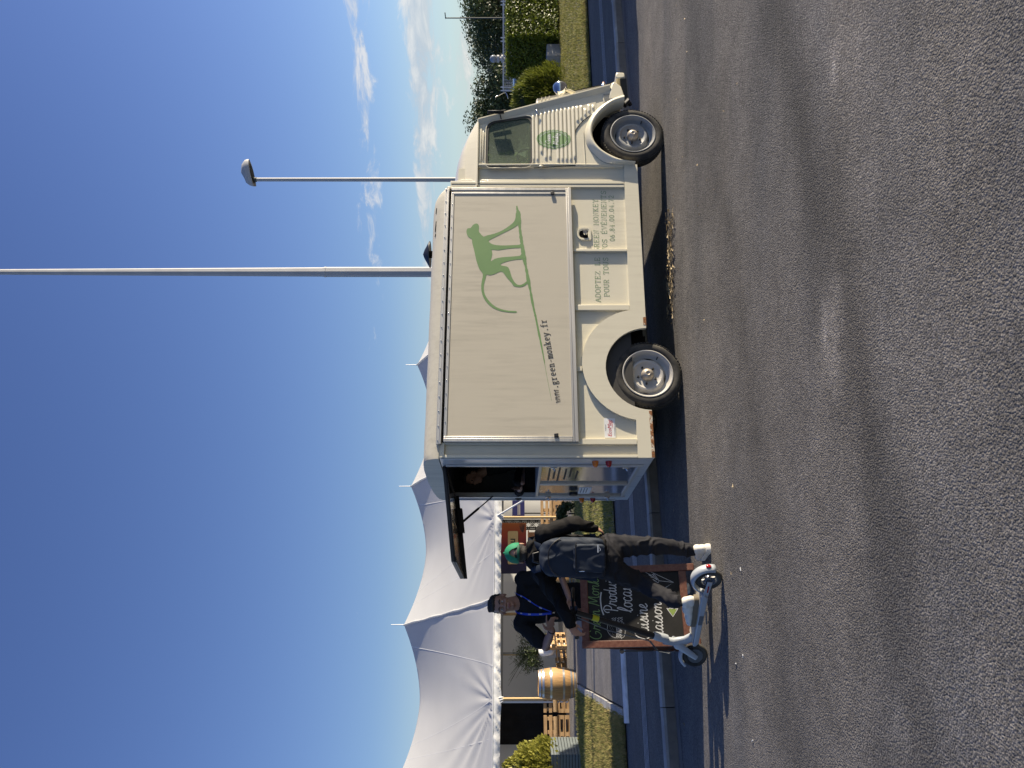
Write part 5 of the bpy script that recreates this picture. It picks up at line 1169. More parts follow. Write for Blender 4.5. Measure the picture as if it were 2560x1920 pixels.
# walls inside
def tbox(name, s0, s1, y0, y1, z0, z1, mat, par=ten, bevel=0): return MB().box((s0, y0, z0), (s1, y1, z1)).build(name, mat, par, bevel=bevel)
def cloth_wall(name, s0, s1, y, z0, z1, mat, folds=2.2, amp=.03, seed=0):
    nx = int((s1 - s0) / .06) + 2; nz2 = 9; vv = []
    for j in range(nz2):
        for i in range(nx):
            s_ = s0 + (s1 - s0) * i / (nx - 1); q = j / (nz2 - 1)
            vv.append((s_, y + amp * (mnoise.noise(Vector((s_ * folds, seed, q * .6))) + .5 * math.sin(s_ * folds * 5 + seed)), z0 + (z1 - z0) * q))
    return MB().add(vv, [(j * nx + i, j * nx + i + 1, (j + 1) * nx + i + 1, (j + 1) * nx + i) for j in range(nz2 - 1) for i in range(nx - 1)]).build(name, mat, ten, 60, recalc=False)
cloth_wall('back_wall', -8, 13.6, 6.2, KH, 2.6, M['wall'], .8, .04, 2)
cloth_wall('inner_wall', .25, 3.9, 4.2, KH, 2.35, M['wall'], .7, .03, 5)
cloth_wall('side_wall', -7.5, -.98, 1.9, KH, 2.3, M['wall'], .9, .03, 9)
cloth_wall('black_curtain', -.97, .16, 1.45, KH, 2.35, M['curtain'], 4.5, .05, 1)
for z_ in (1.95, 2.12): MB().bar((-8, 2.2, z_), (13.5, 2.2, z_), .05, .06).build('frame_beam', M['rimd'], ten)
for s_ in (-2.6, 1.5, 3.9, 6.4, 8.9): MB().bar((s_, 2.25, KH), (s_, 2.25, 2.2), .06, .06, up=(1, 0, 0)).build('frame_post', M['rimd'], ten)
# tent furniture ---------------------------------------------------
def pallet_seat(s, y, rz=0, label='', w=.92):
    p = RF(s, TS + y); r = empty('pallet_seat', (p.x, p.y, KH), THR + rz); tag(r, label, 'pallet seat', 'pallet seats along the marquee')
    # local x along, y depth; back rest facing the lawn
    for z0, z1 in ((.60, .685), (.455, .54)): MB().box((-w / 2, -.011, z0), (w / 2, .011, z1)).build('board', M['pine'], r, bevel=.003)
    for x in (-w / 2 + .04, 0.0, w / 2 - .13): MB().box((x, .0115, .29), (x + .09, .09, .66)).build('upright', M['pine'], r, bevel=.003)
    MB().tube([(-w / 2 + .02, -.05, .37), (-.1, -.055, .375), (w / 2 - .03, -.05, .365)], [.055, .062, .058], 10).build('log_rail', M['log'], r, 50)
    for zb in (.0, .145):
        for yy in (0, .36, .72): MB().box((-w / 2, yy - .05, zb + .10), (w / 2, yy + .05, zb + .125)).build('board', M['pine'], r)
        for yy in (0, .36, .72): MB().box((-w / 2, yy - .05, zb), (w / 2, yy + .05, zb + .02)).build('board', M['pine'], r)
        for x in (-w / 2, -.05, w / 2 - .1):
            for yy in (0, .72): MB().box((x, yy - .045, zb + .0205), (x + .1, yy + .045, zb + .0995)).build('block', M['pine'], r)
    return r
pallet_seat(.32, .05, 0, 'pallet seat right behind the oak barrel on the path corner')
pallet_seat(-.66, .05, 0, 'pallet seat in front of the black curtain')
pallet_seat(-1.66, .05, 0, 'pallet seat hidden behind the golden bush')
pallet_seat(1.75, .75, rad(62), 'pallet seat with a white cushion below the potted shrub')
pallet_seat(5.35, .15, 0, 'pallet seat beside the rear of the truck')
pallet_seat(4.30, .25, rad(-6), 'pallet seat behind the green-capped man')
def cushion(s, y, z, w, h, label, rz=0):
    p = RF(s, TS + y); mb = MB(); mb.ball((0, 0, 0), (w / 2, .10, h / 2), 18, 12)
    mb.v = [(math.copysign(abs(x / (w / 2)) ** .55 * w / 2, x), yy, math.copysign(abs(z_ / (h / 2)) ** .55 * h / 2, z_)) for x, yy, z_ in mb.v]
    o = mb.build('cushion', M['white'], None, 80); o.location = (p.x, p.y, KH + z); o.rotation_euler = (rad(-14), 0, THR + rz); tag(o, label, 'cushion', 'white cushions')
cushion(1.55, .6, .56, .50, .46, 'white square cushion on the seat below the potted shrub', .5)
cushion(.72, .42, .46, .5, .36, 'white cushion half hidden behind the oak barrel')
M['stave'] = pm('oak staves', (0.44, 0.26, 0.10), 0.6, var=0.28, vs_=4, stretch=(14, 14, 1.2), bump=.15, bs=40, col2=(0.26, 0.14, 0.05), cs=1.8, thr=(.5, .7))
M['hoop'] = pm('galvanised hoop', (0.45, 0.46, 0.47), 0.35, metal=.85, var=.15, vs_=6)
def barrel(x, y, label, h=.90, rm=.365, re=.30, z0=KH):
    r = empty('oak_barrel', (x, y, z0)); tag(r, label, 'barrel', 'oak barrels')
    def R(z): return re + (rm - re) * (1 - (2 * z / h - 1) ** 2)
    ns_ = 26; vv = []
    hs_ = [i / 10 * h for i in range(11)]; a = math.pi / ns_ * .985
    for z in hs_:
        for da, dr in ((-a, -.02), (-a, 0), (0, .0015), (a, 0), (a, -.02)): vv.append(((R(z) + dr) * math.cos(da), (R(z) + dr) * math.sin(da), z))
    ff = [(i * 5 + j, i * 5 + (j + 1) % 5, (i + 1) * 5 + (j + 1) % 5, (i + 1) * 5 + j) for i in range(10) for j in range(5)] + [(4, 3, 2, 1, 0), (50, 51, 52, 53, 54)]
    me = MB().add(vv, ff).mesh('stave', 40); me.materials.append(M['stave'])
    for k in range(ns_):
        o = link('stave', me, r); o.rotation_euler = (0, 0, 2 * math.pi * k / ns_ + .03)
    for z in (.035, .115, .30, h - .30, h - .115, h - .035):
        hw = .024; MB().lathe([(R(z - hw) + .002, z - hw), (R(z - hw) + .006, z - hw), (R(z + hw) + .006, z + hw), (R(z + hw) + .002, z + hw)], 40, cap=False).build('hoop', M['hoop'], r, 40)
    MB().lathe([(.0, h - .03), (re - .015, h - .03)], 30, cap=False).build('barrel_head', M['stave'], r)
    MB().lathe([(re - .015, .03), (.0, .03)], 30, cap=False).build('barrel_head', M['stave'], r)
    return r
barrel(-7.20, 18.75, 'oak barrel with steel hoops standing at the end of the footpath')
barrel(-4.85, 19.3, 'oak barrel glimpsed between the two men')
# golden bush in its slatted planter
pw0 = Vector((-8.72, 17.35, KH)); r = empty('slatted_planter', pw0, rad(4)); tag(r, 'grey slatted square planter under the golden bush', 'planter')
M['slat'] = pm('grey planter slats', (0.13, 0.15, 0.15), 0.5, var=.12)
for j in range(10):
    z = .03 + j * .066
    MB().box((-.66, -.50, z), (.66, .50, z + .055)).build('slat', M['slat'], r, bevel=.004)
for x in (-.62, .62):
    for y in (-.46, .46): MB().bar((x, y, 0), (x, y, .69), .05, .05, up=(1, 0, 0)).build('corner_post', M['blackm'], r)
MB().box((-.6, -.45, .02), (.6, .45, .66)).build('soil', M['core'], r)
bush('golden_bush', (pw0.x + .05, pw0.y, KH + .50), .72, .98, 9000, M['ybush'], 'golden green bush growing in the grey slatted planter', .05, .55, 12)
# potted dark shrub under the tent, low plants near the truck
pt = Vector(((298 - 960) / FPX * 22.6, 22.6, KH)); r = empty('potted_shrub', pt); tag(r, 'dark wispy shrub in a pot behind the black-shirted man', 'plant')
MB().lathe([(.0, 0), (.20, 0), (.27, .5), (.24, .5), (.0, .46)], 20).build('pot', M['wall'], r, 40)
P, d = blob_points(2600, (0, 0, 1.12), (.75, .75, .75), .2, 12, 5); nr = d.copy(); nr[:, 2] += .8
link('foliage', quads_mesh('foliage', leaf_cloud(P, .05, .22, nr)), r, M['dplant'])
mb = MB()
for i in range(26):
    a = i * 2.4; L_ = random.uniform(.7, 1.35); mb.tube([(0, 0, .45), (.25 * math.cos(a), .25 * math.sin(a), .45 + L_ * .55), (.75 * L_ * math.cos(a), .75 * L_ * math.sin(a), .5 + L_ * .85)], [.012, .008, .003], 5)
mb.build('branches', M['dplant'], r)
for i, (U_, Y_, n_) in enumerate(((636, 18.4, 700), (600, 18.9, 600))):
    P, d = blob_points(n_, (0, 0, .24), (.34, .3, .26), .2, 7, 30 + i); r = empty('low_shrub', ((U_ - 960) / FPX * Y_, Y_, KH)); tag(r, ('low dark shrub at the lawn edge next to the truck', 'low dark shrub at the lawn edge behind the capped man')[i], 'shrub', 'low shrubs by the marquee')
    link('foliage', quads_mesh('foliage', leaf_cloud(P, .05, .5)), r, M['dplant']); MB().tube([(0, 0, 0), (0, 0, .2)], .02, 6).build('stem', M['bark'], r)
# banner with wooden name board
def printmat(name, stops, axis=0, lo=0.0, hi=1.0):
    m, n, l, b = material(name); t = N(n, 'ShaderNodeTexCoord'); sx = N(n, 'ShaderNodeSeparateXYZ'); l.new(t.outputs['Object'], sx.inputs[0])
    mr = N(n, 'ShaderNodeMapRange'); l.new(sx.outputs[axis], mr.inputs[0]); mr.inputs[1].default_value = lo; mr.inputs[2].default_value = hi
    cr_ = N(n, 'ShaderNodeValToRGB'); l.new(mr.outputs[0], cr_.inputs[0]); e = cr_.color_ramp.elements
    while len(e) < len(stops): e.new(.5)
    for i, (p, c) in enumerate(stops): e[i].position = p; e[i].color = (*c, 1)
    l.new(cr_.outputs[0], b.inputs['Base Color']); b.inputs['Roughness'].default_value = .6; return m
bn = RF(0, 24.55); 
def at_u(U, t): # ground point on line t seen at picture column U
    q = (U - 960) / FPX; Y = t / (-q * math.sin(THR) + math.cos(THR)); return Vector((q * Y, Y, 0))
p0, p1 = at_u(486, 24.5), at_u(613, 24.5); L_ = (p1 - p0).length
r = empty('printed_banner', (p0.x, p0.y, 0), THR); tag(r, 'red to purple printed banner with a wooden name board', 'banner')
MB().box((0, 0, 1.20), (L_, .02, 2.04)).build('cloth', printmat('banner print', [(0.0, (.012, .012, .05)), (.25, (.02, .012, .06)), (.5, (.16, .01, .035)), (.75, (.34, .045, .02)), (1.0, (.40, .11, .02))], 0, 0, L_), r)
nb_ = MB().prism([(x, -.03, z) for x, z in bez_round([(.18 * L_, 1.46), (.83 * L_, 1.46), (.83 * L_, 1.78), (.18 * L_, 1.78)], .05, 4)], (0, .028, 0)).build('name_board', pm('pale wood board', (.60, .45, .22), .6, var=.12, vs_=4, stretch=(1, 1, 7)), r)
font_text('board_lettering', 'eau', M['ink'], r, Matrix.Translation((.42 * L_, -.032, 1.555)) @ RX, .30, 0, .006)
mb = MB()
for i in range(9):
    a = rad(200 + i * 9); mb.add([(L_ * .97, -.004, 1.24), (L_ * .97 + .30 * math.cos(a), -.004, 1.24 - .30 * math.sin(a) * .6), (L_ * .97 + .28 * math.cos(a) + .01, -.004, 1.26 - .28 * math.sin(a) * .6)], [(0, 1, 2)])
mb.build('palm_print', M['ink'], r, recalc=False)
# bar of planks below the banner
p0, p1 = at_u(520, 24.2), at_u(590, 24.2); L_ = (p1 - p0).length
r = empty('plank_bar', (p0.x, p0.y, KH), THR); tag(r, 'plank-fronted bar counter below the red banner', 'bar')
M['cedar'] = pm('cedar planks', (.48, .22, .09), .6, var=.2, vs_=4, stretch=(1, 1, 6))
for i in range(9): MB().box((i * L_ / 9 + .004, 0, .02), ((i + 1) * L_ / 9 - .004, .02, 1.0)).build('plank', M['cedar'], r, bevel=.003)
MB().box((-.04, -.06, 1.001), (L_ + .04, .5, 1.035)).build('counter_top', M['cedar'], r, bevel=.004); MB().box((.02, .021, .02), (L_ - .02, .45, .98)).build('bar_body', M['blackm'], r)
r2 = MB().box((.25 * L_, -.02, .62), (.62 * L_, -.008, .96)).build('bar_sign', pm('blue sign', (.02, .05, .30), .5), r)
# black lighting truss beside the banner
p0 = at_u(608, 24.9); r = empty('lighting_truss', (p0.x, p0.y, KH), THR); tag(r, 'black lattice truss upright beside the red banner', 'truss')
for x in (-.12, .12):
    for y in (-.12, .12): MB().tube([(x, y, 0), (x, y, 2.0)], .022, 6).build('chord', M['blackm'], r)
for i in range(8):
    for y in (-.12, .12):
        MB().tube([(-.12, y, i * .25), (.12, y, i * .25 + .25)], .010, 5).build('brace', M['blackm'], r); MB().tube([(.12, y, i * .25), (-.12, y, i * .25 + .25)], .010, 5).build('brace', M['blackm'], r)
# dark blue poster panel and a black lamp behind
p0, p1 = at_u(629, 27.5), at_u(672, 27.5); L_ = (p1 - p0).length; r = empty('blue_banner', (p0.x, p0.y, 0), THR); tag(r, 'dark blue poster hanging inside the marquee near the truck', 'poster')
MB().box((0, 0, 1.2), (L_, .02, 1.64)).build('sheet', pm('navy print', (.008, .010, .10), .5), r)
mb = MB()
for z_ in (1.36, 1.42): mb.add([(.05, -.004, z_), (L_ * .7, -.004, z_), (L_ * .7, -.004, z_ + .025), (.05, -.004, z_ + .025)], [(0, 1, 2, 3)])
mb.build('poster_lettering', M['rim'], r, recalc=False); MB().tube([(L_ * .2, .05, KH), (L_ * .2, .05, 1.2)], .02, 6).build('stand', M['blackm'], r)
# high bistro tables seen between the men
for i, (U_, t_) in enumerate(((470, 26.0), (430, 25.6))):
    p0 = at_u(U_, t_); r = empty('bistro_table', (p0.x, p0.y, KH)); tag(r, ('tall black bistro table in the marquee behind the capped man', 'tall black bistro table behind the black-shirted man')[i], 'table', 'bistro tables')
    MB().lathe([(.0, 1.08), (.32, 1.08), (.32, 1.11), (.0, 1.11)], 24, cap=False).build('table_top', M['blackm'], r); MB().tube([(0, 0, 0), (0, 0, 1.08)], .03, 8).build('leg', M['blackm'], r); MB().lathe([(.0, 0), (.26, 0), (.26, .02), (.0, .03)], 20, cap=False).build('foot', M['blackm'], r)

# ------------------------------------------------------------------ vehicles away from the picture's centre
def boxtruck(loc, rz):
    r = empty('delivery_truck', loc, rz); tag(r, 'plain white box truck parked further along the kerb', 'truck')
    MB().box((0, 0, .75), (7.6, 2.3, 3.25)).build('box_body', M['white'], r, bevel=.04); MB().box((0, .15, .45), (9.2, 2.15, .7)).build('chassis', M['blackm'], r)
    MB().prism([(7.75, .08, .5), (9.6, .08, .5), (9.75, .08, 1.3), (9.35, .08, 2.6), (7.75, .08, 2.7)], (0, 2.14, 0)).build('cab', M['white'], r, bevel=.08)
    MB().prism([(8.4, .07, 1.5), (9.55, .07, 1.5), (9.28, .07, 2.35), (8.4, .07, 2.35)], (0, 2.16, 0)).build('cab_window', M['dglass'], r)
    for y0 in (.06, 1.17): MB().box((-.025, y0, .85), (-.001, y0 + 1.07, 3.15)).build('rear_door', M['white'], r, bevel=.01)
    for y0 in (.5, 1.75): MB().tube([(-.045, y0, .9), (-.045, y0, 3.1)], .016, 8).build('lock_rod', M['steel'], r)
    for z_ in (.78, 3.2): MB().box((.05, -.02, z_), (7.55, -.001, z_ + .05)).build('side_rail', M['alu'], r)
    for y0 in (.1, 1.95): MB().box((-.03, y0, .55), (0.0, y0 + .25, .68)).build('tail_lamp', M['red'], r, bevel=.01)
    for s_ in (1.6, 8.7):
        for y in (.0, 2.02): MB().lathe([(.0, 0), (.28, 0), (.30, .02), (.46, .0), (.5, .06), (.5, .24), (.46, .28), (.0, .28)], 28, (s_, y, .5), 'Y', cap=False).build('wheel', M['tyre'], r, 40)
    return r
bt = VD * (S0 + 8.3) + VN * (TV + .2); boxtruck(bt, THV).scale = (1.3, 1.12, 1.04)
def car(loc, rz, col, label):
    r = empty('parked_car', loc, rz); tag(r, label, 'car')
    side = [(-2.0, .35), (-2.05, .75), (-1.9, .95), (-1.55, 1.0), (-1.1, 1.42), (-.3, 1.5), (.55, 1.42), (1.15, .98), (1.85, .85), (2.05, .65), (2.05, .35)]
    MB().prism([(x, -.82, z) for x, z in side], (0, 1.64, 0)).build('body', col, r, bevel=.08)
    MB().prism([(-1.45, -.83, 1.0), (-1.05, -.83, 1.36), (-.3, -.83, 1.43), (.5, -.83, 1.36), (.98, -.83, 1.0)], (0, 1.66, 0)).build('side_window', M['dglass'], r)
    MB().add([(.60, -.72, 1.41), (.60, .72, 1.41), (1.18, .76, 1.0), (1.18, -.76, 1.0)], [(0, 1, 2, 3)]).build('windscreen', M['dglass'], r)
    for x in (-1.25, 1.3):
        for y in (-.84, .66): MB().lathe([(.0, 0), (.2, 0), (.31, .0), (.32, .03), (.32, .16), (.0, .18)], 22, (x, y, .32), 'Y', cap=False).build('wheel', M['tyre'], r, 40)
    for y in (-.6, .45): MB().box((2.0, y, .6), (2.08, y + .25, .74)).build('headlight', M['chrome'], r, bevel=.02)
    return r
car(((1712 - 960) / FPX * 34.5, 34.5, KH), rad(200), pm('blue grey car paint', (.10, .14, .22), .25, coat=.6, var=.05), 'blue-grey car parked behind the fluffy bush')
tree('ball_tree', (17.2, 0.2, 0), 3.4, 2.1, 2600, M['bush'], 'round-headed small tree beyond the road, mirrored in the cab window', seed=41, leaf=.10, trunk_r=.06, crown0=.45)
# ------------------------------------------------------------------ chalkboard A-sign
M['redwood'] = pm('stained wood frame', (0.135, 0.055, 0.032), 0.5, var=0.25, vs_=4, stretch=(9, 9, 1.2), bump=.15, bs=40, col2=(.10, .03, .016), cs=3)
M['slate'] = pm('chalkboard', (0.014, 0.0135, 0.0125), 0.75, var=.35, vs_=5, col2=(.022, .021, .019), cs=4, spec=.25)
M['chalk'] = pm('chalk white', (.50, .50, .48), .9, var=.15, vs_=40)
M['chalkg'] = pm('chalk green', (.16, .26, .09), .9, var=.2, vs_=40)
M['chalkfill'] = pm('chalk green fill', (.20, .27, .06), .9, var=.2, vs_=40)
BL, BR = Vector((-2.285, 6.80, 0)), Vector((-1.635, 7.10, 0)); BW = (BR - BL).length
bx_ = (BR - BL).normalized(); bn_ = Vector((-bx_.y, bx_.x, 0)); LEAN = .2; BH = math.hypot(1.02, LEAN)
bu_ = (Vector((0, 0, 1.02)) + bn_ * LEAN).normalized(); bnn = bx_.cross(bu_).normalized()   # bnn points to the viewer
board = empty('chalkboard_sign', (0, 0, 0)); board.matrix_world = Matrix((( bx_.x, bu_.x, bnn.x, BL.x), (bx_.y, bu_.y, bnn.y, BL.y), (bx_.z, bu_.z, bnn.z, BL.z), (0, 0, 0, 1)))
tag(board, 'wood-framed chalkboard A-sign with chalk lettering beside the scooter', 'chalkboard sign')
sw = .062
for a, b_ in (((0, 0, -.02), (sw, BH, .02)), ((BW - sw, 0, -.02), (BW, BH, .02)), ((sw + .001, BH - .07, -.018), (BW - sw - .001, BH - .002, .018)), ((sw + .001, .075, -.018), (BW - sw - .001, .14, .018))):
    MB().box(a, b_).build('frame_rail', M['redwood'], board, bevel=.004)
MB().box((sw - .005, .135, -.006), (BW - sw + .005, BH - .065, .004)).build('writing_board', M['slate'], board)
for x in (0.0, BW - sw):
    q0 = Vector((x + sw / 2, BH - .03, -.03)); MB().bar(q0, q0 + Vector((0, -(BH - .06) * .985, -.52)), .05, .03, up=(0, 0, 1)).build('rear_leg', M['redwood'], board, bevel=.003)
MB().tube([(-.012, BH - .35, .0), (-.03, BH - .36, .0), (-.03, BH - .62, .0), (-.012, BH - .63, .0)], .006, 8).build('stay_hook', M['black'], board, 60)
MB().lathe([(.008, -.01), (.020, -.01), (.020, .01), (.008, .01)], 14, (-.03, BH - .35, 0)).build('hook_eye', M['black'], board, 50)
def BP(x, y, r='a3'):
    d = ray(r, x, y); o = Vector((0, 0, CAMH)); t = (BL - o).dot(bnn) / d.dot(bnn); p = o + d * t - BL; return (p.dot(bx_), p.dot(bu_))
def bline(name, txt, a, b_, h, mat, stroke=.10):
    (u0, v0), (u1, v1) = BP(*a), BP(*b_); d = Vector((u1 - u0, v1 - v0, 0))
    lettering(name, txt, mat, board, (u0, v0, .0046), d, Vector((-d.y, d.x, 0)), h, d.length, stroke, 'scr')
bline('title_lettering', 'Green', (636, 1228), (612, 770), .108, M['chalkg'], .062)
bline('title_lettering', 'Monkey', (609, 705), (588, 140), .108, M['chalkg'], .062)
bline('chalk_lettering', 'Produits', (886, 815), (850, 200), .118, M['chalk'], .064)
bline('chalk_lettering', 'locaux', (1116, 805), (1085, 280), .130, M['chalk'], .064)
bline('chalk_lettering', 'Cuisine', (1372, 1225), (1338, 675), .118, M['chalk'], .072)
bline('chalk_lettering', 'maison', (1592, 1215), (1556, 655), .110, M['chalk'], .080)
def sketch(name, strokes, w, mat, smooth=True):
    mb = MB()
    for st in strokes:
        p = [BP(*q) for q in st]
        if smooth and len(p) > 2: p = catmull(p, 4)
        v, f = ribbon(p, w); mb.add([(a, b_, .0047) for a, b_ in v], f)
    return mb.build(name, mat, board, recalc=False)
sketch('chalk_underline', [[(635, 495), (622, 600), (640, 750), (672, 845)]], .011, M['chalk'])
sq = lambda x, y0, y1, n, a: [(x + a * math.sin(i * 2.2) + random.uniform(-6, 6), y0 + (y1 - y0) * i / n) for i in range(n + 1)]
sketch('burger_drawing', [[(738, 985), (728, 1050), (745, 1120), (790, 1170), (830, 1190), (862, 1198)], [(864, 1198), (872, 1120), (866, 1015)], [(1000, 1030), (1002, 1110), (985, 1175), (955, 1195)], [(1000, 1030), (985, 1000), (978, 960)],
    sq(885, 1200, 1030, 14, 14), sq(910, 1200, 1020, 14, 16), sq(940, 1210, 1040, 13, 16), sq(925, 1190, 1060, 11, 12), sq(815, 960, 890, 6, 18), sq(850, 965, 880, 7, 20), sq(900, 960, 885, 6, 20), sq(945, 965, 880, 6, 22)] +
    [[(760 + 22 * (k % 3) + 8 * (k % 2), 1020 + 26 * (k // 2)), (766 + 22 * (k % 3) + 8 * (k % 2), 1022 + 26 * (k // 2))] for k in range(12)], .0030, M['chalk'])
sketch('fries_drawing', [[(1310, 150), (1430, 200)], [(1310, 150), (1305, 185), (1400, 235)], [(1430, 200), (1745, 345), (1620, 425)], [(1520, 320), (1745, 345)], [(1430, 200), (1475, 255), (1520, 320), (1508, 355)], [(1360, 225), (1500, 310)], [(1345, 262), (1430, 300), (1508, 355)], [(1375, 240), (1440, 225)], [(1390, 290), (1445, 240)], [(1400, 300), (1480, 330)], [(1420, 220), (1490, 300)], [(1330, 268), (1400, 262)]], .0036, M['chalk'], False)
tri = [BP(1645, 745), BP(1735, 868), BP(1806, 748)]; tri2 = [BP(1655, 752), BP(1735, 858), BP(1797, 754)]
MB().add([(a, b_, .0046) for a, b_ in tri2], [(0, 1, 2)]).build('triangle_fill', M['chalkfill'], board, recalc=False)
sketch('triangle_outline', [[(1640, 742), (1735, 872), (1812, 745)], [(1640, 742), (1668, 752), (1690, 738), (1720, 750), (1750, 738), (1780, 752), (1812, 745)]], .0065, M['chalk'], False)

# ------------------------------------------------------------------ electric kick scooter
M['scoot'] = pm('pale grey scooter body', (.36, .385, .41), .35, var=.05, coat=.2)
M['scootd'] = pm('grey scooter trim', (.10, .11, .12), .5)
M['grip'] = pm('ribbed deck mat', (.50, .47, .40), .9, var=.15, vs_=60)
M['yellow'] = pm('yellow sticker', (.55, .52, .02), .5)
RC = Vector((-1.53, 6.12, 0)); FC = Vector((-2.27, 6.62, 0)); hd_ = (FC - RC).normalized(); WB = (FC - RC).length
sco = empty('kick_scooter', RC, math.atan2(hd_.y, hd_.x)); tag(sco, 'pale grey electric kick scooter under the green-capped man', 'scooter')
def swheel(x, steer=0.0):
    w = MB().lathe([(.066, -.018), (.085, -.024), (.100, -.018), (.108, 0), (.100, .018), (.085, .024), (.066, .018)], 40, (0, 0, 0), 'Y', cap=False).build('wheel', M['tyre'], sco, 50); w.location = (x, 0, .108); w.rotation_euler = (0, 0, steer)
    MB().lathe([(.068, -.016), (.060, -.014), (.060, .014), (.068, .016)], 32, (0, 0, 0), 'Y', cap=False).build('rim', M['scootd'], w, 50)
    MB().lathe([(.0, -.022), (.022, -.022), (.022, .022), (.0, .022)], 16, (0, 0, 0), 'Y', cap=False).build('hub', M['chrome'], w, 40)
    for k in range(6):
        a = k * math.pi / 3; MB().bar((.018 * math.cos(a), 0, .018 * math.sin(a)), (.062 * math.cos(a + .2), 0, .062 * math.sin(a + .2)), .018, .010, up=(0, 1, 0)).build('spoke', M['rim'], w)
    return w
rw = swheel(0); fw = swheel(WB)
MB().lathe([(.0, .026), (.050, .026), (.050, .029), (.0, .029)], 28, (0, 0, 0), 'Y', cap=False).build('brake_disc', M['chrome'], rw)
MB().lathe([(.0, -.028), (.062, -.026), (.062, .026), (.0, .028)], 28, (0, 0, 0), 'Y', cap=False).build('hub_motor', M['scootd'], fw, 40)
def fenderarc(x, a0, a1, r, wd, name, mat):
    vv = []; n_ = 18
    for i in range(n_ + 1):
        a = rad(a0 + (a1 - a0) * i / n_)
        for yy, dr in ((-wd, -.014), (-wd * .8, .004), (0, .010), (wd * .8, .004), (wd, -.014)): vv.append((x + (r + dr) * math.cos(a), yy, .108 + (r + dr) * math.sin(a)))
    ff = [(i * 5 + j, i * 5 + j + 1, (i + 1) * 5 + j + 1, (i + 1) * 5 + j) for i in range(n_) for j in range(4)]
    o = MB().add(vv, ff).build(name, mat, sco, 60, recalc=False); s_ = o.modifiers.new('thick', 'SOLIDIFY'); s_.thickness = .004; return o
rfn = fenderarc(0, 196, 22, .128, .036, 'rear_fender', M['scoot'])
tl = rad(172); MB().ball((.140 * math.cos(tl) - .004, 0, .108 + .140 * math.sin(tl)), (.012, .02, .022), 10, 7).build('tail_light', M['red'], rfn, 60)
fenderarc(WB, 120, 40, .124, .030, 'front_fender', M['scoot'])
# deck
dk = MB().prism([(.145, -.075, .105), (.70, -.075, .105), (.735, -.075, .125), (.735, -.075, .150), (.125, -.075, .158), (.11, -.075, .14)], (0, .15, 0)).build('deck', M['scoot'], sco, bevel=.008)
MB().prism([(.15, -.066, .1585), (.70, -.066, .1535), (.70, -.066, .156), (.15, -.066, .161)], (0, .132, 0)).build('deck_mat', M['grip'], dk)
MB().box((.35, .0755, .112), (.46, .0765, .146)).build('deck_sticker', M['scootd'], dk)
for sg in (1, -1):
    MB().bar((.17, sg * .055, .128), (-.015, sg * .047, .108), .014, .042).build('rear_fork', M['scoot'], sco, bevel=.006)
    MB().box((.02, sg * .055 - .0012 + sg * .006, .112), (.09, sg * .055 + .0012 + sg * .006, .122)).build('reflector', M['red'], sco)
# neck, fork, stem
MB().tube([(.70, 0, .135), (.745, 0, .20), (.765, 0, .30), (.745, 0, .38)], [(.050, .030), (.042, .030), (.034, .034), (.032, .034)], 14, up=(0, 1, 0)).build('neck', M['scoot'], sco, 60)
MB().lathe([(.036, .0), (.038, .03), (.036, .10), (.030, .125)], 20).build('stem_latch', M['scoot'], sco, 40).matrix_local = Matrix.Translation((.728, 0, .355)) @ Matrix.Rotation(rad(-21), 4, 'Y')
MB().box((-.012, -.045, .02), (.014, -.030, .09)).build('latch_lever', M['chrome'], sco, bevel=.003).matrix_local = Matrix.Translation((.728, 0, .355)) @ Matrix.Rotation(rad(-21), 4, 'Y')
for sg in (1, -1):
    MB().tube([(.76, sg * .030, .30), (.80, sg * .042, .24), (WB - .02, sg * .042, .14), (WB + .01, sg * .042, .10)], [(.026, .010), (.030, .010), (.026, .009), (.020, .008)], 10, up=(0, 1, 0)).build('fork_leg', M['scoot'], sco, 60)
MB().ball((.80, 0, .25), (.055, .036, .04), 14, 9).build('fork_crown', M['scoot'], sco, 60)
ST0, ST1 = Vector((.686, 0, .468)), Vector((.395, 0, 1.13))
MB().tube([ST0, ST1], [.0245, .021], 16).build('stem', M['black'], sco, 50)
dst = (ST1 - ST0); lab0 = ST0 + dst * .72; lab1 = ST0 + dst * .80; MB().tube([lab0, lab1], .0245, 16).build('stem_sticker', M['yellow'], sco, 50)
MB().tube([(.395, -.24, 1.14), (.405, -.1, 1.15), (.40, 0, 1.142), (.405, .1, 1.15), (.395, .24, 1.14)], .012, 10).build('handlebar', M['black'], sco, 50)
for sg in (1, -1): MB().tube([(.396, sg * .125, 1.149), (.394, sg * .25, 1.139)], .0175, 12).build('grip', M['black'], sco, 50)
MB().ball((.41, 0, 1.165), (.03, .05, .018), 12, 8).build('display', M['black'], sco, 50)
MB().tube([(.42, .11, 1.145), (.46, .14, 1.125), (.45, .22, 1.12)], .006, 6).build('brake_lever', M['chrome'], sco, 50)
MB().tube([(.42, .03, 1.12), (.56, .05, .85), (.70, .045, .50), (.83, .05, .42), (.86, .045, .33), (.83, .04, .28)], .0045, 6).build('cable', M['scootd'], sco, 50)
MB().tube([(.41, -.03, 1.12), (.55, -.02, .85), (.69, .035, .52), (.80, .06, .44), (.82, .05, .36), (.78, .035, .30)], .004, 6).build('cable', M['black'], sco, 50)
MB().tube([(.30, .07, .10), (.42, .10, .085), (.36, .12, .08)], .006, 6).build('kickstand', M['scootd'], sco, 50)
RSTEER = Matrix.Translation((.80, 0, 0)) @ Matrix.Rotation(rad(24), 4, 'Z') @ Matrix.Translation((-.80, 0, 0))
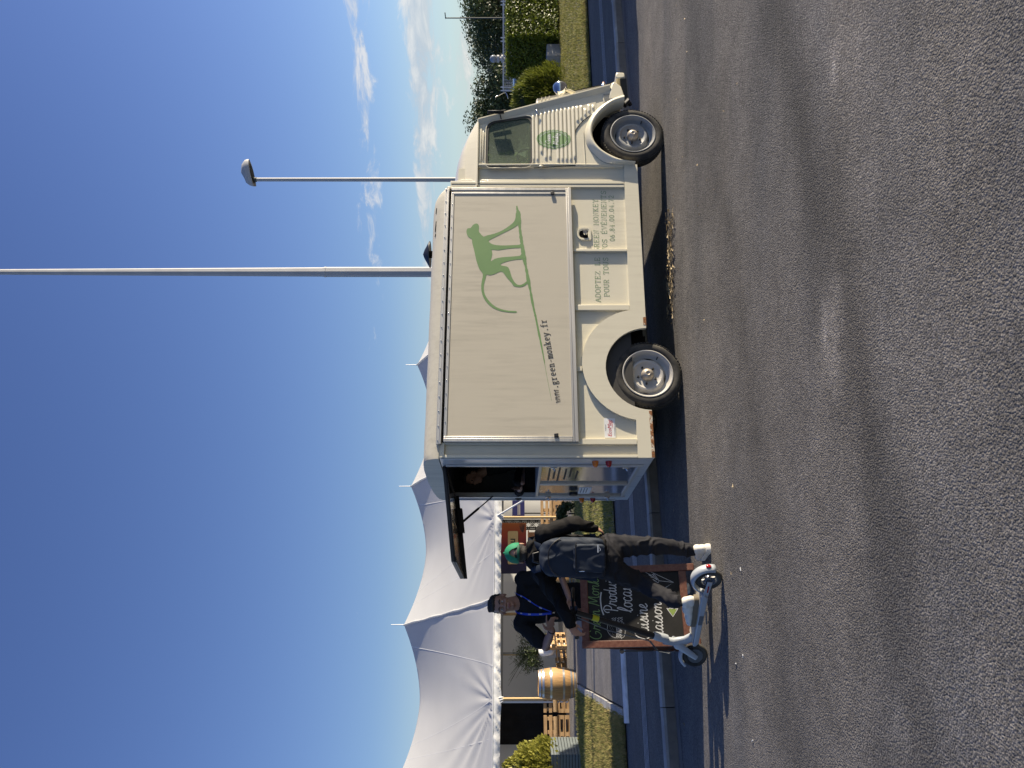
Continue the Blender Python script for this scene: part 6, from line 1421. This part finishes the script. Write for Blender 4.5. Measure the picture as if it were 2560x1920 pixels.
for o_ in list(sco.children):
    if o_.name.split('.')[0] in ('fork_leg', 'front_fender') or o_ is fw: o_.matrix_local = RSTEER @ Matrix.Translation(o_.location)
def SP(x, y, z): return RC + hd_ * x + Vector((-hd_.y, hd_.x, 0)) * y + Vector((0, 0, z))
# ------------------------------------------------------------------ people
M['skin'] = pm('skin', (.29, .165, .115), .5, var=.10, vs_=14, bump=.05, bs=120, spec=.4)
M['skin2'] = pm('skin tanned', (.36, .20, .135), .5, var=.12, vs_=14, spec=.4)
M['hair'] = pm('dark hair', (.012, .010, .009), .6, var=.4, vs_=30, stretch=(6, 6, 1), bump=.5, bs=60)
M['jacket'] = pm('black fleece jacket', (.009, .008, .0078), .85, var=.15, vs_=8, bump=.15, bs=200, spec=.22)
M['tee'] = pm('black t-shirt', (.010, .010, .011), .85, var=.15, vs_=8, bump=.1, bs=200, spec=.2)
M['trous'] = pm('charcoal trousers', (.016, .016, .020), .8, var=.15, vs_=8, bump=.1, bs=220, spec=.25)
M['shoe'] = pm('off-white sneaker', (.66, .63, .55), .6, var=.1, vs_=12)
M['sole'] = pm('gum sole', (.13, .105, .07), .7, var=.15)
M['soleW'] = pm('white sole', (.70, .68, .62), .6, var=.08)
M['cap'] = pm('green baseball cap', (.005, .185, .085), .75, var=.12, vs_=20, bump=.1, bs=160)
M['capd'] = pm('dark green strap', (.004, .07, .035), .7)
M['pack'] = pm('slate blue backpack nylon', (.015, .022, .036), .65, var=.15, vs_=7, bump=.12, bs=260, spec=.3)
M['lany'] = pm('blue lanyard', (.012, .05, .42), .6)
M['lip'] = pm('lips', (.30, .11, .09), .5)
M['eye'] = pm('eye', (.55, .54, .52), .2); M['iris'] = pm('iris', (.02, .014, .01), .2)
def remesh(name, mb, voxel, smooth=2, folds=0.0, fscale=(8, 8, 8), fdir=None, seed=0, mat=None, parent=None, thin=None):
    me = mb.mesh('tmp', None); tmp = bpy.data.objects.new('tmp', me); COL.objects.link(tmp)
    r = tmp.modifiers.new('r', 'REMESH'); r.mode = 'VOXEL'; r.voxel_size = voxel
    if smooth: s_ = tmp.modifiers.new('s', 'SMOOTH'); s_.factor = .5; s_.iterations = smooth
    dg = bpy.context.evaluated_depsgraph_get(); out = bpy.data.meshes.new_from_object(tmp.evaluated_get(dg)); bpy.data.objects.remove(tmp); bpy.data.meshes.remove(me)
    if folds:
        nv = len(out.vertices); co = np.empty(nv * 3, np.float32); out.vertices.foreach_get('co', co); co = co.reshape(-1, 3)
        no = np.empty(nv * 3, np.float32); out.vertex_normals.foreach_get('vector', no); no = no.reshape(-1, 3)
        d = np.empty(nv)
        for i in range(nv):
            p = co[i]; q = Vector((p[0] * fscale[0] + seed, p[1] * fscale[1], p[2] * fscale[2])); n1 = mnoise.noise(q); n2 = mnoise.noise(q * 2.3 + Vector((5, 1, 2)))
            w1 = mnoise.noise(q * .6 + Vector((3, 7, 1))); q = q + Vector((w1, w1, w1 * 1.6)); n1 = mnoise.noise(q); n2 = mnoise.noise(q * 2.3 + Vector((5, 1, 2))); d[i] = max(0, 1 - abs(n1) * 4.0) * 1.1 - .35 + n2 * .35
        co += no * (d * folds)[:, None].astype(np.float32); out.vertices.foreach_set('co', co.ravel())
    out.polygons.foreach_set('use_smooth', [True] * len(out.polygons)); out.name = name; out.update()
    return link(name, out, parent, mat)
def limb(mb, pts, rs, n=14):
    """rounded tapered chain"""
    for p, r in zip(pts, rs): mb.ball(p, r if not isinstance(r, tuple) else min(r), 12, 8)
    return mb.tube(pts, rs, n)
def hand(mb, wrist, fwd, palm_n, side, size=1.0, curl=(.5, .5, .5, .5), thumb_curl=.3, point=None):
    """palm and five bent fingers; fwd along the hand, palm_n out of the palm, side towards the thumb"""
    f, nrm = Vector(fwd).normalized(), Vector(palm_n).normalized(); sd = (Vector(side) - f * Vector(side).dot(f)).normalized()
    w = Vector(wrist); k = size
    Mx = Matrix(((sd.x, f.x, nrm.x), (sd.y, f.y, nrm.y), (sd.z, f.z, nrm.z)))
    mb.ball(w + f * .048 * k, (.041 * k, .054 * k, .016 * k), 14, 8, Mx); mb.ball(w + f * .01 * k, (.028 * k, .03 * k, .019 * k), 12, 8, Mx)
    for i, (off, L, r) in enumerate(((.030, .078, .0088), (.010, .086, .0092), (-.011, .080, .0088), (-.031, .064, .0078))):
        c = curl[i]; p = w + sd * off * k + f * .090 * k; d = f; pts = [w + sd * off * .8 * k + f * .05 * k, p]; a = 0
        for seg in (.45, .32, .25):
            a += c * (1.0 if seg < .45 else .8); d = (f * math.cos(a) + nrm * math.sin(a)).normalized(); p = p + d * L * seg * k; pts.append(p)
        limb(mb, pts, [r * 1.1 * k, r * 1.08 * k, r * k, r * .92 * k, r * .8 * k], 8)
    p = w + sd * .028 * k + f * .018 * k; d = (sd * .75 + f * .6 + nrm * .25).normalized(); p2 = p + d * .036 * k; d2 = (f * (.9 - thumb_curl * .3) + sd * (.45 - thumb_curl) + nrm * thumb_curl).normalized(); p3 = p2 + d2 * .030 * k
    limb(mb, [p, p2, p3, p3 + d2 * .024 * k], [.015 * k, .012 * k, .010 * k, .0085 * k], 8)
def headmesh(mb, c, fwd, up, k=1.0):
    """skull, jaw, brow, nose, cheeks, lips, chin, ears; c = centre of the head, height about .23*k"""
    f, u = Vector(fwd).normalized(), Vector(up).normalized(); f = (f - u * f.dot(u)).normalized(); s_ = f.cross(u).normalized()
    Mx = Matrix(((s_.x, f.x, u.x), (s_.y, f.y, u.y), (s_.z, f.z, u.z))); C = Vector(c)
    P = lambda a, b, d: C + s_ * a * k + f * b * k + u * d * k
    B = lambda p, r, R=Mx: mb.ball(p, tuple(x * k for x in r), 18, 12, R)
    B(P(0, -.012, .028), (.076, .094, .088)); B(P(0, .012, -.035), (.060, .070, .075)); B(P(0, .030, -.072), (.040, .045, .042)); B(P(0, .062, -.088), (.022, .020, .018))
    B(P(0, .068, .022), (.050, .016, .012)); B(P(0, .085, -.008), (.0095, .012, .030)); B(P(0, .098, -.024), (.013, .013, .011))
    for sg in (1, -1):
        B(P(.036 * sg, .060, -.025), (.024, .022, .02)); B(P(.014 * sg, .088, -.027), (.009, .010, .008)); B(P(.078 * sg, -.008, -.012), (.010, .020, .032))
    B(P(0, .082, -.053), (.024, .010, .008)); B(P(0, .080, -.064), (.021, .010, .008))
    return P, Mx
def shoe(name, ankle_ground, fwd, mat_sole, parent, k=1.0, pitch=0.0):
    """ankle_ground: heel-ankle point on the surface below the ankle"""
    f = Vector(fwd); f.z = 0; f.normalize(); s_ = f.cross(Vector((0, 0, 1))); o = Vector(ankle_ground)
    mb = MB(); R = Matrix(((s_.x, f.x, 0), (s_.y, f.y, 0), (s_.z, f.z, 1))); P = lambda a, b, z: o + s_ * a * k + f * b * k + Vector((0, 0, z * k))
    for c, r in (((0, -.03, .055), (.037, .045, .045)), ((0, -.015, .09), (.040, .048, .035)), ((0, .04, .065), (.040, .065, .045)), ((0, .11, .05), (.045, .065, .034)), ((0, .165, .043), (.043, .05, .026))): mb.ball(P(*c), tuple(x * k for x in r), 14, 10, R)
    up_ = remesh(name, mb, .007, 2, mat=M['shoe'], parent=parent)
    ol = catmull([(-.034, -.06), (.0, -.078), (.034, -.06), (.038, .02), (.048, .11), (.044, .17), (.018, .218), (-.022, .215), (-.046, .16), (-.045, .10), (-.037, .02)], 4, True); n_ = len(ol)
    vv = [P(a, b_, 0) for a, b_ in ol] + [P(a * 1.03, b_ * 1.01, .022) for a, b_ in ol] + [P(a * .96, b_ * .99, .034) for a, b_ in ol]
    ff = [tuple(reversed(range(n_))), tuple(range(2 * n_, 3 * n_))] + [(j * n_ + i, j * n_ + (i + 1) % n_, (j + 1) * n_ + (i + 1) % n_, (j + 1) * n_ + i) for j in range(2) for i in range(n_)]
    MB().add(vv, ff).build('sole', mat_sole, up_, 50)
    mb = MB()
    for i in range(4): mb.tube([P(-.02, .05 + i * .022, .098 - i * .012), P(0, .055 + i * .022, .105 - i * .012), P(.02, .05 + i * .022, .098 - i * .012)], .004, 6)
    mb.build('laces', M['soleW'], up_, 60)
    return up_
UPV = Vector((0, 0, 1))
# ---- man on the scooter, seen from behind
hipR, kneeR, ankR = Vector((-1.345, 6.46, .88)), Vector((-1.345, 6.50, .49)), Vector((-1.395, 6.56, .13))
hipL, kneeL, ankL = Vector((-1.50, 6.40, .88)), Vector((-1.650, 6.50, .58)), SP(.265, .0, .335)
pel, chest, neckb = Vector((-1.42, 6.43, .95)), Vector((-1.405, 6.46, 1.30)), Vector((-1.40, 6.47, 1.47))
shR, elR, haR = Vector((-1.225, 6.40, 1.395)), Vector((-1.135, 6.36, 1.135)), Vector((-1.205, 6.44, .93))
shL, elL, haL = Vector((-1.565, 6.46, 1.415)), Vector((-1.78, 6.40, 1.265)), SP(.375, .20, 1.155)
fwdA = Vector((-.35, .93, 0)); hc = Vector((-1.405, 6.475, 1.585))
mb = MB()
P_, Mx_ = headmesh(mb, hc, (-.25, .97, -.05), (0, 0.05, 1), .96)
limb(mb, [neckb - UPV * .03, hc - UPV * .05], [.062, .058]); limb(mb, [pel, chest], [(.12, .09), (.13, .09)], 16)
limb(mb, [chest, shR], [.08, .055]); limb(mb, [chest, shL], [.08, .055])
limb(mb, [shR, elR], [.045, .036]); limb(mb, [elR, haR + (elR - haR).normalized() * .06], [.036, .026]); limb(mb, [shL, elL], [.045, .036]); limb(mb, [elL, haL + (elL - haL).normalized() * .06], [.036, .026])
hand(mb, haR + (elR - haR).normalized() * .07, haR - elR + Vector((.0, .05, 0)), (-.9, .3, 0), (.2, .9, 0), .95, (.5, .55, .6, .6))
hand(mb, haL + (elL - haL).normalized() * .065 + UPV * .012, (haL - elL).normalized() + Vector((0, 0, -.15)), (-.25, .1, -1), (.55, .8, 0), .95, (.9, .95, .95, .95), .6)
for h_, k_, a_ in ((hipR, kneeR, ankR), (hipL, kneeL, ankL)): limb(mb, [h_, k_, a_], [.07, .05, .035])
body = remesh('person', mb, .0075, 2, mat=M['skin2'])
tag(body, 'man in green cap and black jacket riding the scooter, back turned, wearing a backpack', 'person')
mb = MB()  # jacket
mb.tube([pel - UPV * .06, pel + UPV * .05, pel.lerp(chest, .5), chest, chest + UPV * .10, neckb + UPV * .01], [(.175, .125), (.175, .125), (.170, .122), (.185, .125), (.165, .105), (.085, .080)], 22, up=(.25, .97, 0)); mb.ball(pel - UPV * .04, (.165, .12, .06), 16, 10)
limb(mb, [chest + UPV * .08 + Vector((.08, 0, 0)), shR, shR.lerp(elR, .5), elR, elR.lerp(haR, .55), haR + (elR - haR).normalized() * .065], [.085, .076, .066, .060, .052, .042])
limb(mb, [chest + UPV * .09 - Vector((.08, 0, 0)), shL, shL.lerp(elL, .5), elL, elL.lerp(haL, .55), haL + (elL - haL).normalized() * .06], [.085, .076, .066, .060, .052, .042])
mb.ball(neckb + Vector((.0, -.055, -.005)), (.105, .07, .065), 16, 10); mb.ball(neckb + Vector((-.05, -.05, .01)), (.07, .06, .055), 14, 9); mb.ball(neckb + Vector((.05, -.05, .01)), (.07, .06, .055), 14, 9)
remesh('jacket', mb, .009, 2, .013, (7, 7, 9), seed=3, mat=M['jacket'], parent=body)
mb = MB()  # trousers
mb.tube([pel - UPV * .13, pel - UPV * .02, pel + UPV * .07], [(.15, .12), (.168, .125), (.165, .118)], 20, up=(.25, .97, 0)); mb.ball(pel - UPV * .11 + Vector((-.02, -.02, 0)), (.155, .125, .10), 16, 10)
limb(mb, [hipR, hipR.lerp(kneeR, .5), kneeR, kneeR.lerp(ankR, .5), ankR + UPV * .03], [.105, .090, .074, .066, .060])
limb(mb, [hipL, hipL.lerp(kneeL, .5), kneeL, kneeL.lerp(ankL, .5), ankL + UPV * .0], [.105, .090, .074, .066, .060])
remesh('trousers', mb, .009, 2, .012, (7, 7, 9), seed=9, mat=M['trous'], parent=body)
shoe('shoe', Vector((ankR.x, ankR.y - .01, 0)), (-.42, .9, 0), M['soleW'], body, 1.12)
a_ = SP(.275, .015, .162); shoe('shoe', a_, hd_ + Vector((0, -.08, 0)), M['sole'], body, 1.08)
# cap: dome, band, button, rear opening with strap, peak
Mh = Matrix(((Mx_[0][0], Mx_[0][1], Mx_[0][2]), (Mx_[1][0], Mx_[1][1], Mx_[1][2]), (Mx_[2][0], Mx_[2][1], Mx_[2][2])))
HP = lambda a, b_, d: P_(a, b_, d)
vv = []; nu = 36; lat = [88, 72, 56, 40, 26, 12, 0, -10]
for la in lat:
    for k in range(nu):
        t = 2 * math.pi * k / nu; cr_, sr_ = math.cos(rad(la)), math.sin(rad(la)); r_ = .094 if la >= 0 else .0935
        low = 0
        if la <= 40: # arched opening at the back (t = 270 deg)
            dt_ = abs(((math.degrees(t) - 270 + 180) % 360) - 180); low = max(0, 1 - (dt_ / 34) ** 2) * (40 - la) * .95
        la2 = la + low; vv.append(HP(.090 * math.cos(rad(la2)) * math.cos(t), -.012 + .108 * math.cos(rad(la2)) * math.sin(t), .026 + .108 * math.sin(rad(la2))))
ff = [(i * nu + k, i * nu + (k + 1) % nu, (i + 1) * nu + (k + 1) % nu, (i + 1) * nu + k) for i in range(len(lat) - 1) for k in range(nu)] + [tuple(range(nu))]
cp = MB().add(vv, ff).build('cap', M['cap'], body, 60)
mb = MB(); mb.tube([HP(.092 * math.cos(t), -.012 + .110 * math.sin(t), .012 - .004) for t in [rad(228 + 84 * i / 12) for i in range(13)]], [(.004, .011)] * 13, 8, up=tuple(Mx_ @ Vector((0, 0, 1)))); mb.build('cap_strap', M['capd'], cp, 60)
MB().ball(HP(0, -.012, .136), .008 * 1.0, 8, 6).build('cap_button', M['cap'], cp, 60)
vv = []; 
for i in range(9):
    t = rad(28 + 124 * i / 8); vv += [HP(.088 * math.cos(t), -.012 + .106 * math.sin(t), .012), HP(.086 * math.cos(t), .075 * math.sin(t) + .085 * max(0, math.sin(t)), -.006)]
MB().add(vv, [(2 * i, 2 * i + 1, 2 * i + 3, 2 * i + 2) for i in range(8)]).build('cap_peak', M['cap'], cp, 60)
mb = MB(); mb.ball(HP(0, -.020, .010), (.080, .088, .075), 20, 14, Mx_); mb.ball(HP(0, -.055, -.035), (.060, .045, .045), 16, 10, Mx_); remesh('hair', mb, .008, 1, .002, (60, 60, 20), mat=M['hair'], parent=body)
# backpack
bc = Vector((-1.392, 6.250, 1.165)); bxv = Vector((.95, .18, 0)).normalized(); bf = Vector((.18, -.95, 0)).normalized()
Rb = Matrix(((bxv.x, bf.x, 0), (bxv.y, bf.y, 0), (0, 0, 1)))
bp_ = lambda a, b_, d: bc + bxv * a + bf * b_ + UPV * d
mb = MB(); prof = [(-.25, .13, .075), (-.225, .148, .09), (-.1, .155, .10), (.08, .155, .10), (.17, .145, .09), (.23, .118, .07), (.265, .07, .045)]
vv = []
for z_, hw, hd2 in prof:
    for a, b_ in bez_round([(-hw, -.075), (hw, -.075), (hw, hd2), (-hw, hd2)], .05, 4): vv.append(bp_(a, b_, z_))
n_ = len(vv) // len(prof); mb.add(vv, [(i * n_ + k, i * n_ + (k + 1) % n_, (i + 1) * n_ + (k + 1) % n_, (i + 1) * n_ + k) for i in range(len(prof) - 1) for k in range(n_)] + [tuple(reversed(range(n_))), tuple(range((len(prof) - 1) * n_, len(prof) * n_))])
pk = remesh('backpack', mb, .011, 4, .010, (7, 7, 6), seed=21, mat=M['pack']); tag(pk, 'slate-blue nylon backpack on the back of the green-capped man', 'backpack')
mb = MB(); vv = []
for b_, k_ in ((.06, 1.0), (.125, 1.0), (.148, .93)):
    for a, d in bez_round([(-.112 * k_, -.245 - (1 - k_) * .02), (.112 * k_, -.245 - (1 - k_) * .02), (.107 * k_, .0), (-.107 * k_, .0)], .035, 4): vv.append(bp_(a, b_, d))
n_ = len(vv) // 3; mb.add(vv, [(i * n_ + k, i * n_ + (k + 1) % n_, (i + 1) * n_ + (k + 1) % n_, (i + 1) * n_ + k) for i in range(2) for k in range(n_)] + [tuple(range(2 * n_, 3 * n_)), tuple(reversed(range(n_)))])
remesh('front_pocket', mb, .009, 2, .005, (11, 11, 8), seed=5, mat=M['pack'], parent=pk)
MB().tube([bp_(-.12, .142, -.02), bp_(-.1, .150, -.012), bp_(.1, .150, -.012), bp_(.12, .142, -.02)], .005, 6).build('pocket_zip', M['black'], pk, 60)
MB().tube([bp_(a * .155, .108 - .02 * abs(a) ** 4, .20 - .10 * abs(a) ** 3) for a in [-1 + i / 6 for i in range(13)]], .005, 6).build('main_zip', M['black'], pk, 60)
MB().tube([bp_(-.04, -.02, .27), bp_(-.03, -.01, .315), bp_(.03, -.01, .315), bp_(.04, -.02, .27)], .010, 8).build('grab_handle', M['black'], pk, 60)
MB().tube([bp_(-.10, .152, -.04), bp_(-.098, .160, -.08)], .0035, 6).build('zip_pull', M['chrome'], pk, 60)
swp = [(-.028, .004), (-.020, -.010), (-.006, -.012), (.034, .014), (-.004, -.004), (-.014, -.005), (-.020, .0)]
MB().add(*filled([bp_(.075 + a * .8, .158, -.20 + d * .8) for a, d in swp])).build('pack_emblem', M['white'], pk, recalc=False)
MB().box((-.03, -.003, -.004), (.03, .003, .004)).build('emblem_bar', M['white'], pk).matrix_local = Matrix.Translation(bp_(.075, .158, -.188)) @ Rb.to_4x4()
for sg in (-1, 1):
    s0_ = shR if sg > 0 else shL
    MB().tube([bp_(sg * .08, -.05, .25), bp_(sg * .10, -.12, .30), s0_.lerp(neckb, .45) + Vector((0, .05, .085)), s0_.lerp(chest, .35) + Vector((0, .17, .0)), bp_(sg * .15, -.22, -.05), bp_(sg * .16, -.08, -.2)], [(.030, .006)] * 6, 8, up=(0, 0, 1)).build('shoulder_strap', M['pack'], pk, 60)

# ---- man in black t-shirt with blue lanyard
o2 = Vector((-2.03, 7.36, 0)); hc2 = Vector((-2.035, 7.30, 1.745))
mb = MB(); P2, Mx2 = headmesh(mb, hc2, (.12, -.97, -.14), (.02, -.06, 1), 1.10)
nb2 = Vector((-2.035, 7.36, 1.60)); pel2, ch2 = o2 + UPV * 1.02, o2 + Vector((0, .01, 1.43))
shr2, elr2, wr2 = Vector((-2.245, 7.36, 1.555)), Vector((-2.415, 7.24, 1.335)), Vector((-2.205, 7.06, 1.285))
shl2, ell2, wl2 = Vector((-1.82, 7.36, 1.54)), Vector((-1.73, 7.28, 1.20)), Vector((-1.93, 7.12, 1.12))
limb(mb, [nb2 - UPV * .04, hc2 - UPV * .06], [.072, .064]); limb(mb, [pel2, ch2], [(.13, .09), (.15, .10)], 16); limb(mb, [ch2 + UPV * .05, shr2], [.09, .06]); limb(mb, [ch2 + UPV * .05, shl2], [.09, .06])
limb(mb, [shr2, elr2.lerp(shr2, .3), elr2, elr2.lerp(wr2, .45), wr2], [.056, .052, .045, .042, .028]); limb(mb, [shl2, ell2, wl2], [.054, .044, .028])
hand(mb, wr2, Vector((.28, -.12, .06)), (0, .5, -.85), (.05, -.35, .9), 1.08, (.12, .85, .95, 1.0), .15); hand(mb, wl2, (-.3, -.1, -.12), (0, .6, -.7), (0, -.3, .9), 1.05, (.6, .65, .7, .7))
for sg in (-1, 1): limb(mb, [o2 + Vector((sg * .10, 0, .96)), o2 + Vector((sg * .12, -.02, .52)), o2 + Vector((sg * .13, .02, .10))], [.08, .055, .04])
b2 = remesh('person', mb, .0075, 2, mat=M['skin']); tag(b2, 'dark-haired man in black t-shirt and blue lanyard standing behind the chalkboard', 'person')
for sg in (1, -1):
    MB().ball(P2(.031 * sg, .0735, .004), .0115, 12, 8).build('eyeball', M['eye'], b2, 60); MB().ball(P2(.030 * sg, .0815, .0035), .0062, 10, 7).build('iris', M['iris'], b2, 60)
    MB().tube([P2(.012 * sg, .0885, .024), P2(.030 * sg, .0865, .031), P2(.050 * sg, .070, .025)], [.0035, .0055, .003], 8).build('eyebrow', M['hair'], b2, 60)
    MB().tube([P2(.016 * sg, .083, .0105), P2(.031 * sg, .0845, .0145), P2(.047 * sg, .072, .009)], [.003, .0045, .003], 8).build('eyelid', M['skin'], b2, 60)
MB().tube([P2(-.023, .084, -.056), P2(-.008, .0925, -.0535), P2(0, .0925, -.055), P2(.008, .0925, -.0535), P2(.023, .084, -.056)], [.002, .0042, .0038, .0042, .002], 8).build('upper_lip', M['lip'], b2, 60)
MB().tube([P2(-.020, .084, -.0585), P2(0, .0915, -.0645), P2(.020, .084, -.0585)], [.002, .0052, .002], 8).build('lower_lip', M['lip'], b2, 60)
mb = MB()
for c_, r_ in (((0, -.026, .044), (.080, .090, .078)), ((0, .040, .082), (.060, .040, .026)), ((.02, .01, .100), (.05, .05, .024)), ((0, -.07, -.005), (.068, .040, .05)), ((.074, -.03, .022), (.008, .028, .03)), ((-.074, -.03, .022), (.008, .028, .03))): mb.ball(P2(*c_), tuple(x * 1.10 for x in r_), 18, 12, Mx2)
remesh('hair', mb, .008, 1, .006, (45, 45, 22), seed=4, mat=M['hair'], parent=b2)
mb = MB(); mb.tube([pel2 - UPV * .10, pel2 + UPV * .05, pel2.lerp(ch2, .5), ch2, ch2 + UPV * .11, nb2 - UPV * .02, nb2 + UPV * .012], [(.18, .13), (.18, .13), (.185, .135), (.21, .14), (.19, .12), (.095, .09), (.078, .078)], 24, up=(0, 1, 0))
limb(mb, [ch2 + Vector((-.1, 0, .08)), shr2, shr2.lerp(elr2, .5), shr2.lerp(elr2, .78)], [.10, .086, .080, .076]); limb(mb, [ch2 + Vector((.1, 0, .08)), shl2, shl2.lerp(ell2, .5), shl2.lerp(ell2, .75)], [.10, .086, .080, .076])
remesh('t_shirt', mb, .011, 3, .008, (7, 7, 9), seed=14, mat=M['tee'], parent=b2)
mb = MB(); mb.tube([pel2 - UPV * .16, pel2 + UPV * .04], [(.17, .125), (.175, .125)], 20, up=(0, 1, 0))
for sg in (-1, 1): limb(mb, [o2 + Vector((sg * .095, 0, .90)), o2 + Vector((sg * .12, -.02, .52)), o2 + Vector((sg * .13, .02, .10))], [.105, .085, .075])
remesh('trousers', mb, .013, 3, .007, (9, 9, 12), seed=2, mat=M['tee'], parent=b2)
for sg in (-1, 1): shoe('shoe', o2 + Vector((sg * .13, .02, 0)), (sg * .2, -1, 0), M['soleW'], b2, 1.05)
# lanyard: two straps meeting at a clip
lp = Vector((-2.075, 7.185, 1.285))
def lany(x0, nm):
    pts = [nb2 + Vector((x0 * .9, .06, .02)), nb2 + Vector((x0, -.03, .0)), nb2 + Vector((x0 * .9, -.12, -.07)), nb2.lerp(lp, .6) + Vector((x0 * .45, -.075, .0)), lp + Vector((x0 * .08, -.02, 0))]
    P = [Vector(p) for p in catmull([tuple(p) for p in pts], 5)]
    MB().tube(P, [(.011, .0025)] * len(P), 8, up=(0, 1, 0)).build(nm, M['lany'], b2, 60)
    for i in (8, 12, 16):
        d = (P[i + 1] - P[i - 1]).normalized() * .014; MB().tube([P[i] - d + Vector((0, -.0035, 0)), P[i] + d + Vector((0, -.0035, 0))], [(.0075, .0012)] * 2, 8, up=(0, 1, 0)).build('lanyard_print', M['rim'], b2)
lany(.085, 'lanyard_strap'); lany(-.085, 'lanyard_strap')
MB().box((-.006, -.004, -.03), (.006, .004, 0)).build('lanyard_clip', M['chrome'], b2).location = lp + Vector((0, -.02, 0))
mb = MB(); wd = (wr2 - elr2).normalized(); mb.tube([wr2 - wd * .012 + (Vector((0, 0, 1)).cross(wd).normalized() * math.cos(t) + wd.cross(Vector((0, 0, 1)).cross(wd).normalized()) * math.sin(t)) * .031 for t in [2 * math.pi * i / 16 for i in range(17)]], .005, 6, cap=False); mb.build('bracelet', M['black'], b2, 60)
ph = MB().box((-.035, -.005, -.07), (.035, .005, .07)).build('smartphone', M['black'], None, bevel=.006); ph.location = wl2 + Vector((-.09, -.06, -.02)); ph.rotation_euler = (rad(-50), 0, rad(15)); tag(ph, 'dark smartphone in the lowered hand of the black-shirted man', 'phone'); ph.location.y += .07; b2.location.y += .07; b2.location.x -= .045; ph.location.x -= .045

# ---- cook inside the truck, leaning on the counter
VW = Matrix.Translation(VD * S0 + VN * TV) @ Matrix.Rotation(THV, 4, 'Z')
def VRp(r, x, y, sr):
    d = ray(r, x, y); Y = (sr + S0) / d.dot(VD); p = d * Y; return Vector((p.x, p.y, CAMH + p.z))
hc3 = VRp('C', 385, 1398, -.62); fw3 = -VD * .75 - VN * .35 + Vector((0, 0, -.35))
sh3 = VRp('C', 560, 1420, -.45); elb3 = VRp('C', 745, 1535, -.80); wri3 = VRp('C', 760, 1478, -.83); wri3.z = max(wri3.z, 1.43)
mb = MB(); P3, Mx3 = headmesh(mb, hc3, fw3, (0, 0, 1), 1.0)
nb3 = hc3 + Vector((.03, .02, -.15)) + VD * .06; ch3 = nb3 + VD * .14 - UPV * .20; pe3 = ch3 + VD * .12 - UPV * .38
limb(mb, [nb3, hc3 - UPV * .04], [.06, .055]); limb(mb, [pe3, ch3], [(.13, .1), (.14, .1)], 16); limb(mb, [ch3, sh3], [.08, .055]); limb(mb, [sh3, elb3, wri3], [.05, .042, .028])
hand(mb, wri3, Vector((0, 0, .25)) - VN * .75 - VD * .15, -VD + UPV * -.2, UPV, .98, (.3, .3, .35, .4), .2)
shn3 = ch3 + VN * -.20 + UPV * .08; limb(mb, [ch3, shn3, shn3 - UPV * .28 - VD * .1, wri3 + VN * -.2 + UPV * -.02], [.08, .05, .042, .028])
for sg in (-1, 1): limb(mb, [pe3 + VN * sg * .1, pe3 + VN * sg * .1 - UPV * .36], [.08, .06])
b3 = remesh('person', mb, .0085, 2, mat=M['skin']); tag(b3, 'cook in dark clothes leaning out of the rear hatch of the truck', 'person')
for sg in (1, -1): MB().ball(P3(.031 * sg, .076, .004), .010, 10, 7).build('eyeball', M['iris'], b3, 60)
mb = MB(); mb.ball(P3(0, -.03, .04), (.084, .09, .08), 16, 10, Mx3); mb.ball(P3(0, .03, .09), (.06, .05, .03), 14, 9, Mx3); remesh('hair', mb, .009, 1, .004, (40, 40, 20), mat=M['hair'], parent=b3)
mb = MB(); limb(mb, [pe3, ch3, nb3 - UPV * .05], [(.17, .13), (.18, .13), (.09, .08)], 18); limb(mb, [ch3, sh3, sh3.lerp(elb3, .5), elb3, elb3.lerp(wri3, .6)], [.10, .085, .075, .066, .05]); limb(mb, [ch3, shn3, shn3 - UPV * .28 - VD * .1, wri3 + VN * -.2 + UPV * .03], [.10, .08, .065, .045])
remesh('sweater', mb, .012, 3, .008, (8, 8, 10), seed=31, mat=M['tee'], parent=b3)
